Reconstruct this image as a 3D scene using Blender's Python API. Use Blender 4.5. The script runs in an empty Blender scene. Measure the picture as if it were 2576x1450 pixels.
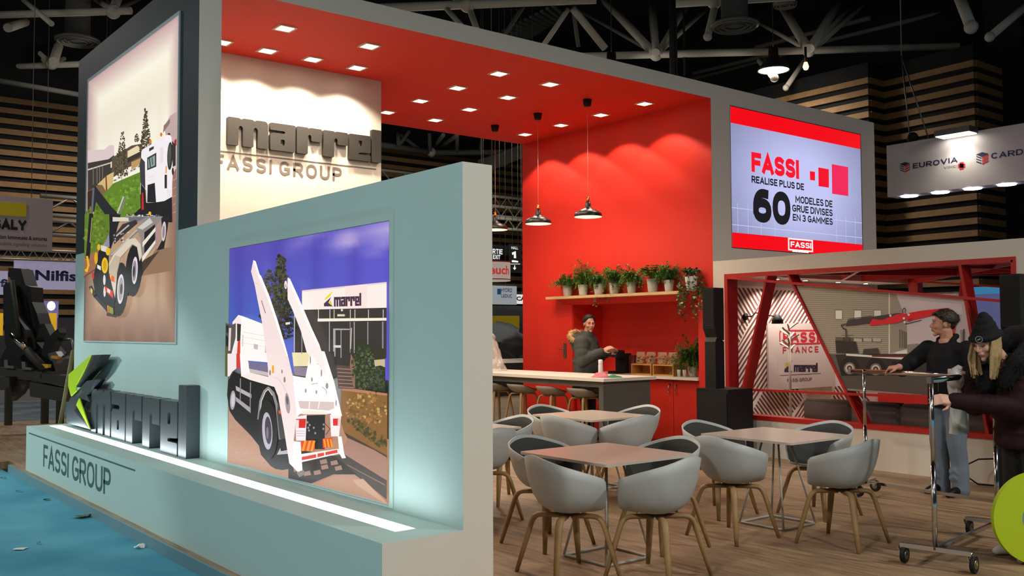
import bpy, bmesh, math, random
from mathutils import Vector, Matrix
R = math.radians
C = bpy.context.scene.collection
S = bpy.context.scene

# ---------------------------------------------------------------- camera, world, exposure
FPX = 2413.26
YAW, PITCH, ROLL = .671494, .0445551, -.0041957
CAM = Vector((0, 0, 1.6))
_cy, _sy = math.cos(YAW), math.sin(YAW)
FW = Vector((_sy*math.cos(PITCH), _cy*math.cos(PITCH), math.sin(PITCH)))
_r = Vector((_cy, -_sy, 0)); _u = _r.cross(FW)
RT = _r*math.cos(ROLL) + _u*math.sin(ROLL)
UP = _u*math.cos(ROLL) - _r*math.sin(ROLL)
cam_data = bpy.data.cameras.new('camera')
cam_data.sensor_fit = 'HORIZONTAL'; cam_data.sensor_width = 36.0
cam_data.lens = FPX/2576*36.0
cam_data.clip_start = .05; cam_data.clip_end = 300
cam = bpy.data.objects.new('camera', cam_data); C.objects.link(cam)
cam.matrix_world = Matrix(((RT.x, UP.x, -FW.x, CAM.x), (RT.y, UP.y, -FW.y, CAM.y), (RT.z, UP.z, -FW.z, CAM.z), (0, 0, 0, 1)))
S.camera = cam
S.view_settings.view_transform = 'Standard'
S.view_settings.look = 'None'
S.view_settings.exposure = 0.0
S.view_settings.gamma = 1.0
S.view_settings.use_curve_mapping = False
S.cycles.max_bounces = 6
S.cycles.diffuse_bounces = 4
S.cycles.glossy_bounces = 3
S.cycles.transmission_bounces = 6
S.cycles.transparent_max_bounces = 12
S.cycles.use_denoising = True
S.cycles.use_adaptive_sampling = True
S.cycles.adaptive_threshold = .015
S.cycles.sample_clamp_indirect = 4.0
S.cycles.caustics_reflective = False
S.cycles.caustics_refractive = False
world = bpy.data.worlds.new('hall_air'); S.world = world
world.use_nodes = True
world.node_tree.nodes['Background'].inputs[0].default_value = (.62, .66, .72, 1)
world.node_tree.nodes['Background'].inputs[1].default_value = .03

# the hall's high bay lamps light the whole place: positions (x, y, z), watts; built as things further down
BAY = [(17.6, 17.9, 8.3), (7.1, 25.5, 8.3), (14.6, 22.0, 8.3), (20.6, 15.0, 8.3), (27.3, 12.5, 8.3), (13.4, 20.6, 8.3),
       (-6.0, 12.0, 8.3), (-4.0, 2.0, 8.3), (-9.0, 6.5, 8.3), (3.0, -6.0, 8.3), (9.5, -3.5, 8.3), (1.0, 20.5, 8.3), (-3.0, -9.0, 8.3)]
BAY_W = [750, 750, 750, 750, 750, 750, 1800, 1950, 1650, 2500, 2700, 900, 1500]

# ---------------------------------------------------------------- pixel of the 2576 x 1450 frame -> point on a plane
def px(u, v, ax, val):
    d = RT*((u-1288)/FPX) + UP*((725-v)/FPX) + FW
    return CAM + d*((val-CAM[ax])/d[ax])
def pt(u, v, F):
    return CAM + (RT*((u-1288)/FPX) + UP*((725-v)/FPX) + FW)*F
def proj(p):
    q = Vector(p)-CAM
    f = q.dot(FW)
    return 1288+FPX*q.dot(RT)/f, 725-FPX*q.dot(UP)/f

# ---------------------------------------------------------------- materials
def lin(c):
    if isinstance(c, str):
        c = c.lstrip('#'); c = [int(c[i:i+2], 16)/255 for i in (0, 2, 4)]
    return tuple((x/12.92 if x <= .04045 else ((x+.055)/1.055)**2.4) for x in c)
MATS = {}
def mat(name, col, rough=.6, metal=0, vary=.06, scale=30, bump=0, spec=.4, alpha=1, trans=0, sheen=0):
    if name in MATS: return MATS[name]
    m = bpy.data.materials.new(name); MATS[name] = m
    m.use_nodes = True
    nt = m.node_tree; b = nt.nodes['Principled BSDF']
    c = lin(col)
    tc = nt.nodes.new('ShaderNodeTexCoord')
    n = nt.nodes.new('ShaderNodeTexNoise'); n.inputs['Scale'].default_value = scale; n.inputs['Detail'].default_value = 3
    nt.links.new(tc.outputs['Object'], n.inputs['Vector'])
    mx = nt.nodes.new('ShaderNodeMix'); mx.data_type = 'RGBA'
    mx.inputs[6].default_value = tuple(max(0, x*(1-vary)) for x in c)+(1,)
    mx.inputs[7].default_value = tuple(min(1, x*(1+vary)) for x in c)+(1,)
    nt.links.new(n.outputs['Fac'], mx.inputs[0])
    nt.links.new(mx.outputs[2], b.inputs['Base Color'])
    b.inputs['Roughness'].default_value = rough
    b.inputs['Metallic'].default_value = metal
    b.inputs['Specular IOR Level'].default_value = spec
    if sheen: b.inputs['Sheen Weight'].default_value = sheen
    if alpha < 1: b.inputs['Alpha'].default_value = alpha
    if trans: b.inputs['Transmission Weight'].default_value = trans
    if bump:
        bp = nt.nodes.new('ShaderNodeBump'); bp.inputs['Strength'].default_value = bump; bp.inputs['Distance'].default_value = .01
        nt.links.new(n.outputs['Fac'], bp.inputs['Height']); nt.links.new(bp.outputs[0], b.inputs['Normal'])
    return m
def emit(name, col, strength=1.0):
    if name in MATS: return MATS[name]
    m = bpy.data.materials.new(name); MATS[name] = m
    m.use_nodes = True
    b = m.node_tree.nodes['Principled BSDF']
    c = lin(col)
    b.inputs['Base Color'].default_value = tuple(x*.3 for x in c)+(1,)
    b.inputs['Emission Color'].default_value = c+(1,)
    b.inputs['Emission Strength'].default_value = strength
    return m
def print_mat(name, lit, rough=.5):
    """a printed picture: colours come from the mesh attribute 'ink'; lit = backlit strength (0 for paper)"""
    m = bpy.data.materials.new(name); m.use_nodes = True
    nt = m.node_tree; b = nt.nodes['Principled BSDF']
    a = nt.nodes.new('ShaderNodeAttribute'); a.attribute_name = 'ink'
    b.inputs['Roughness'].default_value = rough
    b.inputs['Specular IOR Level'].default_value = .15
    if lit:
        k = nt.nodes.new('ShaderNodeMix'); k.data_type = 'RGBA'; k.blend_type = 'MULTIPLY'; k.inputs[0].default_value = 1
        k.inputs[7].default_value = (.12, .12, .12, 1)
        nt.links.new(a.outputs['Color'], k.inputs[6]); nt.links.new(k.outputs[2], b.inputs['Base Color'])
        nt.links.new(a.outputs['Color'], b.inputs['Emission Color'])
        b.inputs['Emission Strength'].default_value = lit
    else:
        k = nt.nodes.new('ShaderNodeMix'); k.data_type = 'RGBA'; k.blend_type = 'MULTIPLY'; k.inputs[0].default_value = 1; k.clamp_result = True
        k.inputs[7].default_value = (1.6, 1.6, 1.6, 1)
        nt.links.new(a.outputs['Color'], k.inputs[6]); nt.links.new(k.outputs[2], b.inputs['Base Color'])
    return m

# ---------------------------------------------------------------- mesh builder
WL = {}
def wl(o): return WL.get(o.name, Vector((0, 0, 0))) if o else Vector((0, 0, 0))
class MB:
    def __init__(s): s.v = []; s.f = []; s.m = []; s.sm = []; s.cur = 0; s.smooth = False
    def add(s, vs, fs):
        k = len(s.v); s.v += [tuple(p) for p in vs]
        for f in fs: s.f.append([i+k for i in f]); s.m.append(s.cur); s.sm.append(s.smooth)
    def box(s, x0, x1, y0, y1, z0, z1, faces=None):
        """faces: material index per side, order -x +x -y +y -z +z"""
        vs = [(x, y, z) for x in (x0, x1) for y in (y0, y1) for z in (z0, z1)]
        fs = [(0, 1, 3, 2), (4, 6, 7, 5), (0, 4, 5, 1), (2, 3, 7, 6), (0, 2, 6, 4), (1, 5, 7, 3)]
        c = s.cur
        for i, f in enumerate(fs):
            if faces: s.cur = faces[i]
            k = len(s.v)
            s.add([vs[j] for j in f], [(0, 1, 2, 3)])
        s.cur = c
    def obox(s, o, a, b, c):
        """box from corner o with edge vectors a, b, c"""
        o, a, b, c = Vector(o), Vector(a), Vector(b), Vector(c)
        vs = [o+a*i+b*j+c*k for i in (0, 1) for j in (0, 1) for k in (0, 1)]
        s.add(vs, [(0, 1, 3, 2), (4, 6, 7, 5), (0, 4, 5, 1), (2, 3, 7, 6), (0, 2, 6, 4), (1, 5, 7, 3)])
    def beam(s, p, q, w, h, up=(0, 0, 1)):
        p, q = Vector(p), Vector(q); d = (q-p); n = d.normalized()
        sd = n.cross(Vector(up))
        if sd.length < 1e-4: sd = n.cross(Vector((1, 0, 0)))
        sd.normalize(); u2 = sd.cross(n)
        s.obox(p-sd*w/2-u2*h/2, d, sd*w, u2*h)
    def poly(s, pts): s.add(pts, [tuple(range(len(pts)))])
    def prism(s, pts, ext):
        """closed solid: polygon pts (3D) swept by ext"""
        e = Vector(ext); n = len(pts)
        s.add([Vector(p) for p in pts]+[Vector(p)+e for p in pts],
              [tuple(range(n)), tuple(range(2*n-1, n-1, -1))]+[(i, i+n, (i+1) % n+n, (i+1) % n) for i in range(n)])
    def tube(s, pts, r, seg=8, cap=True, closed=False):
        pts = [Vector(p) for p in pts]; n = len(pts)
        rs = r if isinstance(r, (list, tuple)) else [r]*n
        vs = []; prev = None
        for i, p in enumerate(pts):
            if closed: d = pts[(i+1) % n]-pts[i-1]
            else: d = pts[min(i+1, n-1)]-pts[max(i-1, 0)]
            if d.length < 1e-9: d = Vector((0, 0, 1))
            d.normalize()
            if prev is None:
                a = d.cross(Vector((0, 0, 1)))
                if a.length < .01: a = d.cross(Vector((1, 0, 0)))
            else:
                a = prev-d*prev.dot(d)
                if a.length < 1e-6: a = d.cross(Vector((1, 0, 0)))
            a.normalize(); prev = a; b = d.cross(a)
            rr = rs[i]
            ra, rb = rr if isinstance(rr, tuple) else (rr, rr)
            for k in range(seg):
                t = 2*math.pi*k/seg
                vs.append(p+a*math.cos(t)*ra+b*math.sin(t)*rb)
        fs = []
        m = n if closed else n-1
        for i in range(m):
            j = (i+1) % n
            for k in range(seg): fs.append((i*seg+k, i*seg+(k+1) % seg, j*seg+(k+1) % seg, j*seg+k))
        o = s.smooth; s.smooth = True; s.add(vs, fs); s.smooth = o
        if cap and not closed:
            k0 = len(s.v)-n*seg
            s.f.append([k0+k for k in range(seg)][::-1]); s.m.append(s.cur); s.sm.append(False)
            s.f.append([k0+(n-1)*seg+k for k in range(seg)]); s.m.append(s.cur); s.sm.append(False)
    def lathe(s, prof, c=(0, 0, 0), seg=24, axis='z', smooth=True):
        c = Vector(c); vs = []; n = len(prof)
        for r, z in prof:
            for k in range(seg):
                t = 2*math.pi*k/seg
                a, b = r*math.cos(t), r*math.sin(t)
                vs.append(c+{'z': Vector((a, b, z)), 'x': Vector((z, a, b)), 'y': Vector((b, z, a))}[axis])
        fs = [(i*seg+k, i*seg+(k+1) % seg, (i+1)*seg+(k+1) % seg, (i+1)*seg+k) for i in range(n-1) for k in range(seg)]
        o = s.smooth; s.smooth = smooth; s.add(vs, fs); s.smooth = o
    def ball(s, c, r, seg=12, rings=8):
        rx, ry, rz = r if isinstance(r, tuple) else (r, r, r)
        c = Vector(c); vs = []
        for i in range(rings+1):
            a = math.pi*i/rings
            for k in range(seg):
                t = 2*math.pi*k/seg
                vs.append(c+Vector((rx*math.sin(a)*math.cos(t), ry*math.sin(a)*math.sin(t), -rz*math.cos(a))))
        o = s.smooth; s.smooth = True
        s.add(vs, [(i*seg+k, i*seg+(k+1) % seg, (i+1)*seg+(k+1) % seg, (i+1)*seg+k) for i in range(rings) for k in range(seg)])
        s.smooth = o
    def grid(s, rows):
        n = len(rows[0]); vs = [p for r in rows for p in r]
        s.add(vs, [(i*n+k, i*n+k+1, (i+1)*n+k+1, (i+1)*n+k) for i in range(len(rows)-1) for k in range(n-1)])
    def xform(s, M, k=0):
        s.v[k:] = [tuple(M @ Vector(p)) for p in s.v[k:]]
    def mesh(s, name, mats, off=Vector((0, 0, 0))):
        me = bpy.data.meshes.new(name)
        me.from_pydata([(x-off[0], y-off[1], z-off[2]) for x, y, z in s.v], [], s.f)
        for m in (mats if isinstance(mats, (list, tuple)) else [mats]): me.materials.append(m)
        me.polygons.foreach_set('material_index', s.m)
        me.polygons.foreach_set('use_smooth', s.sm)
        me.update()
        return me
    def build(s, name, mats, parent=None, origin=None, fix=True):
        """one mesh object; vertices are given in world space (or in the parent's space when the parent stands at 0,0,0)"""
        if parent: off = wl(parent)
        elif origin is not None: off = Vector(origin)
        else:
            xs, ys, zs = zip(*s.v)
            off = Vector(((min(xs)+max(xs))/2, (min(ys)+max(ys))/2, min(zs)))
        me = s.mesh(name, mats, off)
        if fix:
            bm = bmesh.new(); bm.from_mesh(me)
            bmesh.ops.remove_doubles(bm, verts=bm.verts, dist=1e-6)
            bmesh.ops.recalc_face_normals(bm, faces=bm.faces)
            bm.to_mesh(me); bm.free()
        return link(name, me, parent, off)
def link(name, me, parent=None, off=None):
    o = bpy.data.objects.new(name, me); C.objects.link(o)
    if parent:
        o.parent = parent; WL[o.name] = wl(parent)
    else:
        o.location = off if off is not None else (0, 0, 0)
        WL[o.name] = Vector(o.location)
    return o
def thing(name, label, cat, loc, group=None):
    o = bpy.data.objects.new(name, None); C.objects.link(o); o.location = loc
    o.empty_display_size = .1
    WL[o.name] = Vector(loc)
    return tag(o, label, cat, group)
def tag(o, label, cat, group=None, kind=None):
    if label: o['label'] = label
    if cat: o['category'] = cat
    if group: o['group'] = group
    if kind: o['kind'] = kind
    return o
def struct(o): o['kind'] = 'structure'; return o
def copy_tree(o, loc=None, rz=None, label=None, parent=None):
    c = o.copy(); C.objects.link(c)
    if parent: c.parent = parent
    if loc is not None: c.location = loc
    if rz is not None: c.rotation_euler = (0, 0, rz)
    if label: c['label'] = label
    for ch in list(o.children): copy_tree(ch, parent=c)
    return c
def lamp(name, kind, loc, watts, col=(1, .9, .78), parent=None, size=.08, spot=None, blend=.3, rot=None):
    l = bpy.data.lights.new(name, kind); l.energy = watts; l.color = col
    if kind in ('SPOT', 'POINT'): l.shadow_soft_size = size
    if kind == 'SPOT': l.spot_size = spot; l.spot_blend = blend
    o = bpy.data.objects.new(name, l); C.objects.link(o)
    if parent: o.parent = parent; o.location = Vector(loc)-wl(parent)
    else: o.location = loc
    if rot: o.rotation_euler = rot
    return o
# ---------------------------------------------------------------- lettering
def outline_mesh(curve, name):
    o = bpy.data.objects.new('tmp', curve); C.objects.link(o)
    dg = bpy.context.evaluated_depsgraph_get()
    me = bpy.data.meshes.new_from_object(o.evaluated_get(dg))
    bpy.data.objects.remove(o); bpy.data.curves.remove(curve)
    me.name = name
    return me
def place_flat(me, org, right, up, w=None, h=None, depth=0, align='l', box=None):
    """fits a mesh drawn in its xy plane into a box w x h at org (lower left) along right / up; z becomes depth along right x up"""
    org, right, up = Vector(org), Vector(right).normalized(), Vector(up).normalized()
    nrm = right.cross(up)
    if box: x0, x1, y0, y1 = box
    else:
        xs = [v.co.x for v in me.vertices]; ys = [v.co.y for v in me.vertices]
        x0, x1, y0, y1 = min(xs), max(xs), min(ys), max(ys)
    sy = h/(y1-y0) if h else w/(x1-x0)
    sx = w/(x1-x0) if w else sy
    for v in me.vertices:
        p = v.co.copy()
        v.co = org+right*((p.x-x0)*sx)+up*((p.y-y0)*sy)+nrm*p.z
    return me
def text_mesh(name, s, bold=0, depth=0, spacing=1.0, shear=0):
    c = bpy.data.curves.new(name, 'FONT'); c.body = s; c.size = 1; c.offset = bold; c.extrude = depth/2; c.space_character = spacing; c.shear = shear
    c.resolution_u = 3
    me = outline_mesh(c, name)
    if depth:
        for v in me.vertices: v.co.z += depth/2
    return me
def glyph_mesh(name, splines, depth, bevel=0):
    c = bpy.data.curves.new(name, 'CURVE'); c.dimensions = '2D'; c.fill_mode = 'BOTH'; c.extrude = max(0, depth/2-bevel); c.bevel_depth = bevel; c.bevel_resolution = 1
    for pts in splines:
        sp = c.splines.new('POLY'); sp.points.add(len(pts)-1); sp.use_cyclic_u = True
        for p, q in zip(sp.points, pts): p.co = (q[0], q[1], 0, 1)
    me = outline_mesh(c, name)
    for v in me.vertices: v.co.z += depth/2
    return me
def rounded(pts, r):
    """rounds the corners of a 2D polygon by r"""
    out = []; n = len(pts)
    for i in range(n):
        p, a, b = Vector(pts[i]), Vector(pts[i-1]), Vector(pts[(i+1) % n])
        da, db = (a-p), (b-p)
        k = min(r, da.length*.45, db.length*.45)
        p0 = p+da.normalized()*k; p2 = p+db.normalized()*k
        for t in (0, .33, .67, 1):
            q = p0*(1-t)**2+p*2*t*(1-t)+p2*t*t
            out.append((q.x, q.y))
    return out
# the six letters of the maker's name, on a grid where a small letter is 10 high
GLYPH = {
    'm': (13.6, [[(0, 0), (3.5, 0), (3.5, 6.6), (4.2, 7.4), (4.95, 6.6), (4.95, 0), (8.45, 0), (8.45, 6.6), (9.15, 7.4), (9.9, 6.6), (9.9, 0), (13.4, 0), (13.4, 9), (12.6, 10), (9.4, 10), (8.8, 9.4), (8.2, 10), (5, 10), (4.4, 9.5), (3.8, 10), (0, 10)]]),
    'a': (8.9, [[(0, 0), (8.7, 0), (8.7, 10), (0, 10), (0, 7.3), (4.8, 7.3), (5.2, 6.9), (4.8, 6.4), (.9, 6.4), (0, 5.6)], [(3.6, 2.1), (3.6, 4.2), (5, 4.2), (5, 2.1)]]),
    'r': (9.3, [[(0, 0), (3.9, 0), (3.9, 6.6), (4.5, 7.5), (5.2, 6.9), (5.2, 5), (9, 5), (9, 10), (4.6, 10), (4.2, 9.5), (3.8, 10), (0, 10)]]),
    'e': (8.4, [[(0, 0), (8.2, 0), (8.2, 2.4), (3.6, 2.4), (3.6, 3.0), (8.2, 3.3), (8.2, 10), (0, 10)], [(3.5, 5.6), (3.5, 7.8), (4.9, 7.8), (4.9, 5.6)]]),
    'l': (3.8, [[(0, 0), (3.7, 0), (3.7, 13.2), (0, 13.2)]]),
}
NAME_W = sum(GLYPH[c][0] for c in 'marrel')
# ---------------------------------------------------------------- pictures: flat colour patches in thin layers on one printed sheet
def clip(poly_, reg):
    """convex clip of a pixel polygon by a convex region"""
    def area(p): return sum(p[i-1][0]*p[i][1]-p[i][0]*p[i-1][1] for i in range(len(p)))
    if area(reg) < 0: reg = reg[::-1]
    out = poly_
    for i in range(len(reg)):
        a, c = reg[i-1], reg[i]; res = []
        f = lambda p: (c[0]-a[0])*(p[1]-a[1])-(c[1]-a[1])*(p[0]-a[0])
        for j in range(len(out)):
            p, q = out[j-1], out[j]; fp, fq = f(p), f(q)
            if fp >= 0: res.append(p)
            if (fp >= 0) != (fq >= 0):
                u = fp/(fp-fq); res.append((p[0]+(q[0]-p[0])*u, p[1]+(q[1]-p[1])*u))
        out = res
        if len(out) < 3: return []
    return out
class Art:
    """pts are pixels of the frame seen on the sheet's plane (axis ax = val); every later patch lies a hair further out (sgn)"""
    def __init__(s, ax, val, sgn, step=.00025): s.ax, s.val, s.sgn, s.step = ax, val, sgn, step; s.v = []; s.f = []; s.c = []; s.n = 0
    ox, oy, sc = 0, 0, 1; bound = None
    def at(s, ox, oy, sc): s.ox, s.oy, s.sc = ox, oy, sc
    def map(s, p, k):
        q = px(s.ox+p[0]/s.sc, s.oy+p[1]/s.sc, s.ax, s.val); q[s.ax] = s.val+s.sgn*s.step*k
        return q
    def poly(s, pts, col, cols=None, layer=None):
        k = s.n if layer is None else layer
        if layer is None: s.n += 1
        if s.bound and not cols:
            reg = [((u-s.ox)*s.sc, (v-s.oy)*s.sc) for u, v in s.bound]; pts = [tuple(p) for p in pts]
            q = clip(pts, reg)
            if len(q) < 3: return
            if any(p not in pts for p in q): pts = q
        b = len(s.v); s.v += [s.map(p, k) for p in pts]
        s.f.append(list(range(b, b+len(pts)))); s.c.append([lin(c) for c in cols] if cols else [lin(col)]*len(pts))
    def grid(s, rows, cols):
        """rows of pixel points with a colour per point"""
        k = s.n; s.n += 1
        b = len(s.v); n = len(rows[0])
        for r in rows: s.v += [s.map(p, k) for p in r]
        for i in range(len(rows)-1):
            for j in range(n-1):
                s.f.append([b+i*n+j, b+i*n+j+1, b+(i+1)*n+j+1, b+(i+1)*n+j])
                s.c.append([lin(cols[i][j]), lin(cols[i][j+1]), lin(cols[i+1][j+1]), lin(cols[i+1][j])])
    def ell(s, c, rx, ry, col, rot=0, n=20, a0=0, a1=360):
        pts = []
        full = abs(a1-a0) >= 360
        for i in range(n if full else n+1):
            t = R(a0+(a1-a0)*i/n); x, y = rx*math.cos(t), ry*math.sin(t)
            pts.append((c[0]+x*math.cos(rot)-y*math.sin(rot), c[1]+x*math.sin(rot)+y*math.cos(rot)))
        s.poly(pts, col)
    def line(s, pts, w, col):
        k = s.n; s.n += 1
        for a, b in zip(pts, pts[1:]):
            a, b = Vector(a), Vector(b); d = (b-a)
            if d.length < 1e-6: continue
            n = Vector((-d.y, d.x)).normalized()*w/2
            e = d.normalized()*w*.2
            s.poly([a-e-n, b+e-n, b+e+n, a-e+n], col, layer=k)
    def blobs(s, rng, cx, cy, rx, ry, n, size, cols, shape=None):
        k = s.n; s.n += 3
        for i in range(n):
            while True:
                x, y = rng.uniform(-1, 1), rng.uniform(-1, 1)
                if (shape(x, y) if shape else x*x+y*y < 1): break
            z = size*rng.uniform(.5, 1.3); a = rng.uniform(0, 6.28)
            m = rng.randint(5, 7)
            s.poly([(cx+x*rx+z*math.cos(a+6.283*j/m)*rng.uniform(.6, 1.1), cy+y*ry+z*math.sin(a+6.283*j/m)*rng.uniform(.6, 1.1)) for j in range(m)], rng.choice(cols), layer=k+i % 3)
    def build(s, name, m, parent):
        off = wl(parent)
        me = bpy.data.meshes.new(name)
        me.from_pydata([tuple(Vector(p)-off) for p in s.v], [], s.f)
        at = me.color_attributes.new('ink', 'FLOAT_COLOR', 'CORNER')
        i = 0
        for f, cs in zip(me.polygons, s.c):
            for li, c in zip(f.loop_indices, cs): at.data[li].color = c+(1,)
        me.materials.append(m)
        return link(name, me, parent)
# ---------------------------------------------------------------- a plain stroke alphabet (capitals and figures), drawn as flat ribbons
def _arc(cx, cy, rx, ry, a0, a1, n=10, e=2.3):
    o = []
    for i in range(n+1):
        a = R(a0+(a1-a0)*i/n); c, s = math.cos(a), math.sin(a)
        o.append((cx+rx*math.copysign(abs(c)**(2/e), c), cy+ry*math.copysign(abs(s)**(2/e), s)))
    return o
SK = {
    'A': (.72, [[(0, 0), (.5, 1), (1, 0)], [(.18, .28), (.82, .28)]]),
    'B': (.64, [[(0, 0), (0, 1), (.6, 1)]+_arc(.6, .76, .36, .24, 90, -90)+[(0, .52)], [(0, 0), (.6, 0)]+_arc(.6, .26, .4, .26, -90, 90)]),
    'C': (.66, [_arc(.5, .5, .5, .5, 48, 312, 16)]),
    'D': (.68, [[(0, 0), (0, 1), (.4, 1)]+_arc(.4, .5, .6, .5, 90, -90)+[(0, 0)]]),
    'E': (.56, [[(1, 0), (0, 0), (0, 1), (1, 1)], [(0, .5), (.86, .5)]]),
    'F': (.54, [[(0, 0), (0, 1), (1, 1)], [(0, .48), (.86, .48)]]),
    'G': (.7, [_arc(.5, .5, .5, .5, 48, 300, 15)+[(1, .14), (1, .46), (.58, .46)]]),
    'H': (.68, [[(0, 0), (0, 1)], [(1, 0), (1, 1)], [(0, .5), (1, .5)]]),
    'I': (.0, [[(.5, 0), (.5, 1)]]),
    'K': (.66, [[(0, 0), (0, 1)], [(1, 1), (.05, .42)], [(.35, .62), (1, 0)]]),
    'L': (.52, [[(0, 1), (0, 0), (1, 0)]]),
    'M': (.84, [[(0, 0), (0, 1), (.5, .3), (1, 1), (1, 0)]]),
    'N': (.7, [[(0, 0), (0, 1), (1, 0), (1, 1)]]),
    'O': (.74, [_arc(.5, .5, .5, .5, 0, 360, 22)]),
    'P': (.62, [[(0, 0), (0, 1), (.55, 1)]+_arc(.55, .72, .45, .28, 90, -90)+[(0, .44)]]),
    'R': (.64, [[(0, 0), (0, 1), (.55, 1)]+_arc(.55, .73, .45, .27, 90, -90)+[(0, .46)], [(.5, .44), (1, 0)]]),
    'S': (.62, [_arc(.5, .75, .46, .25, 35, 270, 11)+_arc(.5, .25, .5, .25, 90, -145, 11)]),
    'T': (.6, [[(0, 1), (1, 1)], [(.5, 0), (.5, 1)]]),
    'U': (.66, [[(0, 1)]+_arc(.5, .34, .5, .34, 180, 360)+[(1, 1)]]),
    'V': (.7, [[(0, 1), (.5, 0), (1, 1)]]),
    'X': (.66, [[(0, 0), (1, 1)], [(0, 1), (1, 0)]]),
    'Y': (.66, [[(0, 1), (.5, .45), (1, 1)], [(.5, .45), (.5, 0)]]),
    '0': (.66, [_arc(.5, .5, .5, .5, 0, 360, 22)]),
    '1': (.3, [[(0, .75), (1, 1), (1, 0)]]),
    '3': (.6, [_arc(.46, .75, .46, .25, 140, -90, 10)+_arc(.46, .25, .5, .25, 90, -140, 10)]),
    '6': (.64, [_arc(.5, .31, .5, .31, 0, 360, 18), [(.0, .33)]+_arc(.62, .42, .62, .58, 178, 78, 9)]),
    '&': (.66, [[(1, 0), (.2, .75)]+_arc(.45, .8, .25, .2, 180, 0, 8)+[(.05, .35)]+_arc(.4, .25, .4, .25, 180, 340, 8)+[(1, .45)]]),
    '-': (.34, [[(0, .45), (1, .45)]]),
}
def ribbon(pts, t, mb, z, caps=True):
    P = [Vector((a, c)) for a, c in pts]
    Q = [P[0]]
    for p in P[1:]:
        if (p-Q[-1]).length > 1e-4: Q.append(p)
    closed = (Q[0]-Q[-1]).length < 1e-3 and len(Q) > 3
    if closed: Q = Q[:-1]
    n = len(Q); L, Rr = [], []
    for i in range(n):
        if closed: a, c = (Q[i]-Q[i-1]).normalized(), (Q[(i+1) % n]-Q[i]).normalized()
        else:
            a = (Q[i]-Q[i-1]).normalized() if i else (Q[1]-Q[0]).normalized()
            c = (Q[i+1]-Q[i]).normalized() if i < n-1 else (Q[-1]-Q[-2]).normalized()
        na, nc = Vector((-a.y, a.x)), Vector((-c.y, c.x))
        m = na+nc
        if m.length < .2: m = na
        m.normalize(); k = (t/2)/max(.45, m.dot(na))
        q = Q[i].copy()
        if caps and not closed:
            if i == 0: q -= c*t/2
            if i == n-1: q += a*t/2
        L.append(q+m*k); Rr.append(q-m*k)
    vs = [(p.x, p.y, z) for p in L]+[(p.x, p.y, z) for p in Rr]
    fs = [(i, (i+1) % n, n+(i+1) % n, n+i) for i in range(n if closed else n-1)]
    mb.add(vs, fs)
def word_mb(s, t, gap):
    """one word, capitals 1 high, stroke t; returns mesh builder and width"""
    b = MB(); x = 0; lay = 0
    for ch in s:
        w, st = SK[ch]
        w = max(w, 0)
        ww = w+t if ch != 'I' else t
        for pts in st:
            lay += 1; ribbon([(x+t/2+a*(ww-t), t/2+c*(1-t)) for a, c in pts], t, b, .0003*(lay % 4))
        x += ww+gap
    return b, x-gap
def lettering(name, s, m, parent, org, right, up, w=None, h=None, t=.17, gap=.14, space=.5, off=0, slant=0):
    """words as flat lettering, fitted to w x h; every word is an object of its own"""
    org, right, up = Vector(org), Vector(right).normalized(), Vector(up).normalized()
    nrm = right.cross(up)
    ws = [word_mb(q, t, gap) for q in s.split(' ')]
    tot = sum(q[1] for q in ws)+space*(len(ws)-1)
    k = w/tot; x = 0; o = None
    for b, wd in ws:
        b.v = [org+right*((x+p[0]+slant*p[1])*k)+up*(p[1]*h)+nrm*(off+p[2]) for p in b.v]
        o = b.build(name, m, parent, fix=False)
        x += wd+space
    return o
# ================================================================ the setting
M_WHITE = mat('warm white paint', '#d9d2c6', .6, vary=.02, scale=3)
M_TEAL = mat('white paint tinted teal by light', '#a6bdb8', .55, vary=.03, scale=2)  # greenish light on the white faces put into their colour
M_DARK = mat('dark slate paint', '#2c3438', .6, vary=.05, scale=3)
M_RED = mat('red wall paint', '#d92c1c', .55, vary=.03, scale=3)
M_REDC = mat('red ceiling paint', '#d8301f', .6, vary=.03, scale=3)
M_BLACK = mat('matt black', '#0d0d0e', .7)
M_HALLDARK = mat('dark hall cladding', '#0e0e0f', .85)
M_SLAT = mat('stained wood slat', '#8d6b42', .7, vary=.25, scale=6)
M_CHROME = mat('chrome', '#c9c9c9', .12, metal=1, vary=.02)
M_STEEL = mat('grey steel', '#8b8a86', .35, metal=.9)
M_OFFW = mat('off white laminate', '#ded8cc', .35, vary=.02)

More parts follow.
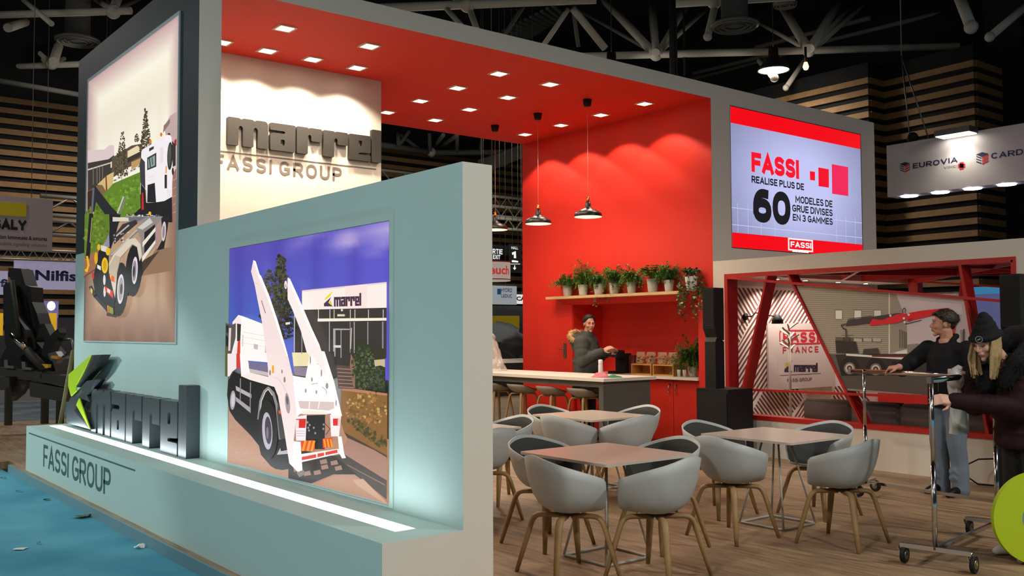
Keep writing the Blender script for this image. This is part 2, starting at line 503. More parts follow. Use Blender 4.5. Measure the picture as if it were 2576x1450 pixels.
def wood_floor():
    m = bpy.data.materials.new('oak plank floor'); m.use_nodes = True
    nt = m.node_tree; N = nt.nodes; L = nt.links; b = N['Principled BSDF']
    tc = N.new('ShaderNodeTexCoord')
    mp = N.new('ShaderNodeMapping'); mp.inputs['Rotation'].default_value = (0, 0, R(90))
    L.new(tc.outputs['Object'], mp.inputs[0])
    br = N.new('ShaderNodeTexBrick'); br.inputs['Scale'].default_value = 1; br.offset = .37
    br.inputs['Brick Width'].default_value = 1.3; br.inputs['Row Height'].default_value = .16
    br.inputs['Mortar Size'].default_value = .0012; br.inputs['Bias'].default_value = 0
    br.inputs['Color1'].default_value = lin('#8f775b')+(1,); br.inputs['Color2'].default_value = lin('#765e47')+(1,); br.inputs['Mortar'].default_value = lin('#5c4936')+(1,)
    L.new(mp.outputs[0], br.inputs['Vector'])
    m2 = N.new('ShaderNodeMapping'); m2.inputs['Scale'].default_value = (9, .8, 1); L.new(tc.outputs['Object'], m2.inputs[0])
    n = N.new('ShaderNodeTexNoise'); n.inputs['Scale'].default_value = 2.2; n.inputs['Detail'].default_value = 6; n.inputs['Roughness'].default_value = .62
    L.new(m2.outputs[0], n.inputs['Vector'])
    cr = N.new('ShaderNodeValToRGB'); cr.color_ramp.elements[0].position = .34; cr.color_ramp.elements[1].position = .68
    cr.color_ramp.elements[0].color = lin('#69503a')+(1,); cr.color_ramp.elements[1].color = lin('#b39b7c')+(1,)
    L.new(n.outputs['Fac'], cr.inputs[0])
    mx = N.new('ShaderNodeMix'); mx.data_type = 'RGBA'; mx.inputs[0].default_value = .55
    L.new(br.outputs[0], mx.inputs[6]); L.new(cr.outputs[0], mx.inputs[7]); L.new(mx.outputs[2], b.inputs['Base Color'])
    b.inputs['Roughness'].default_value = .5; b.inputs['Specular IOR Level'].default_value = .3
    return m
def carpet(name, a, c, sc=1.2):
    m = bpy.data.materials.new(name); m.use_nodes = True
    nt = m.node_tree; N = nt.nodes; L = nt.links; b = N['Principled BSDF']
    tc = N.new('ShaderNodeTexCoord')
    n = N.new('ShaderNodeTexNoise'); n.inputs['Scale'].default_value = sc; n.inputs['Detail'].default_value = 8
    L.new(tc.outputs['Object'], n.inputs['Vector'])
    cr = N.new('ShaderNodeValToRGB'); cr.color_ramp.elements[0].position = .35; cr.color_ramp.elements[1].position = .7
    cr.color_ramp.elements[0].color = lin(a)+(1,); cr.color_ramp.elements[1].color = lin(c)+(1,)
    L.new(n.outputs['Fac'], cr.inputs[0]); L.new(cr.outputs[0], b.inputs['Base Color'])
    n2 = N.new('ShaderNodeTexNoise'); n2.inputs['Scale'].default_value = 90; L.new(tc.outputs['Object'], n2.inputs['Vector'])
    bp = N.new('ShaderNodeBump'); bp.inputs['Strength'].default_value = .15; L.new(n2.outputs['Fac'], bp.inputs['Height']); L.new(bp.outputs[0], b.inputs['Normal'])
    b.inputs['Roughness'].default_value = .75; b.inputs['Specular IOR Level'].default_value = .25
    return m
M_WOODF = wood_floor()
M_CARPET = carpet('blue aisle carpet under film', '#37829a', '#549cb0')
M_AISLE = carpet('grey blue aisle floor', '#4a545c', '#6a747a')

# hall floor, stand floor
b = MB(); b.box(-14, 2.49, -14, 13.6, -.3, -.09); b.box(2.49, 26, -14, 1.2, -.3, -.09); struct(b.build('floor', M_CARPET, origin=(0, 0, 0)))
b = MB(); b.box(-14, 26, 19.2, 30, -.3, -.09); b.box(15.2, 26, 1.2, 19.2, -.3, -.09); struct(b.build('floor_aisle', M_AISLE, origin=(0, 0, 0)))
b = MB(); b.box(2.51, 15.2, 1.2, 13.0, -.09, 0)
b.box(-14, 15.2, 13.35, 19.2, -.09, 0); b.box(2.58, 15.2, 13.0, 13.35, -.09, 0)
struct(b.build('floor_stand', M_WOODF, origin=(0, 0, 0)))
M_EDGE = mat('grey blue platform edge', '#5f7f87', .4, vary=.1, scale=4)  # bluish reflection of the carpet put into the edge colour
b = MB(); b.box(2.49, 2.51, 1.2, 12.95, -.09, .003); struct(b.build('trim_1', M_EDGE))

# outer wall of the stand: low run (2.54 high) and tall return of the canopy
XW, XI = 3.075, 3.28          # outer and inner face
Y0, Y1, YB = 4.306, 8.334, 12.36
b = MB()
b.box(XW, XI, Y0, Y1, 0, 2.54, faces=[0, 1, 1, 1, 1, 1])
b.box(XW, XI, Y1, YB, 0, 2.54, faces=[0, 1, 1, 1, 1, 1])
b.box(XW, XI, Y1, YB, 2.54, 4.914, faces=[2, 1, 1, 1, 1, 1])
struct(b.build('wall_left', [M_TEAL, M_WHITE, M_DARK], fix=False))
# canopy
b = MB(); b.box(XI, 10.05, Y1, YB, 4.717, 4.914, faces=[1, 1, 1, 1, 0, 1])
struct(b.build('ceiling', [M_REDC, M_WHITE], fix=False))
# red wall with niche (y 8.6..11.11, z 0..2.0), white block behind it carrying the screen
b = MB()
NX, NY0, NY1, NZ = 10.66, 8.6, 11.112, 2.0
W = [0, 1, 1, 1, 0, 1]
b.box(10.05, NX, Y1, NY0, 0, 4.914, faces=[0, 1, 1, 0, 1, 1])
b.box(10.05, NX, NY1, YB, 0, 4.914, faces=[0, 1, 0, 1, 1, 1])
b.box(10.05, NX, NY0, NY1, NZ, 4.914, faces=[0, 1, 1, 1, 0, 1])
b.box(NX, 14.06, Y1, YB, 0, 4.914, faces=[0, 1, 1, 1, 1, 1])
struct(b.build('wall_right', [M_RED, M_WHITE], fix=False))
# cabin behind the tall wall, its front carries the wall letters
b = MB(); b.box(XI, 6.10, 10.28, YB, 0, 4.717); struct(b.build('wall_back', M_WHITE, fix=False))
# flush door in the red wall: leaf with shadow gaps
b = MB(); b.box(10.036, 10.05, 11.125, 12.005, .01, 2.005)
d1 = struct(b.build('door_1', M_RED))
b = MB(); b.box(10.022, 10.036, 11.26, 11.32, 1.17, 1.4); b.tube([(10.022, 11.29, 1.31), (9.99, 11.29, 1.31), (9.985, 11.38, 1.31)], .009)
b.build('door_handle', M_STEEL, d1)

# lounge: front wall with a big opening, end wall, inner walls, roof beams
LX, LT = 10.05, 10.2
WY0, WY1, WZ0, WZ1 = 4.452, 8.112, .492, 2.298
b = MB()
b.box(LX, LT, 3.9, Y1, 0, WZ0); b.box(LX, LT, 3.9, Y1, WZ1, 2.514)
b.box(LX, LT, 3.9, WY0, WZ0, WZ1); b.box(LX, LT, WY1, Y1, WZ0, WZ1)
b.box(LT, 14.06, 3.9, 4.05, 0, 2.514)
struct(b.build('wall_lounge', M_WHITE))
# soffit along the inner wall
b = MB(); b.box(LT, 13.95, 7.75, Y1-.012, 2.3, 2.5); struct(b.build('ceiling_lounge', M_WHITE))

# the hall itself: dark roof, slatted walls
b = MB(); b.box(-14, 30, -14, 31, 12.4, 12.6); struct(b.build('ceiling_hall', mat('black roof deck', '#16171a', .85, vary=.3, scale=2)))
def slats(name, path, z0, z1, pitch, h, depth, seams=()):
    b = MB()
    for (x0, y0), (x1, y1) in zip(path, path[1:]):
        d = Vector((x1-x0, y1-y0, 0)).normalized(); n = Vector((-d.y, d.x, 0))
        if n.dot(Vector((x0, y0, 0))) > 0: n = -n         # towards the viewer's side of the hall
        b.cur = 0
        b.obox((x0, y0, -.09), (x1-x0, y1-y0, 0), -n*.1, (0, 0, z1+.5))
        b.cur = 1; z = z1
        while z > z0:
            b.obox(Vector((x0, y0, z-h))-d*.0+n*.01, Vector((x1-x0, y1-y0, 0))+d*depth*.6, n*depth, (0, 0, h)); z -= pitch
    return struct(b.build(name, [M_HALLDARK, M_SLAT], fix=False))
slats('wall_hall_back', [(-14, 29.0), (30, 29.0)], .5, 8.05, .29, .15, .06)
slats('wall_hall_right', [(22.21, 24), (22.16, 13.27), (22.85, 13.27), (22.71, 10.85), (24.0, 10.85)], .5, 8.0, .29, .15, .07)
slats('wall_hall_right', [(24.6, 14), (24.6, 5)], .5, 8.0, .29, .15, .07)
b = MB(); b.box(24.0, 24.6, 10.3, 11.2, -.09, 12.4); b.box(-14, 30, 29.1, 29.3, 8.5, 12.4); struct(b.build('trim_2', M_HALLDARK))
b = MB(); b.box(26, 26.2, 0, 29.3, -.09, 12.4); b.box(-14.2, -14, 5, 29.3, -.09, 12.4); struct(b.build('wall_hall_dark', M_HALLDARK))
# ---------------------------------------------------------------- lamps of the hall
M_GLOW = emit('cold lamp glow', '#fff6e8', 9)
M_WARMGLOW = emit('warm lamp glow', '#fff0d8', 12)
M_LAMPBODY = mat('dark lamp body', '#3a3833', .5, metal=.4)
def bay_lamp(loc, watts, first, label, col=(1, .93, .84)):
    t = thing('high_bay_lamp', label, 'ceiling lamp', loc, 'high bay lamps under the hall roof')
    b = MB(); b.lathe([(.03, .62), (.12, .6), (.13, .38), (.2, .3), (.40, .06), (.42, 0), (.40, 0), (.3, .12)], loc, 20); b.build('reflector', M_LAMPBODY, t)
    b = MB(); b.lathe([(0, -.01), (.3, -.01), (.385, .012), (.3, .03), (0, .04)], loc, 20); b.build('lens', M_GLOW, t)
    b = MB(); x, y, z = loc; b.tube([(x, y, z+.6), (x, y, 12.4)], .012, 6); b.build('hanging_rod', M_LAMPBODY, t)
    lamp('lamp_light', 'SPOT', (x, y, z-.06), watts, col, t, .35, R(165), .6)
    lamp('added_uplight', 'POINT', (x, y, z-.25), watts*.07, col, t, .3)  # added point light under each lens, brightens the roof tubes
    return t
for i, (p, w) in enumerate(zip(BAY, BAY_W)):
    bay_lamp(p, w, i == 0, ['round high bay lamp glowing above the screen wall', 'round high bay lamp at the far left beside a roof node', 'round high bay lamp half hidden behind the canopy edge',
                            'round high bay lamp right of the one above the screen', 'round high bay lamp above the far slatted corner', 'round high bay lamp seen under the canopy past the white wall'][i] if i < 6 else 'round high bay lamp under the dark hall roof', (.84, .97, 1) if i in (6, 8) else (1, .94, .86))

# ---------------------------------------------------------------- square downlights of the red canopy
ZC = 4.717
M_TRIM = mat('pinkish white lamp trim', '#e8c8b4', .4)
DL = [(4.23, 9.05, 0), (5.225, 9.06, 0)] + [(x, 9.9, 1) for x in (3.9, 4.42, 4.97, 5.545)] + [(x, y, 2 if x > 9 else 0) for x in (7.03, 7.85, 9.56) for y in (11.68, 10.82, 9.95, 9.085)]
rowname = ['back edge', 'row behind the middle', 'row before the middle', 'front edge']
def dl_label(i, x, y, k):
    if i == 0: return 'square canopy downlight nearest the tall grey post, close to the front edge'
    if i == 1: return 'square canopy downlight near the front edge, second from the tall grey post'
    if k == 1: return 'square downlight washing the white logo wall, %s along the wall from the post' % ['first', 'second', 'third', 'fourth'][i-2]
    c = {7.03: 'column beside the white wall corner', 7.85: 'middle column', 9.56: 'column washing the red wall'}[x]
    j = [11.68, 10.82, 9.95, 9.085].index(y)
    return 'square canopy downlight in the %s, %s from the front fascia' % (c, ['farthest', 'third', 'second', 'nearest'][j])
for i, (x, y, k) in enumerate(DL):
    t = thing('ceiling_downlight', dl_label(i, x, y, k), 'downlight', (x, y, ZC), 'square downlights in the red canopy')
    b = MB()
    for (x0, x1, y0, y1) in ((-.1, .1, -.1, -.075), (-.1, .1, .075, .1), (-.1, -.075, -.075, .075), (.075, .1, -.075, .075)): b.box(x+x0, x+x1, y+y0, y+y1, ZC-.012, ZC)
    b.build('frame', M_TRIM, t)
    b = MB(); b.box(x-.074, x+.074, y-.074, y+.074, ZC-.006, ZC-.001); b.build('diffuser', M_WARMGLOW, t)
    lamp('downlight_beam', 'SPOT', (x, y, ZC-.02), (60, 170, 85)[k], (1, .84, .66), t, .05, R((125, 122, 112)[k]), (.18, .5, .2)[k])
# ================================================================ backlit pictures on the outer wall
RN = random.Random(4)
def mixc(a, b, t):
    a = [int(a[i:i+2], 16) for i in (1, 3, 5)]; b = [int(b[i:i+2], 16) for i in (1, 3, 5)]
    return '#%02x%02x%02x' % tuple(int(x+(y-x)*max(0, min(1, t))) for x, y in zip(a, b))
def bil(q, u, v):
    a, b, c, d = q                          # top left, top right, bottom left, bottom right
    return tuple((a[i]*(1-u)+b[i]*u)*(1-v)+(c[i]*(1-u)+d[i]*u)*v for i in (0, 1))
M_ALU = mat('aluminium frame', '#8d9494', .35, metal=.7)
M_PRINT = print_mat('backlit print', 1.0)

# ---- the skip loader
yA, yB, zA, zB = 7.585, 5.078, .541, 2.279
t = thing('lightbox', 'backlit picture of a white skip loader lorry on the low teal wall', 'lightbox', (XW, (yA+yB)/2, zA), 'backlit lorry pictures on the outer wall')
b = MB()
for (a, c, d, e) in ((yB-.05, yA+.05, zB+.004, zB+.05), (yB-.05, yA+.05, zA-.014, zA-.004), (yB-.05, yB-.004, zA-.004, zB+.004), (yA+.004, yA+.05, zA-.004, zB+.004)): b.box(XW-.006, XW, a, c, d, e)
b.build('frame', M_TEAL, t)
b = MB(); b.box(XW-.004, XW, yB-.004, yA+.004, zA-.004, zB+.004); b.build('backing', M_ALU, t)
A = Art(0, XW-.005, -1)
Q = tuple(proj((XW-.005, y, z)) for y, z in ((yA, zB), (yB, zB), (yA, zA), (yB, zA))); A.bound = [Q[0], Q[1], Q[3], Q[2]]
# sky with cloud bands and the soft stripes of the lamps behind, painted into the colours
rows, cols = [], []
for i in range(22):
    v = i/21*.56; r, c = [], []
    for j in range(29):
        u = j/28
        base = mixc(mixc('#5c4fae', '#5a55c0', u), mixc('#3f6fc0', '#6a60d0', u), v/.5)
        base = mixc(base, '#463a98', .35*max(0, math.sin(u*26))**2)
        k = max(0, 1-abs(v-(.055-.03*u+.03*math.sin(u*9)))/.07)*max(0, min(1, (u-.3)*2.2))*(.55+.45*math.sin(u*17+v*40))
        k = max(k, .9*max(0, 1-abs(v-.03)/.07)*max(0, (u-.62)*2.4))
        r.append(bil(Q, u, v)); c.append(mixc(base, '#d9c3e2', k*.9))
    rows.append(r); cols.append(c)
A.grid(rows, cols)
# ground: road, kerb, grass
A.at(540, 540, 1.9083)
gr = lambda pts, col: A.poly(pts, col)
gr([(70, 780), (300, 850), (835, 1080), (837, 1390), (62, 1188)], '#b58a72')
A.at(560, 890, 4.026)
for k in range(60):
    x, y = RN.uniform(60, 620), RN.uniform(640, 1230)
    if y < 1090+x*.27 and y > 430+x*.95: A.ell((x, y), RN.uniform(4, 16), RN.uniform(2, 5), RN.choice(['#a67a63', '#c39a82', '#ad846c']), n=6)
A.at(730, 890, 3.719)
A.poly([(490, 320), (928, 372), (928, 1000), (520, 740), (480, 620)], '#8a6238')
A.poly([(490, 320), (620, 330), (928, 375), (928, 395), (500, 345)], '#b67f62')
A.blobs(RN, 730, 520, 200, 150, 170, 17, ['#a5763f', '#b98a4c', '#8b6a38', '#79592f', '#c59a5a', '#6f5a33'])
A.blobs(RN, 740, 740, 190, 130, 120, 16, ['#5b5030', '#4d4a2c', '#6a5a35', '#57482c'], shape=lambda x, y: y > x*.9-.45 and y < x*1.1+.35)
A.poly([(520, 735), (928, 960), (928, 1010), (560, 800)], '#4a3f35')
A.poly([(560, 790), (800, 900), (928, 975), (928, 1230), (600, 1010), (480, 930)], '#a57d6c')
A.poly([(390, 960), (520, 940), (928, 1190), (928, 1370), (700, 1190)], '#4d443d')
A.poly([(540, 1030), (900, 1220), (915, 1240), (560, 1050)], '#8a6f5e')
A.poly([(600, 1180), (700, 1170), (930, 1400), (900, 1400), (640, 1230)], '#c39a80')
A.poly([(0, 880), (440, 960), (640, 1130), (420, 1130), (215, 1215), (0, 1165)], '#352f2c')
for (x, y) in ((80, 1080), (175, 1120), (270, 1110), (340, 1060), (330, 1010), (430, 1020), (470, 1070)):
    A.poly([(x-34, y-12), (x+28, y-26), (x+40, y+14), (x-26, y+26)], '#9a7a6a')
# building
A.at(780, 540, 4.027)
A.poly([(-60, 780), (30, 760), (803, 690), (803, 950), (30, 968), (-60, 975)], '#f6e9e2')
A.poly([(-60, 770), (803, 684), (803, 700), (-60, 785)], '#e6cfcc')
A.poly([(380, 730), (600, 708), (600, 955), (380, 960)], '#f7dfd9')
A.poly([(-140, 968), (803, 945), (803, 1450), (130, 1700), (-140, 1700)], '#3f3934')
A.poly([(100, 1055), (803, 1048), (803, 1075), (100, 1085)], '#f3ead8')
for x in (108, 225, 268, 433, 480, 618, 768): A.line([(x, 965), (x, 1055)], 7, '#d9d0c4')
for x, c in ((222, '#b5afb0'), (433, '#8c8480'), (475, '#b5afb0'), (613, '#aaa4a8'), (765, '#8c7f92')): A.line([(x, 1090), (x, 1400)], 8 if x < 700 else 16, c)
A.poly([(262, 1155), (430, 1158), (430, 1170), (285, 1172), (285, 1440), (262, 1440)], '#a8a2a8')
A.line([(342, 1170), (342, 1450)], 8, '#a8a2a8'); A.poly([(270, 1325), (340, 1325), (340, 1350), (270, 1350)], '#d5d0d2'); A.line([(448, 1150), (440, 1360)], 9, '#cfc6bd')
# sign on the building: emblem and name
A.poly([(180, 850), (250, 785), (262, 780), (225, 835), (180, 868)], '#e8d51f')
A.poly([(168, 905), (245, 835), (215, 895), (262, 932), (172, 932)], '#4a3b4e')
A.poly([(216, 895), (240, 870), (258, 925)], '#f0c44a')
def name_art(A, org, ex, ey, col):
    """the name in blocky letters: org lower left, ex = whole width vector, ey = height of the small letters"""
    x = 0; k = A.n; A.n += 1
    for ch in 'marrel':
        w, sp = GLYPH[ch]
        def P(p): return (org[0]+ex[0]*(x+p[0])/NAME_W+ey[0]*p[1]/10, org[1]+ex[1]*(x+p[0])/NAME_W+ey[1]*p[1]/10)
        if ch == 'a':
            for r in ([(0, 0), (3.6, 0), (3.6, 6.4), (.9, 6.4), (0, 5.6)], [(3.6, 0), (5, 0), (5, 2.1), (3.6, 2.1)], [(5, 0), (8.7, 0), (8.7, 10), (0, 10), (0, 7.3), (5, 7.3)], [(3.6, 4.2), (5, 4.2), (5, 6.4), (3.6, 6.4)]): A.poly([P(p) for p in r], col, layer=k)
        elif ch == 'e':
            for r in ([(0, 0), (3.5, 0), (3.5, 10), (0, 10)], [(3.5, 0), (8.2, 0), (8.2, 2.4), (3.5, 2.4)], [(4.9, 3.3), (8.2, 3.3), (8.2, 10), (4.9, 10)], [(3.5, 7.8), (4.9, 7.8), (4.9, 10), (3.5, 10)], [(3.5, 3.3), (4.9, 3.3), (4.9, 5.6), (3.5, 5.6)]): A.poly([P(p) for p in r], col, layer=k)
        else: A.poly([P(p) for p in sp[0]], col, layer=k)
        x += w
name_art(A, (272, 935), (278, -10), (0, -98), '#4a3345')
for x, w in ((308, 14), (325, 14), (342, 12), (358, 12), (372, 4), (379, 4)): A.poly([(x, 1012), (x+w, 1011), (x+w, 1032), (x, 1033)], '#f3ecc6', layer=A.n)
A.n += 1
A.poly([(345, 960), (362, 960), (362, 980), (345, 980)], '#f3ecc6')
# lower right: bush, steps, low wall
A.at(730, 890, 3.719)
A.poly([(60, -20), (440, -20), (450, 115), (60, 120)], '#3d3733')
A.poly([(460, 105), (590, 118), (640, 330), (480, 325)], '#5d4a43')
for i in range(6): A.line([(470+i*4, 140+i*34), (600+i*6, 148+i*34)], 7, '#a8877a')
A.poly([(600, 0), (650, 110), (640, 320), (620, 300), (590, 110)], '#8f6a58')
A.poly([(640, -120), (928, -40), (928, 360), (800, 330), (640, 330)], '#3a3a2a')
A.blobs(RN, 720, 130, 110, 210, 260, 13, ['#46523a', '#39422c', '#54603f', '#2f3726', '#5f6a48'])
A.blobs(RN, 860, 250, 80, 120, 130, 12, ['#3d4a33', '#2c3524', '#4a5540'])
A.poly([(820, 60), (928, 50), (928, 130), (880, 110), (830, 120)], '#c9b38d')
A.poly([(50, -10), (220, -10), (220, 118), (65, 118)], '#ecdcae'); A.poly([(60, 120), (225, 128), (222, 220), (75, 200)], '#8f7f92')
# trees behind the arms
A.at(560, 540, 4.026)
A.blobs(RN, 625, 720, 105, 300, 430, 17, ['#44442f', '#383827', '#54533a', '#2d2d20', '#4a4a35'], shape=lambda x, y: abs(x) < .35+.5*(y+1)/1.6)
A.blobs(RN, 500, 700, 50, 140, 110, 14, ['#44442f', '#383827', '#54533a'])
A.blobs(RN, 600, 1010, 180, 190, 240, 17, ['#34352a', '#2c2d22', '#3f4030'])
A.blobs(RN, 655, 1150, 130, 120, 120, 16, ['#2e2b26', '#38342e', '#26241f'])
for x, y in ((650, 500), (655, 600), (665, 800), (620, 760), (640, 900)): A.line([(x, y), (x-6, y+60)], 4, '#6f6a52')
A.line([(770, 1000), (768, 1400)], 9, '#c5c0be'); A.line([(845, 1130), (845, 1410)], 8, '#a39d9e'); A.poly([(680, 1095), (725, 1090), (725, 1112), (680, 1118)], '#e3dcd4')
# left edge
A.poly([(70, 1100), (135, 1120), (120, 1450), (66, 1450)], '#54504c'); A.poly([(66, 1330), (110, 1380), (100, 1640), (64, 1640)], '#5d5a3a')
# cab
A.at(560, 540, 4.026)
A.poly([(140, 1090), (200, 1018), (235, 1040), (230, 1130), (225, 1450), (110, 1450), (150, 1300)], '#f2e4e2')
A.poly([(130, 1120), (175, 1100), (172, 1250), (150, 1330), (120, 1450), (95, 1440), (100, 1200)], '#5c5450')
A.poly([(105, 1150), (128, 1150), (118, 1380), (98, 1380)], '#d8cdc8'); A.poly([(78, 1120), (98, 1130), (98, 1200), (80, 1195)], '#2b2826'); A.poly([(72, 1220), (98, 1240), (98, 1340), (74, 1330)], '#2b2826')
A.poly([(188, 1105), (232, 1112), (230, 1300), (188, 1280)], '#3a3531')
A.poly([(200, 1018), (250, 1032), (480, 1120), (500, 1150), (500, 1180), (240, 1075)], '#ffffff')
A.poly([(232, 1050), (490, 1130), (520, 1450), (215, 1450)], '#faf3ef')
for y in (1190, 1240, 1300): A.line([(245, y), (500, y+45)], 4, '#d9ccc9')
A.poly([(360, 1310), (405, 1318), (400, 1370), (360, 1360)], '#c5b9b8')
for i in range(9): A.line([(480, 1290+i*13), (503, 1294+i*13)], 5, '#5c5450'); A.line([(245, 1225+i*13), (256, 1227+i*13)], 4, '#5c5450')
A.poly([(203, 1290), (230, 1270), (228, 1450), (193, 1450)], '#d6402c')
# chassis
A.at(560, 890, 4.026)
A.poly([(95, 420), (105, 270), (165, 180), (330, 250), (620, 340), (760, 900), (760, 1160), (660, 1175), (590, 1165), (540, 1135), (440, 1020), (420, 930), (340, 830), (180, 670), (120, 580)], '#262422')
A.poly([(100, 0), (190, 0), (190, 150), (150, 180), (120, 230), (100, 230)], '#eee0e0'); A.poly([(190, 0), (230, 0), (225, 160), (190, 140)], '#d63d2a')
A.poly([(225, 0), (530, 0), (535, 90), (310, 70), (330, 200), (240, 230)], '#faf1ee'); A.poly([(315, 80), (535, 110), (540, 190), (320, 150)], '#77708c'); A.poly([(320, 150), (540, 195), (540, 230), (330, 190)], '#c9b9b4')
A.poly([(235, 225), (330, 190), (560, 245), (610, 345), (330, 265)], '#f3e3df')
A.ell((155, 470), 28, 98, '#a39ba0', rot=.05); A.ell((158, 470), 18, 70, '#c9c2c6', rot=.05)
A.poly([(185, 325), (345, 410), (345, 450), (190, 370)], '#b3aab3'); A.poly([(185, 435), (340, 550), (338, 600), (190, 480)], '#a59ca5'); A.line([(235, 250), (232, 470)], 9, '#8e868c'); A.line([(338, 290), (333, 590)], 9, '#8e868c')
A.line([(420, 660), (440, 480), (480, 380), (520, 345), (570, 400), (605, 520), (625, 700), (640, 860)], 26, '#8f8a88'); A.line([(428, 660), (450, 480), (490, 385), (520, 360), (560, 420)], 8, '#d8d2d0')
A.ell((515, 770), 100, 300, '#2b2826', rot=-.03); A.ell((510, 780), 52, 190, '#b9b0bd', rot=-.05); A.ell((520, 775), 34, 140, '#474248', rot=-.05); A.ell((512, 800), 12, 60, '#7d7680')
A.poly([(620, 480), (720, 860), (640, 860), (610, 600)], '#4a4643'); A.poly([(625, 575), (660, 570), (662, 610), (628, 605)], '#e0532e')
A.poly([(610, 1020), (645, 950), (650, 985), (730, 970), (735, 1010)], '#b5adb2')
# rear body and tail
A.at(730, 890, 3.719)
A.poly([(50, 200), (200, 225), (250, -40), (380, -20), (470, 260), (545, 580), (440, 585), (440, 560), (150, 560), (110, 600), (60, 500)], '#fdf8f4')
A.poly([(130, 440), (470, 450), (470, 510), (420, 530), (150, 510)], '#d9c3bf'); A.line([(240, 430), (235, 520)], 10, '#f6ece8'); A.line([(335, 440), (320, 510)], 10, '#f6ece8')
for x, y, rx, ry in ((262, 240, 8, 20), (352, 180, 7, 35), (405, 300, 13, 28), (205, 345, 8, 20), (306, 358, 8, 18), (320, 92, 6, 10), (492, 460, 6, 30), (250, 60, 6, 40)): A.ell((x, y), rx, ry, '#a9928f')
A.line([(260, 285), (320, 275)], 4, '#8d7a78'); A.line([(360, 310), (400, 340), (400, 380)], 4, '#8d7a78')
A.poly([(205, 575), (390, 570), (385, 890), (300, 890), (205, 800)], '#2c2a28')
A.poly([(165, 535), (240, 525), (412, 540), (410, 565), (180, 565)], '#f2e6d8')
for x, y in ((225, 640), (245, 665), (232, 690), (285, 690), (378, 660), (375, 700), (240, 715), (300, 740)): A.ell((x, y), 9, 11, '#9a928e', n=8)
A.line([(380, 640), (440, 700), (400, 755)], 5, '#1d1b1a')
A.poly([(110, 590), (220, 570), (210, 810), (120, 810)], '#efe2e6'); A.poly([(440, 570), (545, 580), (525, 770), (450, 770)], '#f2e6e6')
A.poly([(95, 610), (215, 605), (208, 692), (90, 690)], '#d32a24'); A.poly([(118, 618), (148, 616), (146, 690), (115, 690)], '#f6d8d2'); A.poly([(468, 605), (535, 603), (533, 670), (470, 670)], '#d9332a'); A.poly([(515, 605), (535, 603), (533, 670), (513, 668)], '#f0c0b8')
for i in range(3): A.line([(100, 720+i*22), (205, 722+i*22)], 4, '#b5a8b2')
A.poly([(170, 812), (298, 806), (300, 900), (175, 908)], '#e04a23'); A.poly([(372, 792), (465, 780), (468, 866), (376, 878)], '#e04a23')
for x0 in (178, 222, 262): A.poly([(x0+22, 812), (x0+44, 811), (x0+20, 905), (x0-2, 906)], '#f59a1f')
for x0 in (380, 412, 442): A.poly([(x0, 795), (x0+16, 793), (x0+30, 868), (x0+14, 872)], '#f59a1f')
A.poly([(165, 935), (525, 885), (535, 930), (180, 1010)], '#f3e4e2')
A.poly([(180, 962), (315, 935), (316, 968), (180, 992)], '#d83a2c'); A.poly([(328, 930), (390, 920), (392, 948), (328, 965)], '#d83a2c'); A.poly([(402, 917), (515, 893), (517, 922), (404, 945)], '#d83a2c')
A.poly([(520, 770), (555, 770), (580, 930), (597, 970), (560, 975), (535, 930)], '#fbf3f0')
# the two lifting arms
A.at(560, 540, 4.026)
A.poly([(735, 640), (760, 655), (800, 745), (850, 850), (980, 1150), (1060, 1320), (1100, 1450), (1130, 1640), (1000, 1450), (930, 1400), (870, 1180), (790, 980), (735, 860), (733, 720)], '#f9eae6')
A.poly([(760, 655), (850, 850), (980, 1150), (1060, 1320), (1040, 1330), (940, 1120), (800, 800), (740, 660)], '#fffdfb')
A.ell((716, 715), 15, 42, '#f1e0dc'); A.ell((716, 725), 7, 18, '#b9a29e')
A.poly([(385, 465), (410, 478), (450, 610), (465, 625), (545, 815), (630, 1060), (700, 1290), (740, 1430), (790, 1640), (800, 1700), (640, 1720), (545, 1660), (525, 1450), (480, 1120), (425, 850), (400, 720), (362, 580)], '#f2dcd9')
A.poly([(410, 478), (450, 610), (465, 625), (545, 815), (630, 1060), (700, 1290), (740, 1430), (725, 1430), (660, 1240), (590, 1020), (510, 800), (440, 640), (385, 465)], '#fffaf6')
A.line([(470, 875), (510, 1000)], 9, '#9a8384'); A.line([(400, 690), (440, 715)], 3, '#b9a09c')
A.at(560, 890, 4.026)
A.poly([(530, 0), (700, 0), (770, 200), (800, 330), (830, 600), (800, 880), (870, 1150), (890, 1180), (840, 1190), (755, 1105), (700, 760), (640, 430), (600, 330), (540, 230)], '#f4dfdc')
A.poly([(790, 880), (870, 890), (890, 1180), (840, 1190), (800, 1130)], '#fff8f4'); A.line([(600, 240), (640, 250), (700, 330), (740, 420)], 3, '#bfa5a0')
A.ell((738, 500), 24, 105, '#a8969a', rot=-.1); A.ell((735, 470), 12, 45, '#6d6266', rot=-.1); A.ell((708, 262), 10, 30, '#97807e'); A.ell((682, 180), 7, 20, '#97807e'); A.ell((560, 192), 9, 28, '#97807e')
A.poly([(580, 120), (600, 115), (600, 195), (580, 195)], '#eda52d')
A.poly([(830, 1195), (905, 1170), (920, 1215), (860, 1245)], '#7a6862')
A.build('printed_picture', M_PRINT, t)

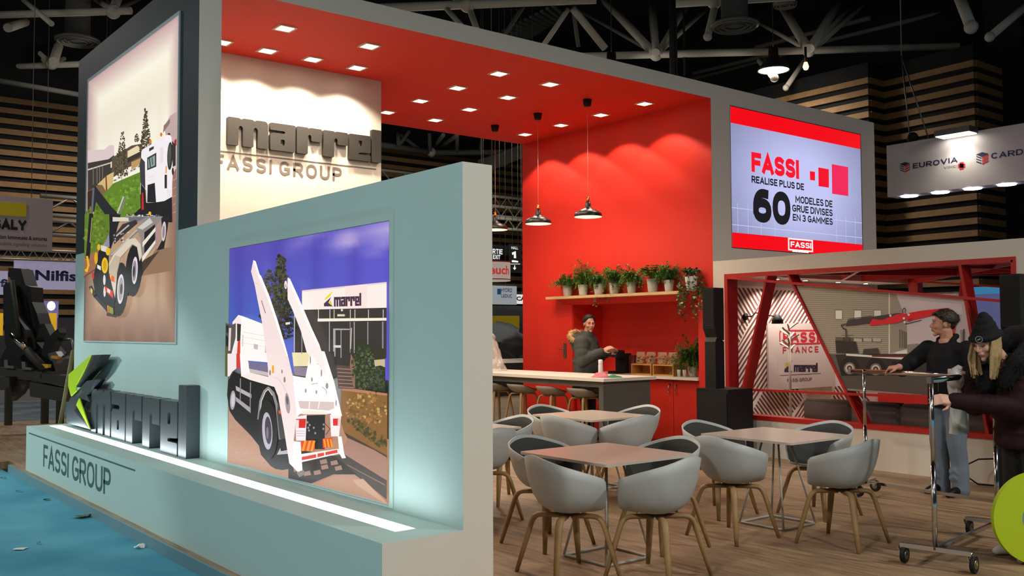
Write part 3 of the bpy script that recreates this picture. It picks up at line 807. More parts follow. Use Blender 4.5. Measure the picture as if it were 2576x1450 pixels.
# ---- the hook loader
yA, yB, zA, zB = 11.9, 8.83, 1.505, 4.562
t = thing('lightbox', 'tall backlit picture of a hook loader lorry on the slate wall', 'lightbox', (XW, (yA+yB)/2, zA), 'backlit lorry pictures on the outer wall')
b = MB()
for (a, c, d, e) in ((yB-.02, yA+.015, zB, zB+.03), (yB-.02, yA+.015, zA-.015, zA), (yB-.02, yB, zA, zB), (yA, yA+.015, zA, zB)): b.box(XW-.014, XW, a, c, d, e)
b.build('frame', mat('pale grey frame', '#9db0ae', .5), t)
b = MB(); b.box(XW-.003, XW, yB, yA, zA, zB); b.build('backing', M_ALU, t)
A = Art(0, XW-.004, -1)
Q = tuple(proj((XW-.004, y, z)) for y, z in ((yA, zB), (yB, zB), (yA, zA), (yB, zA))); A.bound = [Q[0], Q[1], Q[3], Q[2]]
rows, cols = [], []  # sky and ground: uneven glow of the lamps behind painted into the colours
for i in range(24):
    v = i/23*.56; r, c = [], []
    for j in range(25):
        u = j/24
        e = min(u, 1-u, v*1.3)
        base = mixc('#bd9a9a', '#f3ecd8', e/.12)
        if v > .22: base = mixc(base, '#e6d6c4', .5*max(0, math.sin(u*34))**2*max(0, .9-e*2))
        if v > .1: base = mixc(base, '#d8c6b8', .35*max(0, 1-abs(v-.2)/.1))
        r.append(bil(Q, u, v)); c.append(base)
    rows.append(r); cols.append(c)
A.grid(rows, cols)
rows, cols = [], []
for i in range(12):
    v = .5+i/11*.5; r, c = [], []
    for j in range(25):
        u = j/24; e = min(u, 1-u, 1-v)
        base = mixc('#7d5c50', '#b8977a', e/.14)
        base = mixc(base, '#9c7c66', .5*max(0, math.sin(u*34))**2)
        r.append(bil(Q, u, v)); c.append(base)
    rows.append(r); cols.append(c)
A.grid(rows, cols)
A.at(205, 250, 4.677)
# buildings, lawn
A.poly([(75, 600), (270, 590), (330, 540), (385, 540), (385, 660), (320, 705), (75, 750)], '#d9c4c4')
A.poly([(75, 750), (320, 705), (385, 655), (385, 850), (300, 900), (180, 1020), (75, 1100)], '#3f3833')
A.poly([(75, 822), (340, 742), (345, 755), (75, 838)], '#cfc2bd')
for x in (140, 185, 215, 250): A.line([(x, 830-x*.2), (x, 1060-x*.4)], 6, '#8d8078')
A.poly([(345, 740), (395, 700), (395, 780), (345, 810)], '#ecd9b4')
A.poly([(360, 690), (590, 545), (720, 520), (720, 740), (560, 800), (360, 930)], '#5a4c3c')
A.poly([(545, 610), (660, 545), (725, 600), (545, 700)], '#e6d3ae'); A.poly([(590, 740), (700, 690), (700, 770), (590, 830)], '#b99560')
A.poly([(545, 690), (725, 600), (725, 650), (545, 750)], '#3b342c')
A.poly([(75, 1090), (190, 1010), (385, 850), (370, 1010), (270, 1130), (75, 1340)], '#7a6244'); A.poly([(190, 1005), (290, 910), (385, 855), (370, 1030), (290, 1080), (250, 1010)], '#d3b377'); A.poly([(285, 900), (300, 900), (310, 1080), (290, 1080)], '#7d4a30')
A.poly([(75, 1090), (160, 1050), (150, 1260), (75, 1330)], '#3a2a20')
A.poly([(275, 1110), (380, 990), (710, 850), (730, 1250), (640, 1350), (560, 1380), (380, 1450), (75, 1450), (75, 1330), (150, 1260)], '#5f8228')
A.blobs(RN, 500, 1120, 220, 220, 90, 24, ['#6f9430', '#557624', '#7ba238', '#66882c'], shape=lambda x, y: y > -x*.7-.55)
A.blobs(RN, 200, 1330, 120, 110, 60, 22, ['#5a6f26', '#4c6222', '#6b842e'])
for (x, y) in ((400, 965), (450, 935), (540, 880), (600, 850), (630, 835), (690, 800)): A.poly([(x-26, y+12), (x-14, y-22), (x+20, y-32), (x+28, y-4)], '#cfc9c6'); A.poly([(x-12, y-12), (x+12, y-22), (x+16, y-10), (x-8, y)], '#5d5a5c')
# two bare poplars
tr = ['#4b4334', '#3d3729', '#5b5140', '#332e24', '#665b48']
A.blobs(RN, 768, 360, 80, 250, 330, 12, tr, shape=lambda x, y: abs(x) < .12+.75*(y+1)/1.9 and RN.random() < .8)
A.blobs(RN, 660, 460, 25, 50, 30, 10, tr)
A.blobs(RN, 475, 640, 95, 260, 330, 11, tr, shape=lambda x, y: abs(x-.25*(1-(y+1)/2)) < .12+.75*(y+1)/1.9 and RN.random() < .75)
for x, y in ((470, 760), (500, 800), (430, 720), (540, 700), (450, 850), (490, 930)): A.line([(x, y-90), (x, y+80)], 6, '#6d5d4c')
# right: roof, road
A.poly([(985, 330), (1060, 195), (1140, 145), (1140, 560), (1040, 560)], '#bfa3a0'); A.poly([(985, 310), (1058, 230), (1058, 280), (975, 400)], '#8a7270')
A.poly([(1090, 880), (1140, 800), (1135, 1450), (1080, 1450)], '#9a6c62')
for i in range(5): A.line([(1095, 960+i*95), (1135, 935+i*95)], 4, '#d2b3a8')
A.poly([(1110, 490), (1140, 460), (1140, 540), (1110, 560)], '#a32a26')
# cab
A.poly([(740, 590), (990, 445), (1050, 425), (1075, 440), (1095, 560), (1085, 1080), (1085, 1150), (1040, 1190), (900, 1215), (785, 1220), (780, 1070), (765, 740), (720, 690), (722, 620)], '#efe8ea')
A.poly([(720, 690), (765, 740), (770, 1060), (715, 985), (700, 770)], '#3f3c44')
A.poly([(815, 580), (870, 552), (870, 585), (815, 618)], '#36363a')
A.poly([(792, 690), (900, 630), (900, 795), (792, 838)], '#2f3b38'); A.poly([(805, 705), (885, 660), (885, 780), (805, 815)], '#8b9c96'); A.line([(820, 700), (830, 800)], 14, '#3a4744'); A.line([(850, 690), (858, 770)], 10, '#3a4744')
A.ell((1062, 670), 32, 165, '#30302f', rot=.03); A.ell((1058, 660), 18, 130, '#515350', rot=.03)
A.poly([(1085, 490), (1130, 540), (1130, 780), (1095, 800)], '#3a2e30'); A.ell((1097, 850), 12, 45, '#2c2a2c')
A.poly([(1000, 890), (1028, 890), (1028, 1050), (1000, 1050)], '#2f2d2f'); A.poly([(1012, 790), (1028, 785), (1026, 870), (1010, 880)], '#e2a04a')
A.poly([(800, 1010), (885, 985), (900, 1215), (795, 1215)], '#26252a'); A.poly([(945, 580), (990, 560), (990, 740), (945, 770)], '#e4dce0'); A.line([(800, 930), (880, 905)], 3, '#c8bec4'); A.line([(800, 960), (880, 940)], 3, '#c8bec4')
A.ell((835, 500), 14, 26, '#d9742e'); A.ell((962, 418), 14, 24, '#d9742e'); A.poly([(1000, 430), (1060, 420), (1080, 470), (1010, 490)], '#f2ecee'); A.ell((1055, 412), 16, 12, '#3a3638')
A.poly([(1030, 1050), (1085, 1070), (1085, 1150), (1035, 1170)], '#e9e0e2')
# under the cab
A.poly([(715, 985), (775, 1060), (785, 1220), (900, 1215), (1000, 1200), (1090, 1150), (1095, 1450), (700, 1450), (640, 1350), (720, 1280)], '#232226')
A.poly([(735, 1105), (752, 1100), (760, 1300), (732, 1305)], '#c62a2c'); A.line([(722, 990), (718, 1120)], 6, '#cfc6c6'); A.ell((830, 1345), 17, 22, '#e8b52e')
# hook arm
A.poly([(165, 1050), (185, 1020), (230, 1080), (370, 1260), (440, 1330), (480, 1450), (370, 1450), (195, 1210), (150, 1450), (130, 1450)], '#2b2a30')
A.line([(165, 1050), (140, 1450)], 24, '#5f626e'); A.line([(165, 1330), (160, 1430)], 14, '#d9a62e')
A.line([(520, 1150), (450, 1340)], 16, '#c9c2b8'); A.line([(550, 1140), (470, 1370)], 18, '#7d7974')
A.poly([(405, 1385), (600, 1395), (600, 1435), (405, 1430)], '#d9d0c2'); A.poly([(545, 1370), (980, 1380), (1010, 1450), (560, 1450)], '#8c8884')
for i in range(26): A.ell((RN.uniform(560, 960), RN.uniform(1355, 1400)), RN.uniform(5, 14), RN.uniform(4, 10), RN.choice(['#d8d0c8', '#3a383a', '#6d6a68', '#e9e2d8']), n=6)
# lower half
A.at(205, 540, 4.392)
A.poly([(65, 0), (330, 0), (340, 220), (240, 390), (60, 500)], '#5f7a2a'); A.blobs(RN, 190, 200, 130, 190, 80, 20, ['#6d862f', '#50681f', '#7a9036', '#5a6f26'])
A.poly([(330, 0), (480, 0), (420, 180), (340, 220)], '#64862a')
A.poly([(60, 470), (240, 385), (250, 420), (200, 600), (60, 680)], '#9c6a4a'); A.line([(60, 690), (200, 600)], 14, '#6d4632')
A.poly([(860, 380), (1060, 360), (1060, 620), (700, 680), (700, 640)], '#8f7058')
A.poly([(310, 1120), (420, 1140), (540, 900), (620, 900), (720, 640), (900, 400), (700, 520), (350, 700)], '#4a3a30')
A.line([(140, 0), (105, 440), (100, 480)], 44, '#232228'); A.line([(150, 40), (128, 310)], 9, '#a8a060')
A.line([(95, 465), (110, 560), (90, 630), (78, 610)], 22, '#e5b425')
A.poly([(340, 0), (470, 0), (420, 200), (360, 380), (330, 370), (345, 160)], '#25242a'); A.poly([(300, 300), (340, 210), (345, 360), (290, 360)], '#8a88a0')
A.poly([(380, 30), (560, 40), (560, 75), (380, 80)], '#d6cdbf'); A.poly([(555, 30), (760, 30), (640, 90), (560, 70)], '#6f6c70')
A.poly([(490, 110), (640, 60), (660, 100), (540, 200), (400, 330), (380, 260)], '#3a3638'); A.line([(420, 240), (560, 120)], 16, '#b8b0a4'); A.line([(360, 460), (660, 180)], 26, '#7f7b78'); A.line([(365, 450), (655, 172)], 8, '#c9c2b8')
for i in range(18): A.ell((RN.uniform(400, 560), RN.uniform(200, 300)), RN.uniform(6, 16), RN.uniform(5, 12), RN.choice(['#cfc6bc', '#3a383a', '#8d8880']), n=6)
A.poly([(650, 150), (780, 40), (870, 30), (915, 40), (925, 280), (870, 345), (720, 520), (700, 500), (700, 260)], '#8f8580'); A.poly([(660, 150), (800, 40), (835, 90), (720, 170)], '#c9c4be'); A.poly([(740, 200), (860, 110), (860, 320), (740, 430)], '#252326')
A.poly([(870, 130), (925, 60), (925, 270), (870, 340)], '#b08a86'); A.poly([(720, 310), (865, 140), (865, 185), (722, 365)], '#e6dcc8'); A.poly([(715, 470), (865, 280), (865, 320), (718, 528)], '#e6dcc8')
A.poly([(930, 40), (1020, 0), (1000, 160), (960, 380), (880, 400), (940, 280)], '#29262a'); A.ell((958, 190), 24, 110, '#cfc2c6', rot=.06); A.ell((956, 195), 13, 70, '#8d8288', rot=.06)
# mudguards and wheels
A.ell((625, 620), 92, 290, '#262428', rot=.04); A.ell((470, 830), 92, 300, '#2a282a', rot=.06)
A.poly([(340, 560), (400, 440), (560, 280), (640, 262), (700, 330), (715, 460), (690, 520), (660, 360), (610, 330), (480, 470), (440, 640), (415, 930), (360, 900)], '#d6c8b4')
A.poly([(345, 580), (420, 450), (480, 470), (440, 640), (420, 760), (350, 720)], '#bfae98'); A.line([(440, 640), (480, 480), (610, 335), (655, 360)], 7, '#8a7c6c')
A.ell((637, 620), 32, 152, '#dcd2d6', rot=.05); A.ell((633, 625), 22, 115, '#8d8488', rot=.05); A.ell((628, 630), 12, 60, '#3a3638', rot=.05)
A.ell((480, 825), 38, 165, '#dcd2d6', rot=.05); A.ell((482, 825), 28, 130, '#a59c9c', rot=.05); A.ell((488, 825), 14, 60, '#4a4446', rot=.05)
A.poly([(330, 645), (410, 690), (410, 750), (335, 720)], '#e0602a'); A.poly([(360, 665), (380, 675), (370, 735), (350, 725)], '#f0b04a')
# rear frame
A.poly([(240, 380), (350, 370), (350, 640), (420, 930), (400, 1080), (330, 1060), (200, 900), (170, 700), (210, 560)], '#26242a')
A.poly([(262, 340), (330, 360), (320, 420), (262, 400)], '#d8d0c8'); A.ell((238, 365), 18, 36, '#d9b22a'); A.ell((340, 410), 24, 45, '#e0b820'); A.ell((208, 485), 20, 66, '#d9a81e'); A.ell((306, 565), 36, 88, '#e8bb1c'); A.ell((306, 565), 20, 60, '#c99a14')
A.poly([(222, 555), (262, 575), (262, 620), (222, 595)], '#e3dcd8'); A.ell((302, 725), 14, 58, '#d8d0cc'); A.ell((305, 855), 13, 58, '#d8d0cc')
A.poly([(305, 790), (400, 850), (400, 930), (315, 850)], '#d03a2c'); A.poly([(335, 815), (370, 838), (368, 880), (335, 855)], '#f2d8d0'); A.poly([(162, 630), (190, 650), (190, 720), (165, 690)], '#b83428')
A.line([(150, 800), (200, 900), (345, 1060), (400, 1090)], 40, '#33323a'); A.poly([(150, 810), (172, 835), (170, 880), (150, 850)], '#d8c23a'); A.poly([(335, 1000), (352, 1010), (352, 1090), (340, 1080)], '#e07a2a'); A.poly([(355, 1010), (405, 1040), (402, 1105), (358, 1085)], '#8c8c2e')
A.build('printed_picture', M_PRINT, t)
# ================================================================ plinth with light strip, standing letters
PX0, PZ = 2.565, .512
b = MB()
SX0, SX1, SY0, SY1 = 2.775, 2.905, 4.52, 12.2
b.box(PX0, SX0, Y0, YB, 0, PZ, faces=[0, 1, 1, 0, 1, 0]); b.box(SX1, XW, Y0, YB, 0, PZ, faces=[0, 1, 1, 0, 1, 0])
b.box(SX0, SX1, Y0, SY0, 0, PZ, faces=[0, 1, 1, 1, 1, 0]); b.box(SX0, SX1, SY1, YB, 0, PZ, faces=[0, 1, 1, 0, 1, 0]); b.box(SX0, SX1, SY0, SY1, 0, PZ-.03)
t = thing('plinth', 'long pale teal plinth with a glowing light strip along its top', 'plinth', ((PX0+XW)/2, 8.3, 0))
b.build('body', [M_TEAL, M_WHITE], t, fix=False)
M_STRIP = emit('cold light strip', '#f0fbff', 12)
b = MB(); n = 11
for i in range(n):
    a, c = SY0+(SY1-SY0)*i/n, SY0+(SY1-SY0)*(i+1)/n
    b.box(SX0+.004, SX1-.004, a+.008, c-.008, PZ-.024, PZ-.003)
b.build('light_strip', M_STRIP, t)
M_INK = mat('dark teal ink', '#33504f', .5)
# printed on the front face: line and words
p0, p1 = px(73, 1090, 0, PX0), px(340, 1185, 0, PX0)
b = MB(); b.box(PX0-.002, PX0, p1.y, p0.y, p0.z-.007, p0.z+.007); b.build('printed_line', M_INK, t)
f0, f1 = px(109, 1174, 0, PX0), px(278, 1238, 0, PX0); ft = px(109, 1118, 0, PX0)
lettering('printed_words', 'FASSI GROUP', M_INK, t, (PX0-.002, f0.y, f0.z), (0, -1, 0), (0, 0, 1), w=f0.y-f1.y, h=ft.z-f0.z, t=.15, gap=.13)

# standing letters: six dark blocks and the emblem
M_SLATE = mat('satin slate lacquer', '#353d42', .35, vary=.05)
M_LIME = mat('lime lacquer', '#a5c713', .4, vary=.03)
M_BLACKL = mat('black lacquer', '#1a1d1f', .35)
XF = 2.955; XD = .115
t = thing('name_letters', 'dark standing block letters with a lime arrow emblem, on the glowing plinth', 'sign letters', (XF+XD/2, 9.8, PZ), 'maker names of the stand')
mN = {c: None for c in 'marel'}
yl0 = px(228, 1081, 0, XF).y; yl1 = px(468, 1150, 0, XF).y
HL = .475
x = 0; kx = (yl0-yl1)/NAME_W
for ch in 'marrel':
    w, sp = GLYPH[ch]
    me = glyph_mesh('letter', [rounded(s, .35) if i == 0 else rounded(s, .5) for i, s in enumerate(sp)], XD, 0)
    for v in me.vertices:
        p = v.co.copy()
        v.co = Vector((XF+XD-p.z, yl0-(x+.2+p.x*.955)*kx, PZ+p.y*HL/10))-wl(t)
    me.materials.append(M_SLATE); o = link('letter', me, t)
    x += w
# emblem: lime and dark blades, traced on the letters' plane and given their own depth
def blade(name, pts, x0, d, m, par, ax=0, org=(40, 850), sc=3.222):
    P = [px(org[0]+a/sc, org[1]+c/sc, ax, x0) for a, c in pts]
    for q in P:
        if q.z < PZ: q.z = PZ
    b = MB(); e = [0, 0, 0]; e[ax] = d; b.prism(P, e)
    return b.build(name, m, par)
e = t
blade('lime_blade', [(605, 143), (425, 298), (423, 390), (445, 475), (490, 432), (484, 390), (548, 270)], 2.9, .012, M_LIME, e)
blade('dark_blade', [(606, 142), (690, 138), (640, 232), (552, 330), (484, 404), (482, 385), (546, 268)], 2.912, .1, M_BLACKL, e)
blade('lime_tip', [(512, 490), (487, 545), (600, 745)], 2.9, .012, M_LIME, e)
blade('slate_blade', [(655, 340), (575, 350), (490, 440), (445, 480), (410, 560), (410, 690), (595, 742), (490, 560), (515, 490), (600, 520), (575, 470)], 2.93, .09, M_SLATE, e)
blade('dark_tip', [(470, 585), (497, 570), (600, 745), (590, 742)], 2.905, .05, M_BLACKL, e)

# ---- the same name on the white cabin wall
YL = 10.28
M_WLET = mat('grey painted letter', '#302d29', .6)
t = thing('name_letters', 'flat grey block letters mounted on the white cabin wall', 'sign letters', (5, YL, 3.5), 'maker names of the stand')
wx0, wx1 = px(520+112/2.4167, 870/2.4167, 1, YL).x, px(520+1048/2.4167, 985/2.4167, 1, YL).x
wz0 = px(520+850/2.4167, 972/2.4167, 1, YL).z; wz1 = px(520+850/2.4167, 815/2.4167, 1, YL).z
x = 0; kx = (wx1-wx0)/NAME_W
for ch in 'marrel':
    w, sp = GLYPH[ch]
    me = glyph_mesh('letter', [rounded(s, .5) for s in sp], .05)
    for v in me.vertices:
        p = v.co.copy(); v.co = Vector((wx0+(x+.2+p.x*.965)*kx, YL-.004-p.z, wz0+p.y*(wz1-wz0)/10*(1 if ch != 'l' else .97)))-wl(t)
    me.materials.append(M_WLET); link('letter', me, t)
    x += w
M_GINK = mat('warm grey ink', '#756b60', .6)
p1 = px(520+1030/2.4167, 1030/2.4167, 1, YL); b = MB(); b.box(3.29, p1.x, YL-.004, YL-.002, p1.z-.006, p1.z+.006)
tag(b.build('printed_line', mat('dark grey ink', '#6a625a', .6), t), None, None)
g0, g1 = px(702, 440, 1, YL), px(859, 457, 1, YL); gt = px(702, 405, 1, YL)
w1 = g1.x-g0.x; h1 = gt.z-g0.z
wb = [word_mb(q, .16, .26)[1] for q in ('FASSI', 'GROUP')]
W = w1*(wb[0]+wb[1]+.62)/wb[1]
lettering('printed_words', 'FASSI GROUP', M_GINK, t, (g1.x-W, YL-.004, g0.z), (1, 0, 0), (0, 0, 1), w=W, h=h1, t=.19, gap=.26, space=.62)

# ================================================================ the LED screen on the white block
YS = Y1
c0, c1 = px(1838, 268, 1, YS), px(2168, 650, 1, YS)
SXa, SXb, SZa, SZb = 10.458, 13.655, 2.725, 4.668
t = thing('led_screen', 'large lit screen with red bands and French text on the white block', 'screen', (12.05, YS, SZa))
b = MB(); b.box(SXa-.01, SXb+.01, YS-.004, YS, SZa-.01, SZb+.01); b.build('bezel', M_BLACK, t)
M_SCR = print_mat('lit screen picture', 1.0)
A = Art(1, YS-.005, -1, .0004)
Q = [proj((SXa, YS, SZb)), proj((SXb, YS, SZb)), proj((SXa, YS, SZa)), proj((SXb, YS, SZa))]
rows, cols = [], []
for i in range(17):
    v = i/16; r, c = [], []
    for j in range(25):
        u = j/24; d = math.hypot((u-.5)*1.15, (v-.5)*1.1)
        p = Vector((SXa+(SXb-SXa)*u, YS, SZb+(SZa-SZb)*v)); r.append(proj(p))
        c.append(mixc('#c3c6f3', '#8488ae', (d-.25)*1.9))
    rows.append(r); cols.append(c)
A.grid(rows, cols)
def sq(u0, v0, u1, v1): return [proj((SXa+(SXb-SXa)*u, YS, SZb+(SZa-SZb)*v)) for u, v in ((u0, v0), (u1, v0), (u1, v1), (u0, v1))]
k = A.n
for v in (.72, .84, .91): A.poly(sq(0, v-.002, 1, v+.002), '#cfd3fb', layer=k)
for u in (.04, .11, .2, .3, .78, .86, .94): A.poly(sq(u-.0012, .68, u+.0012, .93), '#c6caf6', layer=k+1)
A.n += 2
A.poly(sq(0, 0, 1, .118), '#f20a18'); A.poly(sq(0, .895, 1, 1), '#f20a18')
A.at(1800, 250, 3.3727)
A.poly([(799, 610), (843, 616), (843, 690), (801, 685)], '#f5102a'); A.poly([(871, 578), (960, 594), (961, 750), (873, 738)], '#f5102a'); A.poly([(985, 550), (1124, 576), (1125, 822), (988, 802)], '#f0285a')
A.at(0, 0, 1)
A.build('screen_picture', M_SCR, t)
E_RED = emit('screen red', '#f5102a', 1); E_BLK = emit('screen black', '#17161c', 1); E_WHT = emit('screen white', '#fdfcff', 1)
def stext(s, m, x0, y0, x1, y1, ytop, t_, gap=.1, space=.42):
    """crop pixels: lower left, lower right, top left of the line"""
    k = 3.3727; f = lambda a, c: px(1800+a/k, 250+c/k, 1, YS)
    p, q, r = f(x0, y0), f(x1, y1), f(x0, ytop)
    lettering('screen_words', s, m, t, (p.x, YS-.012, p.z), (1, 0, 0), (0, 0, 1), w=q.x-p.x, h=r.z-p.z, t=t_, gap=gap, space=space)
stext('FASSI', E_RED, 300, 615, 703, 676, 447, .27, .06)
stext('REALISE PLUS DE', E_BLK, 300, 708, 745, 768, 648, .21)
stext('60', E_BLK, 315, 1040, 632, 1072, 750, .27, .06)
stext('MODELES DE', E_BLK, 672, 878, 986, 915, 818, .2)
stext('GRUE DIVISES', E_BLK, 645, 953, 988, 992, 893, .2)
stext('EN 3 GAMMES', E_BLK, 650, 1030, 989, 1068, 972, .2)
stext('FASSI', E_WHT, 632, 1254, 806, 1268, 1206, .2)
# frame of the maker's badge on the lower band and the cut off line under it
f = lambda a, c: px(1800+a/3.3727, 250+c/3.3727, 1, YS)
p, q = f(612, 1265), f(820, 1205)
za, zb = f(612, 1270).z, f(612, 1188).z
b = MB()
for (a, c, d, e2) in ((p.x, q.x, za-.02, za), (p.x, q.x, zb, zb+.02), (p.x, p.x+.025, za, zb), (q.x-.025, q.x, za, zb)): b.box(a, c, YS-.012, YS-.009, d, e2)
b.build('screen_badge', E_WHT, t)
b = MB()
for i in range(6):
    xx = p.x+.1+i*(q.x-p.x-.2)/6; b.box(xx, xx+.055, YS-.012, YS-.009, SZa+.001, SZa+.028)
b.build('screen_cut_line', E_WHT, t)

# added flood lamp, out of view, to brighten the far end of the plinth
fl = Vector((-3.2, 17.2, 3.6))
t = thing('flood_lamp', 'added unseen flood lamp on a mast beyond the far end of the blue carpet', 'lamp', (fl.x, fl.y, -.09))
b = MB(); b.tube([(fl.x, fl.y, -.09), (fl.x, fl.y, fl.z)], .03, 10); b.build('mast', M_STEEL, t)
d = (Vector((2.6, 10.9, .35))-fl).normalized(); sdv = d.cross(Vector((0, 0, 1))).normalized(); uv = sdv.cross(d)
b = MB(); b.obox(fl-sdv*.2-uv*.15-d*.12, sdv*.4, uv*.3, d*.12); b.build('housing', M_LAMPBODY, t)
b = MB(); b.obox(fl-sdv*.18-uv*.13+d*.002, sdv*.36, uv*.26, d*.006); b.build('lens', M_GLOW, t)
lo = lamp('flood_light', 'SPOT', fl+d*.05, 2000, (.84, 1, .96), t, .12, R(27), .35); lo.rotation_euler = d.to_track_quat('-Z', 'Y').to_euler()
# ================================================================ furniture of the stand
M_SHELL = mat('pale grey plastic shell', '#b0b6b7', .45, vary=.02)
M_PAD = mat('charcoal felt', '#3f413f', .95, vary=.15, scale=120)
M_OAK = mat('oiled oak', '#967a52', .5, vary=.18, scale=14)
M_TTOP = mat('pale laminate table top', '#c9bfb2', .22, vary=.03)
M_ROD = mat('pale grey lacquered rod', '#a9a8a2', .4)
def ss(x, a, b):
    t = max(0, min(1, (x-a)/(b-a))); return t*t*(3-2*t)
def shell_rows(rim, zb, a_, b_, amax=1.0, inset=0, n=48, m=11, k=.84, drop=0, zlow=.40):
    rows = []
    for i in range(m+1):
        q = (i/m*amax)*math.pi/2; row = []
        for j in range(n+1):
            th = -180+360*j/n; c, s = math.cos(R(th)), math.sin(R(th))
            rr = 1/((abs(c)/a_)**2.5+(abs(s)/b_)**2.5)**.4-inset
            zr = rim(abs(th))-drop
            z = zb+inset+(zr-zb-inset)*(1-math.cos(q)**.8)
            r = max(0, rr)*math.sin(q)**.55*(k+(1-k)*(z-zb)/zlow)
            row.append((-r*c, r*s, z))
        rows.append(row)
    return rows
def bent_legs(t, top, foot, zt, m, r0=.0215):
    for sx in (-1, 1):
        for sy in (-1, 1):
            b = MB(); P = []
            a = Vector((.02*sx, .02*sy, zt)); c = Vector((top*sx, top*sy, zt)); f = Vector((foot[0]*sx, foot[1]*sy, 0))
            d = (f-c).normalized()
            P = [a, a.lerp(c, .75)]
            for u in (.25, .5, .75):
                p0, p2 = a.lerp(c, .75), c+d*.07
                P.append(p0*(1-u)**2+c*2*u*(1-u)+p2*u*u)
            P += [c+d*.07, c.lerp(f, .5), f]
            n = len(P); rs = [(r0*1.15, r0*.8)]*2+[(r0*1.2, r0*.85)]*(n-4)+[(r0*1.05, r0*.85), (r0*.68, r0*.62)]
            b.tube(P, rs, 8); b.build('leg', m, t)
def rim_chair(th): return .795-.155*(math.hypot(min(th, 120), 32)-32)/92.2-(.19*ss(th, 116, 140))
def make_chair(label):
    t = thing('shell_armchair', label, 'chair', (0, 0, 0), 'shell armchairs round the square tables')
    b = MB(); b.smooth = True; b.grid(shell_rows(rim_chair, .415, .262, .298))
    o = b.build('shell', M_SHELL, t); md = o.modifiers.new('thick', 'SOLIDIFY'); md.thickness = .009; md.offset = -1
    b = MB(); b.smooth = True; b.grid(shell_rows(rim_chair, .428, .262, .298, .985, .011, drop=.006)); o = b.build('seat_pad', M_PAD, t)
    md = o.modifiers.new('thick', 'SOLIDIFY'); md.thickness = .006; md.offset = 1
    bent_legs(t, .16, (.245, .25), .39, M_OAK)
    b = MB(); b.box(-.05, .05, -.05, .05, .395, .416); b.build('leg_plate', mat('black steel', '#17171a', .5), t)
    return t
CH = []
def chairs(tx, ty, items, tname):
    for (dx, dy, rz, lab) in items:
        if not CH: CH.append(make_chair(lab)); c = CH[0]; c.location = (tx+dx, ty+dy, 0); c.rotation_euler = (0, 0, R(rz))
        else: copy_tree(CH[0], (tx+dx, ty+dy, 0), R(rz), lab)
TB = [(4.78, 4.95), (6.80, 7.25), (6.68, 4.9), (5.05, 7.2)]
TN = ['table nearest the low teal wall', 'table before the stools', 'table near the clothes rails', 'table half hidden by the low teal wall']
chairs(*TB[0], [(-.55, -.2, -10, 'grey shell armchair, back turned, left of the pair touching at the nearest table'), (-.12, -.6, 100, 'grey shell armchair, back turned, right of the pair touching at the nearest table'),
                (-.04, .6, -88, 'grey shell armchair with dark lining at the far left of the nearest table'), (.56, .0, 178, 'grey shell armchair with dark lining at the far right of the nearest table')], TN[0])
chairs(*TB[1], [(-.5, -.22, 2, 'grey shell armchair, back turned, at the table before the stools, on its stool side'), (-.1, -.6, 90, 'grey shell armchair, back turned, at the table before the stools, on its cupboard side'),
                (0, .58, -90, 'grey shell armchair with dark lining behind the second table, below the stools'), (.6, .0, 180, 'grey shell armchair with dark lining behind the second table, below the red cupboard')], TN[1])
chairs(*TB[2], [(-.68, -.08, -2, 'grey shell armchair, back turned, left of the table beside the clothes rails'), (-.23, -.75, 96, 'grey shell armchair, back turned, in front of the near clothes rail post'),
                (-.02, .62, -92, 'grey shell armchair with dark lining in front of the black bass speaker'), (.62, .02, 176, 'dark lined shell armchair facing the viewer below the lounge opening')], TN[2])
chairs(*TB[3], [(-.13, -.585, 88, 'grey shell armchair, back turned, partly hidden by the low teal wall'), (.56, .0, 178, 'grey shell armchair with lining showing, just behind another beside the teal wall end')], TN[3])
def make_table(label):
    t = thing('square_table', label, 'table', (0, 0, 0), 'square tables of the stand')
    q = rounded([(-.43, -.45), (.43, -.45), (.43, .45), (-.43, .45)], .03)
    b = MB(); b.prism([(x, y, .715) for x, y in q], (0, 0, .018)); b.build('tabletop', M_TTOP, t)
    B, T = .215, .075
    for sx in (-1, 1):
        for sy in (-1, 1):
            b = MB(); b.tube([(B*sx, B*sy, .012), (T*sx, T*sy, .7)], .0085, 8); b.build('leg', M_ROD, t)
    b = MB(); b.tube([(p[0], p[1], .011) for p in rounded([(-B, -B), (B, -B), (B, B), (-B, B)], .03)], .0095, 8, closed=True); b.build('base_frame', M_ROD, t)
    b = MB(); b.box(-.1, .1, -.1, .1, .7, .715); b.build('top_plate', M_ROD, t)
    return t
TL = ['square pale table nearest the low teal wall, two armchairs touching before it', 'square pale table in front of the bar stools', 'square pale table beside the chrome clothes rails', 'square pale table mostly hidden behind the low teal wall']
tb = make_table(TL[0]); tb.location = TB[0]+(0,)
for p, l in zip(TB[1:], TL[1:]): copy_tree(tb, p+(0,), 0, l)

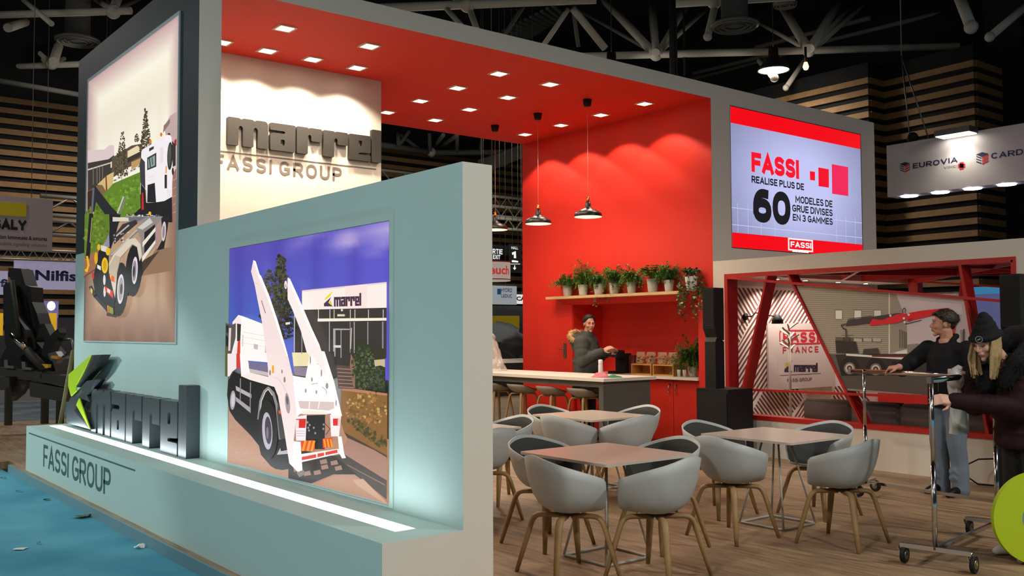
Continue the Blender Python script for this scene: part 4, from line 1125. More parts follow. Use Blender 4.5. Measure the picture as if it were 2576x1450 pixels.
# bar stools
def rim_stool(th): return .85-.06*ss(th, 40, 110)-.035*ss(th, 110, 150)
def make_stool(label):
    t = thing('bar_stool', label, 'bar stool', (0, 0, 0), 'bar stools along the counter')
    b = MB(); b.smooth = True; b.grid(shell_rows(rim_stool, .735, .2, .235, k=.72, zlow=.12, m=8)); o = b.build('seat', mat('grey felt seat', '#8f8b83', .9, vary=.08, scale=90), t)
    md = o.modifiers.new('thick', 'SOLIDIFY'); md.thickness = .014; md.offset = -1
    bent_legs(t, .13, (.23, .23), .715, M_OAK, .017)
    b = MB(); q = [(s*.185, u*.185, .22) for s, u in ((-1, -1), (1, -1), (1, 1), (-1, 1))]; b.tube(q, .008, 8, closed=True); b.build('footrest', M_STEEL, t)
    return t
st = make_stool('grey felt bar stool nearest the grey counter end'); st.location = (8.6, 9.3, 0); st.rotation_euler = (0, 0, R(-4))
for y, l in ((9.94, 'grey felt bar stool second from the grey counter end'), (10.58, 'grey felt bar stool third from the grey counter end'), (11.2, 'grey felt bar stool cut off by the low teal wall')): copy_tree(st, (8.6, y, 0), R(-3), l)

# counter
M_CGREY = mat('dark grey counter board', '#55544f', .55, vary=.04)
t = thing('bar_counter', 'long bar counter with white top and dark grey end panel', 'counter', (8.85, 10.9, 0))
b = MB(); b.box(8.37, 9.32, 8.7, 13.0, .955, .995); b.build('counter_top', M_OFFW, t)
b = MB(); b.box(8.42, 9.27, 8.76, 12.95, .88, .955); b.build('apron', M_CGREY, t)
for y in (8.76, 12.85): b = MB(); b.box(8.42, 9.27, y, y+.08, 0, .88); b.build('end_panel', M_CGREY, t)

# cupboard in the niche
M_REDD = mat('red cupboard lacquer', '#c62717', .5, vary=.03)
t = thing('base_cupboard', 'red base cupboard with white worktop and doors in the niche', 'cupboard', (10.4, 9.86, 0))
b = MB(); b.box(10.12, 10.655, 8.605, 11.105, 0, .915); b.build('body', M_REDD, t)
b = MB(); b.box(10.02, 10.655, 8.605, 11.105, .915, .95); b.build('worktop', M_OFFW, t)
ys = [8.605, 9.105, 9.73, 10.36, 11.105]
for i, (a, c) in enumerate(zip(ys, ys[1:])):
    b = MB(); b.box(10.1, 10.12, a+.004, c-.004, .06, .91); d = b.build('door', M_REDD, t)
    yk = c-.06 if i % 2 == 0 else a+.06
    b = MB(); b.tube([(10.1, yk, .84), (10.07, yk, .84)], .012, 8); b.build('lock', M_CHROME, d)
    b = MB(); b.tube([(10.075, yk, .83), (10.07, yk+.012, .78), (10.07, yk, .74)], .006, 6); b.ball((10.07, yk, .73), .013, 8, 6); b.build('key_tag', M_STEEL, d)

# pendants
M_LAMPB = mat('satin black shade', '#1b1a18', .35, metal=.3)
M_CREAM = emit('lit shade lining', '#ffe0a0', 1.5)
M_COP = mat('copper fitting', '#c07a3e', .3, metal=.9)
M_BULB = emit('warm bulb', '#ffe6b8', 14)
M_CORD = mat('pale cord', '#d8b8a8', .7)
def pendant(y, label):
    x, z = 8.79, 3.125
    t = thing('pendant_lamp', label, 'pendant lamp', (x, y, z), 'black pendant lamps over the counter')
    pr = [(.187, 0), (.187, .03), (.172, .056), (.13, .082), (.075, .105), (.042, .13), (.036, .15), (.034, .2)]
    b = MB(); b.lathe(pr+[(.0, .2)], (x, y, z), 32); b.build('shade', M_LAMPB, t)
    b = MB(); b.lathe([(r-.004, h-.002) for r, h in pr[:6]]+[(.0, .12)], (x, y, z), 32); b.build('shade_lining', M_CREAM, t, fix=False)
    b = MB(); b.lathe([(.0, .2), (.022, .2), (.022, .24), (.012, .25), (.012, .275), (.0, .275)], (x, y, z), 16); b.tube([(x-.03, y, z+.262), (x+.03, y, z+.262)], .006); b.build('fitting', M_COP, t)
    b = MB(); b.tube([(x, y, z+.27), (x, y, 4.64)], .0035, 6); b.build('cord', M_CORD, t)
    b = MB(); b.lathe([(0, 4.627), (.045, 4.627), (.05, 4.64), (.063, 4.716), (0, 4.716)], (x, y, 0), 20); b.build('ceiling_rose', M_BLACK, t)
    b = MB(); b.ball((x, y, z+.05), .03, 12, 8); b.build('bulb', M_BULB, t)
    lamp('bulb_light', 'POINT', (x, y, z+.008), 6, (1, .8, .5), t, .03)
pendant(9.41, 'black pendant lamp nearest the front of the canopy'); pendant(10.45, 'middle black pendant lamp over the counter'); pendant(11.46, 'black pendant lamp partly hidden by the end of the teal wall')

# shelf and plants
t = b = MB(); b.box(9.82, 10.05, 8.74, 11.508, 2.09, 2.13); tag(b.build('wall_shelf', mat('pale birch shelf', '#d9b98a', .5, vary=.08, scale=9)), 'long pale wooden shelf of potted plants on the red wall', 'shelf')
M_POT = mat('white ceramic', '#d6d2c8', .4, vary=.03)
GREEN = [mat('fern green', '#4c7a2e', .6, vary=.3, scale=20), mat('bright leaf green', '#5f8f33', .55, vary=.3, scale=20), mat('dark ivy green', '#2f4a26', .5, vary=.3, scale=20), mat('pale leaf edge', '#b9c39a', .5, vary=.2, scale=20)]
def leaf(b, p, d, up, L, W):
    """a small pointed leaf, folded on its midrib"""
    d = d.normalized(); s = d.cross(up)
    if s.length < .01: s = d.cross(Vector((1, 0, 0)))
    s.normalize(); n = s.cross(d)
    m = p+d*L*.45
    b.add([p, m+s*W/2+n*W*.12, p+d*L, m-s*W/2+n*W*.12, m-n*W*.05], [(0, 1, 4), (1, 2, 4), (2, 3, 4), (3, 0, 4)])
def arc(p, az, reach, rise, n=8, sag=1.0):
    out = []
    for i in range(n+1):
        u = i/n; out.append(p+Vector((math.cos(az)*reach*u, math.sin(az)*reach*u, rise*(1.9*u-sag*1.6*u*u))))
    return out
def fern(b, rng, p, n, reach, rise, lw=.05, sag=1.0):
    for i in range(n):
        b.cur = rng.choice((0, 0, 1)); pts = arc(p, rng.uniform(0, 6.283), reach*rng.uniform(.55, 1.1), rise*rng.uniform(.5, 1.15), 11, sag*rng.uniform(.7, 1.2))
        b.tube(pts, .0022, 4, cap=False)
        for k in range(2, 12):
            d = (pts[k]-pts[k-1]).normalized(); s = d.cross(Vector((0, 0, 1))).normalized(); w = lw*(1.1-abs(k-5)/8)
            for e in (-1, 1): leaf(b, pts[k], s*e+d*.45-Vector((0, 0, .15)), Vector((0, 0, 1)), w*1.15, w*.5)
def feather(b, rng, p, n, reach, rise, sag=1.1, fine=.03):
    for i in range(n):
        b.cur = rng.choice((0, 0, 1, 2)); pts = arc(p, rng.uniform(0, 6.283), reach*rng.uniform(.3, 1.1), rise*rng.uniform(.5, 1.2), 9, sag*rng.uniform(.5, 1.3))
        b.tube(pts, .0015, 3, cap=False)
        for k in range(2, 10):
            for e in range(5):
                d = Vector((rng.uniform(-1, 1), rng.uniform(-1, 1), rng.uniform(-.5, .7)))
                q = pts[k].lerp(pts[k-1], rng.random())
                leaf(b, q, d, Vector((0, 0, 1)), fine*rng.uniform(.7, 1.6), fine*.34)
def ivy(b, rng, p, n, length, spread, up=.12):
    for i in range(n):
        az = rng.uniform(0, 6.283); r = spread*rng.uniform(.4, 1.1); L = length*rng.uniform(.25, 1.1); pts = []
        for k in range(13):
            u = k/12
            pts.append(p+Vector((math.cos(az)*r*min(1, u*2.2)+rng.uniform(-.015, .015), math.sin(az)*r*min(1, u*2.2)+rng.uniform(-.02, .02), up*math.sin(min(1, u*2.5)*math.pi)-L*max(0, u-.25)/.75)))
        b.cur = 2; b.tube(pts, .002, 4, cap=False)
        for k in range(1, 13):
            for e in range(2):
                b.cur = rng.choice((2, 2, 0, 3)); d = Vector((rng.uniform(-1, 1), rng.uniform(-1, 1), rng.uniform(-.9, .3))); w = rng.uniform(.034, .06)
                leaf(b, pts[k], d, Vector((0, 0, 1)), w, w*.8)
def potted(name, u, v, plane, kind, label, rng, pr=.078, ph=.165, group='potted plants on the wall shelf', base=2.13, **kw):
    q = px(u, v, 0, plane); x, y = plane, q.y
    t = thing(name, label, 'plant', (x, y, base), group)
    b = MB(); b.lathe([(0, 0), (pr*.74, 0), (pr*.78, .01), (pr, ph), (pr*.94, ph), (pr*.9, ph-.02), (0, ph-.02)], (x, y, base), 24); b.build('pot', M_POT, t)
    b = MB(); b.lathe([(0, ph-.018), (pr*.9, ph-.02)], (x, y, base), 16); b.build('soil', mat('dark soil', '#2b2018', .95, vary=.4, scale=60), t)
    b = MB(); p = Vector((x, y, base+ph-.02))
    for k, f in enumerate(kind):
        if f == 'fern': fern(b, rng, p, int(1.5*kw.get('n', 16)), kw.get('reach', .24), kw.get('rise', .2), kw.get('lw', .06), kw.get('sag', 1.2))
        if f == 'feather': feather(b, rng, p, int(1.5*kw.get('n', 34)), 1.15*kw.get('reach', .2), kw.get('rise', .26), kw.get('sag', 1.1), kw.get('fine', .034))
        if f == 'ivy': ivy(b, rng, p, kw.get('ni', 13), kw.get('length', .35), kw.get('spread', .13))
    for i, w in enumerate(b.v):
        if base < 2: b.v[i] = w = (min(w[0], 10.64), max(w[1], 8.62), max(w[2], base+.004) if w[0] > 10.0 else w[2])
    for i, w in enumerate(b.v):                       # leaves do not grow into the wall or through the pot's shelf
        if base > 2 and w[0] > 10.035: b.v[i] = (10.035-(w[0]-10.035)*.3, w[1], w[2])
    b.build('foliage', GREEN, t, fix=False)
R2 = random.Random(11)
PP = 9.93
potted('potted_fern', 1428, 748, PP, ('fern', 'feather'), 'fern in a white pot at the far left end of the wall shelf', R2, reach=.27, rise=.24, n=24, fine=.032, lw=.07)
potted('asparagus_fern', 1467, 746, PP, ('feather',), 'tall feathery asparagus fern, second pot along the shelf', R2, n=60, rise=.36, reach=.19)
potted('asparagus_fern', 1506, 744, PP, ('feather', 'ivy'), 'low feathery fern hiding its pot, third along the shelf', R2, n=44, rise=.2, reach=.16, ni=5, length=.3)
potted('asparagus_fern', 1545, 741, PP, ('feather',), 'feathery fern in a wide white pot, fourth along the shelf', R2, n=62, rise=.3, reach=.2, sag=1.3)
potted('potted_fern', 1589, 739, PP, ('feather', 'fern'), 'small grey green fern in a white pot, fifth along the shelf', R2, n=32, rise=.23, reach=.19, pr=.072, lw=.05)
potted('potted_fern', 1642, 737, PP, ('fern',), 'big bright fern with upright fronds in a tall white pot', R2, n=26, rise=.3, reach=.27, lw=.075, pr=.082, ph=.19)
potted('potted_fern', 1683, 735, PP, ('feather',), 'dusty grey green fern beside the ivy on the shelf', R2, n=64, rise=.24, reach=.19, pr=.07, ph=.16)
potted('potted_ivy', 1739, 733, PP, ('ivy',), 'variegated ivy trailing below the right end of the shelf', R2, ni=24, length=.6, spread=.2, pr=.085, ph=.19)
potted('asparagus_fern', 1742, 952, 10.3, ('feather',), 'bushy feathery fern in a white pot on the white worktop', R2, n=110, rise=.42, reach=.25, pr=.07, ph=.14, group='plants at the coffee corner', base=.95, fine=.038)

# coffee corner: crates, snack bags, coffee machine, glasses
M_CRATE = mat('pine crate', '#c98f4e', .55, vary=.15, scale=12)
M_BAG = mat('clear snack bag', '#d8c4b0', .2, alpha=.3)
M_BISC = mat('brown wrapped biscuits', '#b08455', .7, vary=.4, scale=40)
def crate(y0, y1, label):
    t = thing('wooden_crate', label, 'crate', (10.28, (y0+y1)/2, .95), 'small crates on the worktop')
    x0, x1, h, w = 10.17, 10.4, .16, .018
    b = MB()
    b.box(x0, x1, y0, y1, .95, .95+w); b.box(x0, x1, y0, y1, .95+h-w, .95+h); b.box(x0, x1, y0, y0+w, .95+w, .95+h-w); b.box(x0, x1, y1-w, y1, .95+w, .95+h-w); b.box(x1-.008, x1, y0+w, y1-w, .95+w, .95+h-w)
    b.build('body', M_CRATE, t)
ca = [px(1588, 935, 0, 10.17).y, px(1638, 935, 0, 10.17).y, px(1642, 935, 0, 10.17).y, px(1694, 935, 0, 10.17).y]
crate(ca[1], ca[0], 'open pine crate on the worktop, the one nearer the coffee machine'); crate(ca[3], ca[2], 'open pine crate on the worktop, the one nearer the fern')
for i, (y, lab) in enumerate(((ca[0]-.09, 'clear bag of wrapped biscuits at the outer end of the left crate'), (ca[1]+.1, 'clear bag of wrapped biscuits at the inner end of the left crate'), (ca[2]-.09, 'clear bag of wrapped biscuits at the inner end of the right crate'), (ca[3]+.1, 'clear bag of wrapped biscuits next to the fern'))):
    t = thing('snack_bag', lab, 'snack bag', (10.28, y, 1.11), 'snack bags on the crates')
    rg = random.Random(i); b = MB(); b.smooth = True; rows = []
    for k in range(7):
        u = k/6; row = []
        for j in range(17):
            a = 6.283*j/16; rr = (1-.35*u)*(1+.12*rg.uniform(-1, 1)) if j < 16 else None
            row.append((10.28+.05*(1-.75*u)*math.cos(a)*(1+.1*rg.uniform(-1, 1)), y+.086*(1-.05*u+.12*math.sin(u*3))*math.sin(a)*(1+.08*rg.uniform(-1, 1)), 1.112+.17*u))
        row[16] = row[0]; rows.append(row)
    b.grid(rows); b.build('wrapper', M_BAG, t, fix=False)
    b = MB()
    for k in range(46):
        c = Vector((10.28+rg.uniform(-.025, .025), y+rg.uniform(-.055, .055), 1.125+rg.uniform(0, .1))); d = Vector((rg.uniform(-1, 1), rg.uniform(-1, 1), rg.uniform(-1, 1))).normalized()*.05
        b.beam(c, c+d, .03, .014)
    b.v = [(x, y_, max(z, 1.114)) for x, y_, z in b.v]; b.build('biscuits', M_BISC, t)
cy = px(1553, 940, 0, 10.3).y
t = thing('coffee_machine', 'dark coffee machine on the worktop behind the spray can', 'coffee machine', (10.33, cy, .95))
b = MB(); b.box(10.2, 10.5, cy-.1, cy+.1, .95, .985); b.box(10.36, 10.5, cy-.1, cy+.1, .985, 1.25); b.build('body', M_BLACK, t)
b = MB(); b.prism([(10.2, cy-.09, 1.2), (10.36, cy-.1, 1.18), (10.36, cy-.1, 1.3), (10.24, cy-.08, 1.3)], (0, .18, 0)); b.build('brew_head', M_BLACK, t)
b = MB(); b.box(10.44, 10.56, cy-.22, cy-.105, .95, 1.22); b.build('water_tank', mat('smoked plastic tank', '#5a2a26', .15, alpha=.8), t)
b = MB(); b.tube([(10.2, cy+.02, 1.27), (10.17, cy+.02, 1.24), (10.17, cy-.05, 1.24)], .008); b.build('lever', M_CHROME, t)
for i, u in enumerate((1708, 1722)):
    y = px(u, 945, 0, 10.12).y; b = MB(); b.lathe([(0, 0), (.022, 0), (.027, .1), (.025, .1), (.02, .006), (0, .006)], (10.12, y, .95), 16)
    tag(b.build('drinking_glass', mat('clear glass', '#f2f4f0', .08, alpha=.45)), ['clear drinking glass on the worktop nearer the crates', 'clear drinking glass under the bushy fern'][i], 'glass', 'glasses on the worktop')

# on the counter: spray can, cloths, clear plastic bag
q = px(1517, 936, 2, .995); x, y = 8.72, 9.12
t = thing('spray_can', 'white spray can standing on the bar counter', 'spray can', (x, y, .995))
b = MB(); b.lathe([(0, 0), (.03, 0), (.031, .01), (.031, .15), (.026, .165), (0, .165)], (x, y, .995), 20); b.build('body', mat('white tin', '#d9d6d2', .3), t)
b = MB(); b.lathe([(.028, .165), (.029, .17), (.029, .215), (.024, .222), (0, .222)], (x, y, .995), 20); b.build('cap', mat('white plastic cap', '#ece9e4', .4), t)
def cloth(x, y, r, col, label, seed, hz):
    rg = random.Random(seed); b = MB(); b.smooth = True; rows = []
    for k in range(9):
        u = k/8; row = []
        for j in range(21):
            a = 6.283*(j % 20)/20; w = 1+.22*math.sin(3*a+seed)+.12*math.sin(7*a+seed*2)
            row.append((x+math.cos(a)*r*u*w, y+math.sin(a)*r*1.25*u*w, .997+hz*(1-u*u)*(.62+.38*math.sin(2*a+seed+u*5)*u+.22*math.sin(5*a+k)*u)*(u < .99)))
        rows.append(row)
    b.grid(rows); o = b.build('cleaning_cloth', mat(col+' cloth', col, .9, vary=.25, scale=40), fix=False); tag(o, label, 'cloth', 'cleaning cloths on the counter')
    md = o.modifiers.new('thick', 'SOLIDIFY'); md.thickness = .002
cloth(8.62, 9.0, .1, '#c26a78', 'crumpled pink cleaning cloth on the counter by the spray can', 1, .085)
cloth(8.7, 8.86, .075, '#2f7a5c', 'crumpled green cleaning cloth on the counter end', 4, .05)
t = thing('plastic_bag', 'big clear plastic bag slumped on the counter beside the teal wall', 'plastic bag', (8.8, 11.7, .995))
rg = random.Random(9); b = MB(); b.smooth = True; rows = []
for k in range(19):
    u = k/18; row = []
    for j in range(33):
        a = 6.283*(j % 32)/32
        rr = (.27*(1-u**2.2)**.5*(1-.25*u)+.05*(u > .8)) * (1+.09*math.sin(5*a+u*7)+.06*math.sin(11*a-u*13))
        row.append((8.8+math.cos(a)*rr*.8, 11.62+math.sin(a)*rr+.13*u, .998+.62*u+.02*u*math.sin(4*a+u*9)))
    rows.append(row)
b.grid(rows); b.build('film', mat('clear plastic film', '#e6d8d0', .12, alpha=.38, spec=.8), t, fix=False)
# ================================================================ the lounge behind the red framed opening
M_REDF = mat('red lacquered frame', '#b3201a', .45, vary=.04)
M_PINKW = mat('white lounge wall', '#d9c8c2', .6, vary=.02)
t = thing('window_frame', 'red frame of slanted fins and thin bars filling the lounge opening', 'frame', (10.1, 6.3, WZ0))
FD = .2
b = MB()
b.box(10.04, 10.05+FD, WY0, WY1, WZ0-.005, WZ0+.02); b.box(10.04, 10.05+FD, WY0, WY1, WZ1-.02, WZ1+.005)
b.box(10.04, 10.05+FD, WY1-.02, WY1+.005, WZ0, WZ1); b.box(10.04, 10.05+FD, WY0-.005, WY0+.02, WZ0, WZ1)
for (a, c, d, e) in ((WY0-.03, WY1+.03, WZ0-.035, WZ0-.005), (WY0-.03, WY1+.03, WZ1+.005, WZ1+.035), (WY0-.03, WY0-.005, WZ0-.005, WZ1+.005), (WY1+.005, WY1+.03, WZ0-.005, WZ1+.005)): b.box(10.04, 10.05, a, c, d, e)
b.build('lining', M_REDF, t)
def fin(y1, z1, y0, z0, w=.03):
    b = MB(); b.prism([(10.045, y1-w/2, z1), (10.045, y1+w/2, z1), (10.045, y0+w/2, z0), (10.045, y0-w/2, z0)], (FD, 0, 0)); b.build('fin', M_REDF, t)
fin(7.47, WZ1-.02, 7.97, WZ0+.02); fin(7.155, WZ1-.02, 6.195, WZ0+.02); fin(5.0, WZ1-.02, 4.76, WZ0+.02)
def bar(y1, z1, y0, z0):
    b = MB(); b.beam((10.035, y1, z1), (10.035, y0, z0), .03, .03); b.build('bar', M_REDF, t)
bar(WY1-.02, 2.285, WY0+.02, 1.872); bar(WY1-.02, .83, WY0+.02, .868)

# printed mural stretched in the middle bay
M_PAPER = print_mat('printed mural', 0, .6)
t2 = thing('mural_panel', 'printed mural of a red crane lorry before a grey building, in the lounge frame', 'mural', (10.08, 5.9, .86))
def on_top(y): return 1.872+(2.285-1.872)*(y-WY0)/(WY1-WY0)
ML = lambda z: 6.195+(7.155-6.195)*(z-WZ0)/(WZ1-WZ0)-.015
MR = lambda z: 4.76+(5.0-4.76)*(z-WZ0)/(WZ1-WZ0)+.015
XM = 10.075
poly = [(ML(2.145), 2.145), (ML(.88), .88), (MR(.88), .88), (MR(1.92), 1.92)]
b = MB(); b.prism([(XM, y, z) for y, z in poly], (.012, 0, 0)); b.build('backing', mat('grey panel', '#8d8784', .7), t2)
A = Art(0, XM-.001, -1)
MQ = [proj((XM, y, z)) for y, z in poly]
MQ = [((u-1990)*3.919, (v-640)*3.919) for u, v in MQ]
A.at(1990, 640, 3.919)
def m_(pts, col, layer=None):
    q = clip(list(pts), MQ)
    if q: A.poly(q, col, layer=layer)
    elif layer is None: A.n += 1
m_([(-50, 0), (2300, 0), (2300, 1600), (-50, 1600)], '#b9adb0')
m_([(-50, 250), (970, 380), (970, 990), (300, 990)], '#9a9486')
k = A.n; A.n += 1
for i in range(34):
    y = 305+i*20.3; m_([(0, y-2+.02*i), (970, y+28-i*.8), (970, y+35-i*.8), (0, y+5)], '#7e796c', layer=k)
m_([(968, 380), (1035, 395), (1140, 660), (1148, 930), (968, 985)], '#8d877c'); m_([(962, 380), (975, 380), (975, 990), (962, 990)], '#c9c2b2')
for x in (1068, 1090, 1110, 1128): m_([(x, 740+(x-1068)*.4), (x+12, 746+(x-1068)*.4), (x+12, 925), (x, 930)], '#5c564e')
for x, w in ((432, 75), (618, 78), (813, 78)):
    m_([(x, 545), (x+w, 545), (x+w, 645), (x, 645)], '#7d7466'); m_([(x+8, 555), (x+w-4, 555), (x+w-4, 638), (x+8, 638)], '#ddd2cc')
m_([(440, 815), (890, 835), (890, 870), (440, 852)], '#5c574f')
for x in (620, 716, 808): m_([(x, 828), (x+80, 832), (x+80, 864), (x, 860)], '#a9a19a')
m_([(370, 985), (2300, 985), (2300, 1600), (370, 1600)], '#5a5450'); m_([(1030, 965), (1130, 945), (1195, 968), (1190, 1000), (1040, 990)], '#d6cdc8')
m_([(1148, 890), (1260, 880), (1260, 985), (1148, 985)], '#837a76')
# lorry bed, wheels, road
m_([(440, 990), (1300, 980), (1700, 1000), (1700, 1210), (500, 1210)], '#37322f')
m_([(545, 980), (1120, 1018), (1120, 1040), (545, 1000)], '#ddd3cc'); m_([(800, 990), (1300, 1000), (1300, 1020), (800, 1012)], '#5c3336')
for cx, cy in ((580, 1125), (838, 1135), (1090, 1140)):
    A.ell((cx, cy), 98, 110, '#2b2725') if cx < 1000 else m_([(1000, 1060), (1190, 1060), (1190, 1220), (1000, 1220)], '#2b2725')
    if cx < 1000: A.ell((cx, cy), 56, 60, '#6d6763'); A.ell((cx, cy), 40, 43, '#c0b7b0'); A.ell((cx, cy), 28, 30, '#4a4542'); A.ell((cx, cy), 10, 11, '#a39b95')
m_([(470, 1200), (2300, 1190), (2300, 1600), (500, 1600)], '#4d4743'); m_([(560, 1325), (1300, 1385), (1300, 1402), (560, 1340)], '#7f776f')
# grab, boom
m_([(440, 850), (640, 860), (670, 975), (450, 975)], '#3b3532'); m_([(520, 820), (575, 815), (590, 860), (510, 860)], '#4a4440'); A.line([(548, 820), (545, 740), (520, 735), (500, 700), (540, 690)], 11, '#463f3c'); A.line([(505, 800), (620, 798)], 5, '#4a4440')
m_([(720, 935), (860, 925), (880, 985), (710, 985)], '#45403c')
m_([(545, 690), (565, 650), (810, 615), (1060, 580), (1140, 590), (1150, 630), (1050, 660), (790, 680), (545, 712)], '#463f42')
A.line([(565, 640), (800, 610)], 6, '#3b3638'); A.line([(1130, 690), (1290, 650)], 7, '#3b3638')
m_([(775, 690), (810, 640), (900, 650), (1060, 590), (1150, 585), (1160, 640), (1040, 680), (860, 695), (790, 705)], '#cf3038')
m_([(1160, 580), (1300, 555), (1560, 528), (1620, 580), (1560, 630), (1400, 605), (1160, 660)], '#c92c36'); m_([(1160, 640), (1210, 630), (1180, 665), (1150, 665)], '#a52630')
for x, y in ((1165, 597), (1118, 632), (1125, 670), (985, 605)): A.ell((x, y), 12, 12, '#e6dcd8', n=10)
A.line([(1108, 580), (1108, 545), (1122, 530), (1135, 545), (1130, 580)], 7, '#3b3638')
m_([(1580, 625), (1635, 640), (1610, 810), (1540, 790)], '#c92c36'); A.line([(1600, 575), (1655, 600), (1665, 650), (1625, 700)], 10, '#332e30'); A.line([(1590, 560), (1640, 590)], 8, '#332e30')
A.line([(1685, 750), (1690, 860)], 22, '#8d8580'); A.line([(1710, 740), (1705, 860)], 12, '#4a4542')
A.build('printed_picture', M_PAPER, t2)

# striped inner wall
t = thing('striped_wall_print', 'white inner wall of the lounge printed with slanted brown stripes', 'wall print', (12.0, 8.32, 0))
b = MB(); b.box(10.22, 13.95, 8.312, 8.332, 0, 2.3); b.build('sheet', M_PINKW, t)
A = Art(1, 8.3115, -1)
A.at(1830, 690, 3.918)
SB = '#6b4038'
def stripes(reg, dx, dy, pitch, w, org=(0, 0)):
    """bands running along (dx, dy) over a convex pixel region"""
    d = Vector((dx, dy)).normalized(); n = Vector((-d.y, d.x)); k = A.n; A.n += 1
    pr = [Vector(p).dot(n) for p in reg]; s = math.floor(min(pr)/pitch)*pitch
    while s < max(pr):
        c = n*s; q = clip([tuple(c-d*4000), tuple(c+d*4000), tuple(c+d*4000+n*w), tuple(c-d*4000+n*w)], reg)
        if len(q) >= 3: A.poly(q, SB, layer=k)
        s += pitch
A.poly([(-100, 100), (1500, 180), (1500, 1420), (-100, 1420)], '#d9c8c2')
stripes([(-60, 125), (380, 148), (80, 750), (-60, 1000)], 300, 520, 37, 19)
stripes([(380, 152), (1150, 190), (950, 485), (200, 485)], -300, 480, 34, 17)
stripes([(210, 485), (408, 485), (408, 1080), (160, 1365), (-60, 1365), (-60, 1010), (80, 760)], -300, 480, 34, 17)
stripes([(350, 1160), (410, 1090), (700, 1120), (745, 1230), (620, 1400), (225, 1390)], 300, 420, 32, 17)
stripes([(640, 1410), (745, 1240), (850, 1420)], -300, 480, 30, 16)
stripes([(710, 1115), (1060, 1105), (1090, 940), (1420, 1260), (1420, 1300), (850, 1400), (755, 1230)], 300, 420, 32, 17)
A.build('printed_stripes', M_PAPER, t)
# white panel with the makers' names
YP = 8.27
t = thing('wall_panel', 'white panel with red and dark lettering hung on the striped wall', 'sign panel', (12.0, YP, .75))
k = 3.918; W_ = lambda a, c: px(1830+a/k, 690+c/k, 1, YP)
p0, p1, p2 = W_(410, 1140), W_(1065, 1112), W_(410, 485)
b = MB(); b.box(p0.x, p1.x, YP, 8.3, .752, p2.z); b.build('panel', M_PINKW, t)
M_PRED = mat('printed red', '#c9303a', .5); M_PDARK = mat('printed dark violet', '#443a4a', .5); M_PGREY = mat('printed grey', '#6b625e', .5); M_PYEL = mat('printed yellow', '#d8b92c', .5)
def wtext(s, m, x0, x1, zt, zb, t_, gap=.13, space=.5):
    a, c, d = W_(x0, zb), W_(x1, zb), W_(x0, zt)
    lettering('printed_words', s, m, t, (a.x, YP-.0012, a.z), (1, 0, 0), (0, 0, 1), w=c.x-a.x, h=d.z-a.z, t=t_, gap=gap, space=space)
wtext('FASSI', M_PRED, 548, 900, 572, 676, .24, .2); wtext('FRANCE', M_PRED, 545, 897, 718, 780, .19, .42); wtext('FASSI GROUP', M_PGREY, 590, 833, 1032, 1065, .16, .16)
a, c, d = W_(512, 700), W_(922, 700), W_(512, 550)
w_ = .025
b = MB()
q0 = rounded([(a.x, a.z), (c.x, a.z), (c.x, d.z), (a.x, d.z)], .05); q1 = rounded([(a.x+w_, a.z+w_), (c.x-w_, a.z+w_), (c.x-w_, d.z-w_), (a.x+w_, d.z-w_)], .035)
n = len(q0); b.add([(x, YP-.0012, z) for x, z in q0]+[(x, YP-.0012, z) for x, z in q1], [(i, (i+1) % n, n+(i+1) % n, n+i) for i in range(n)]); b.build('printed_badge', M_PRED, t, fix=False)
a, c = W_(520, 999), W_(922, 999); b = MB(); b.box(a.x, c.x, YP-.0012, YP-.001, a.z-.003, a.z+.003); b.build('printed_line', M_PGREY, t)
A = Art(1, YP-.0012, -1); A.at(1830, 690, 3.918); name_art(A, (655, 962), (235, 2), (0, -67), '#2e2733'); A.build('printed_name', M_PAPER, t)
b = MB(); b.poly([tuple(W_(*p)[:1])+(YP-.0012, W_(*p).z) for p in ((570, 935), (575, 880), (645, 845), (600, 900))]); b.build('printed_emblem', M_PYEL, t, fix=False)
b = MB(); b.poly([(W_(*p).x, YP-.0012, W_(*p).z) for p in ((560, 965), (562, 935), (625, 890), (600, 930), (640, 964))]); b.build('printed_emblem', M_PDARK, t, fix=False)

# swing arm lamp, coat stand, sofa
t = thing('wall_lamp', 'black swing arm lamp lighting the striped lounge wall', 'wall lamp', (10.68, 8.3, 1.78))
b = MB(); b.lathe([(0, 0), (.05, 0), (.05, -.02), (0, -.02)], (10.68, 8.31, 1.78), 20, 'y'); b.build('wall_plate', M_BLACK, t)
b = MB(); b.tube([(10.68, 8.29, 1.78), (10.68, 8.2, 1.78), (10.7, 8.15, 1.83), (10.95, 8.02, 1.78)], .008); b.build('arm', M_BLACK, t)
b = MB(); b.lathe([(.0, .08), (.03, .08), (.075, .0), (.08, -.05), (.07, -.05), (.0, .06)], (10.98, 8.0, 1.73), 20); b.build('shade', M_BLACK, t)
lamp('lamp_light', 'SPOT', (10.97, 8.01, 1.7), 4, (1, .78, .5), t, .03, R(120), .5, (R(-38), R(-30), 0))
t = thing('coat_stand', 'white coat stand with forked branches before the striped wall', 'coat stand', (11.13, 7.92, 0))
M_CS = mat('white lacquer', '#dcd2c8', .4)
b = MB(); b.tube([(11.13, 7.92, 0.02), (11.13, 7.92, 1.62)], [.022, .014], 10); b.build('pole', M_CS, t)
b = MB(); b.lathe([(0, 0), (.2, 0), (.2, .012), (.03, .03), (0, .03)], (11.13, 7.92, 0), 24); b.build('base', M_CS, t)
for i in range(10):
    z = 1.3+.07*(i//2)+.03*(i % 2); az = R(20+i*72); b = MB(); d = Vector((math.cos(az), math.sin(az)*.35, 0)).normalized()
    o = Vector((11.13, 7.92, z)); b.tube([o, o+d*.07+Vector((0, 0, .05)), o+d*.13+Vector((0, 0, .085)), o+d*.15+Vector((0, 0, .09))], [.014, .014, .012, .008], 8); b.build('branch', M_CS, t)
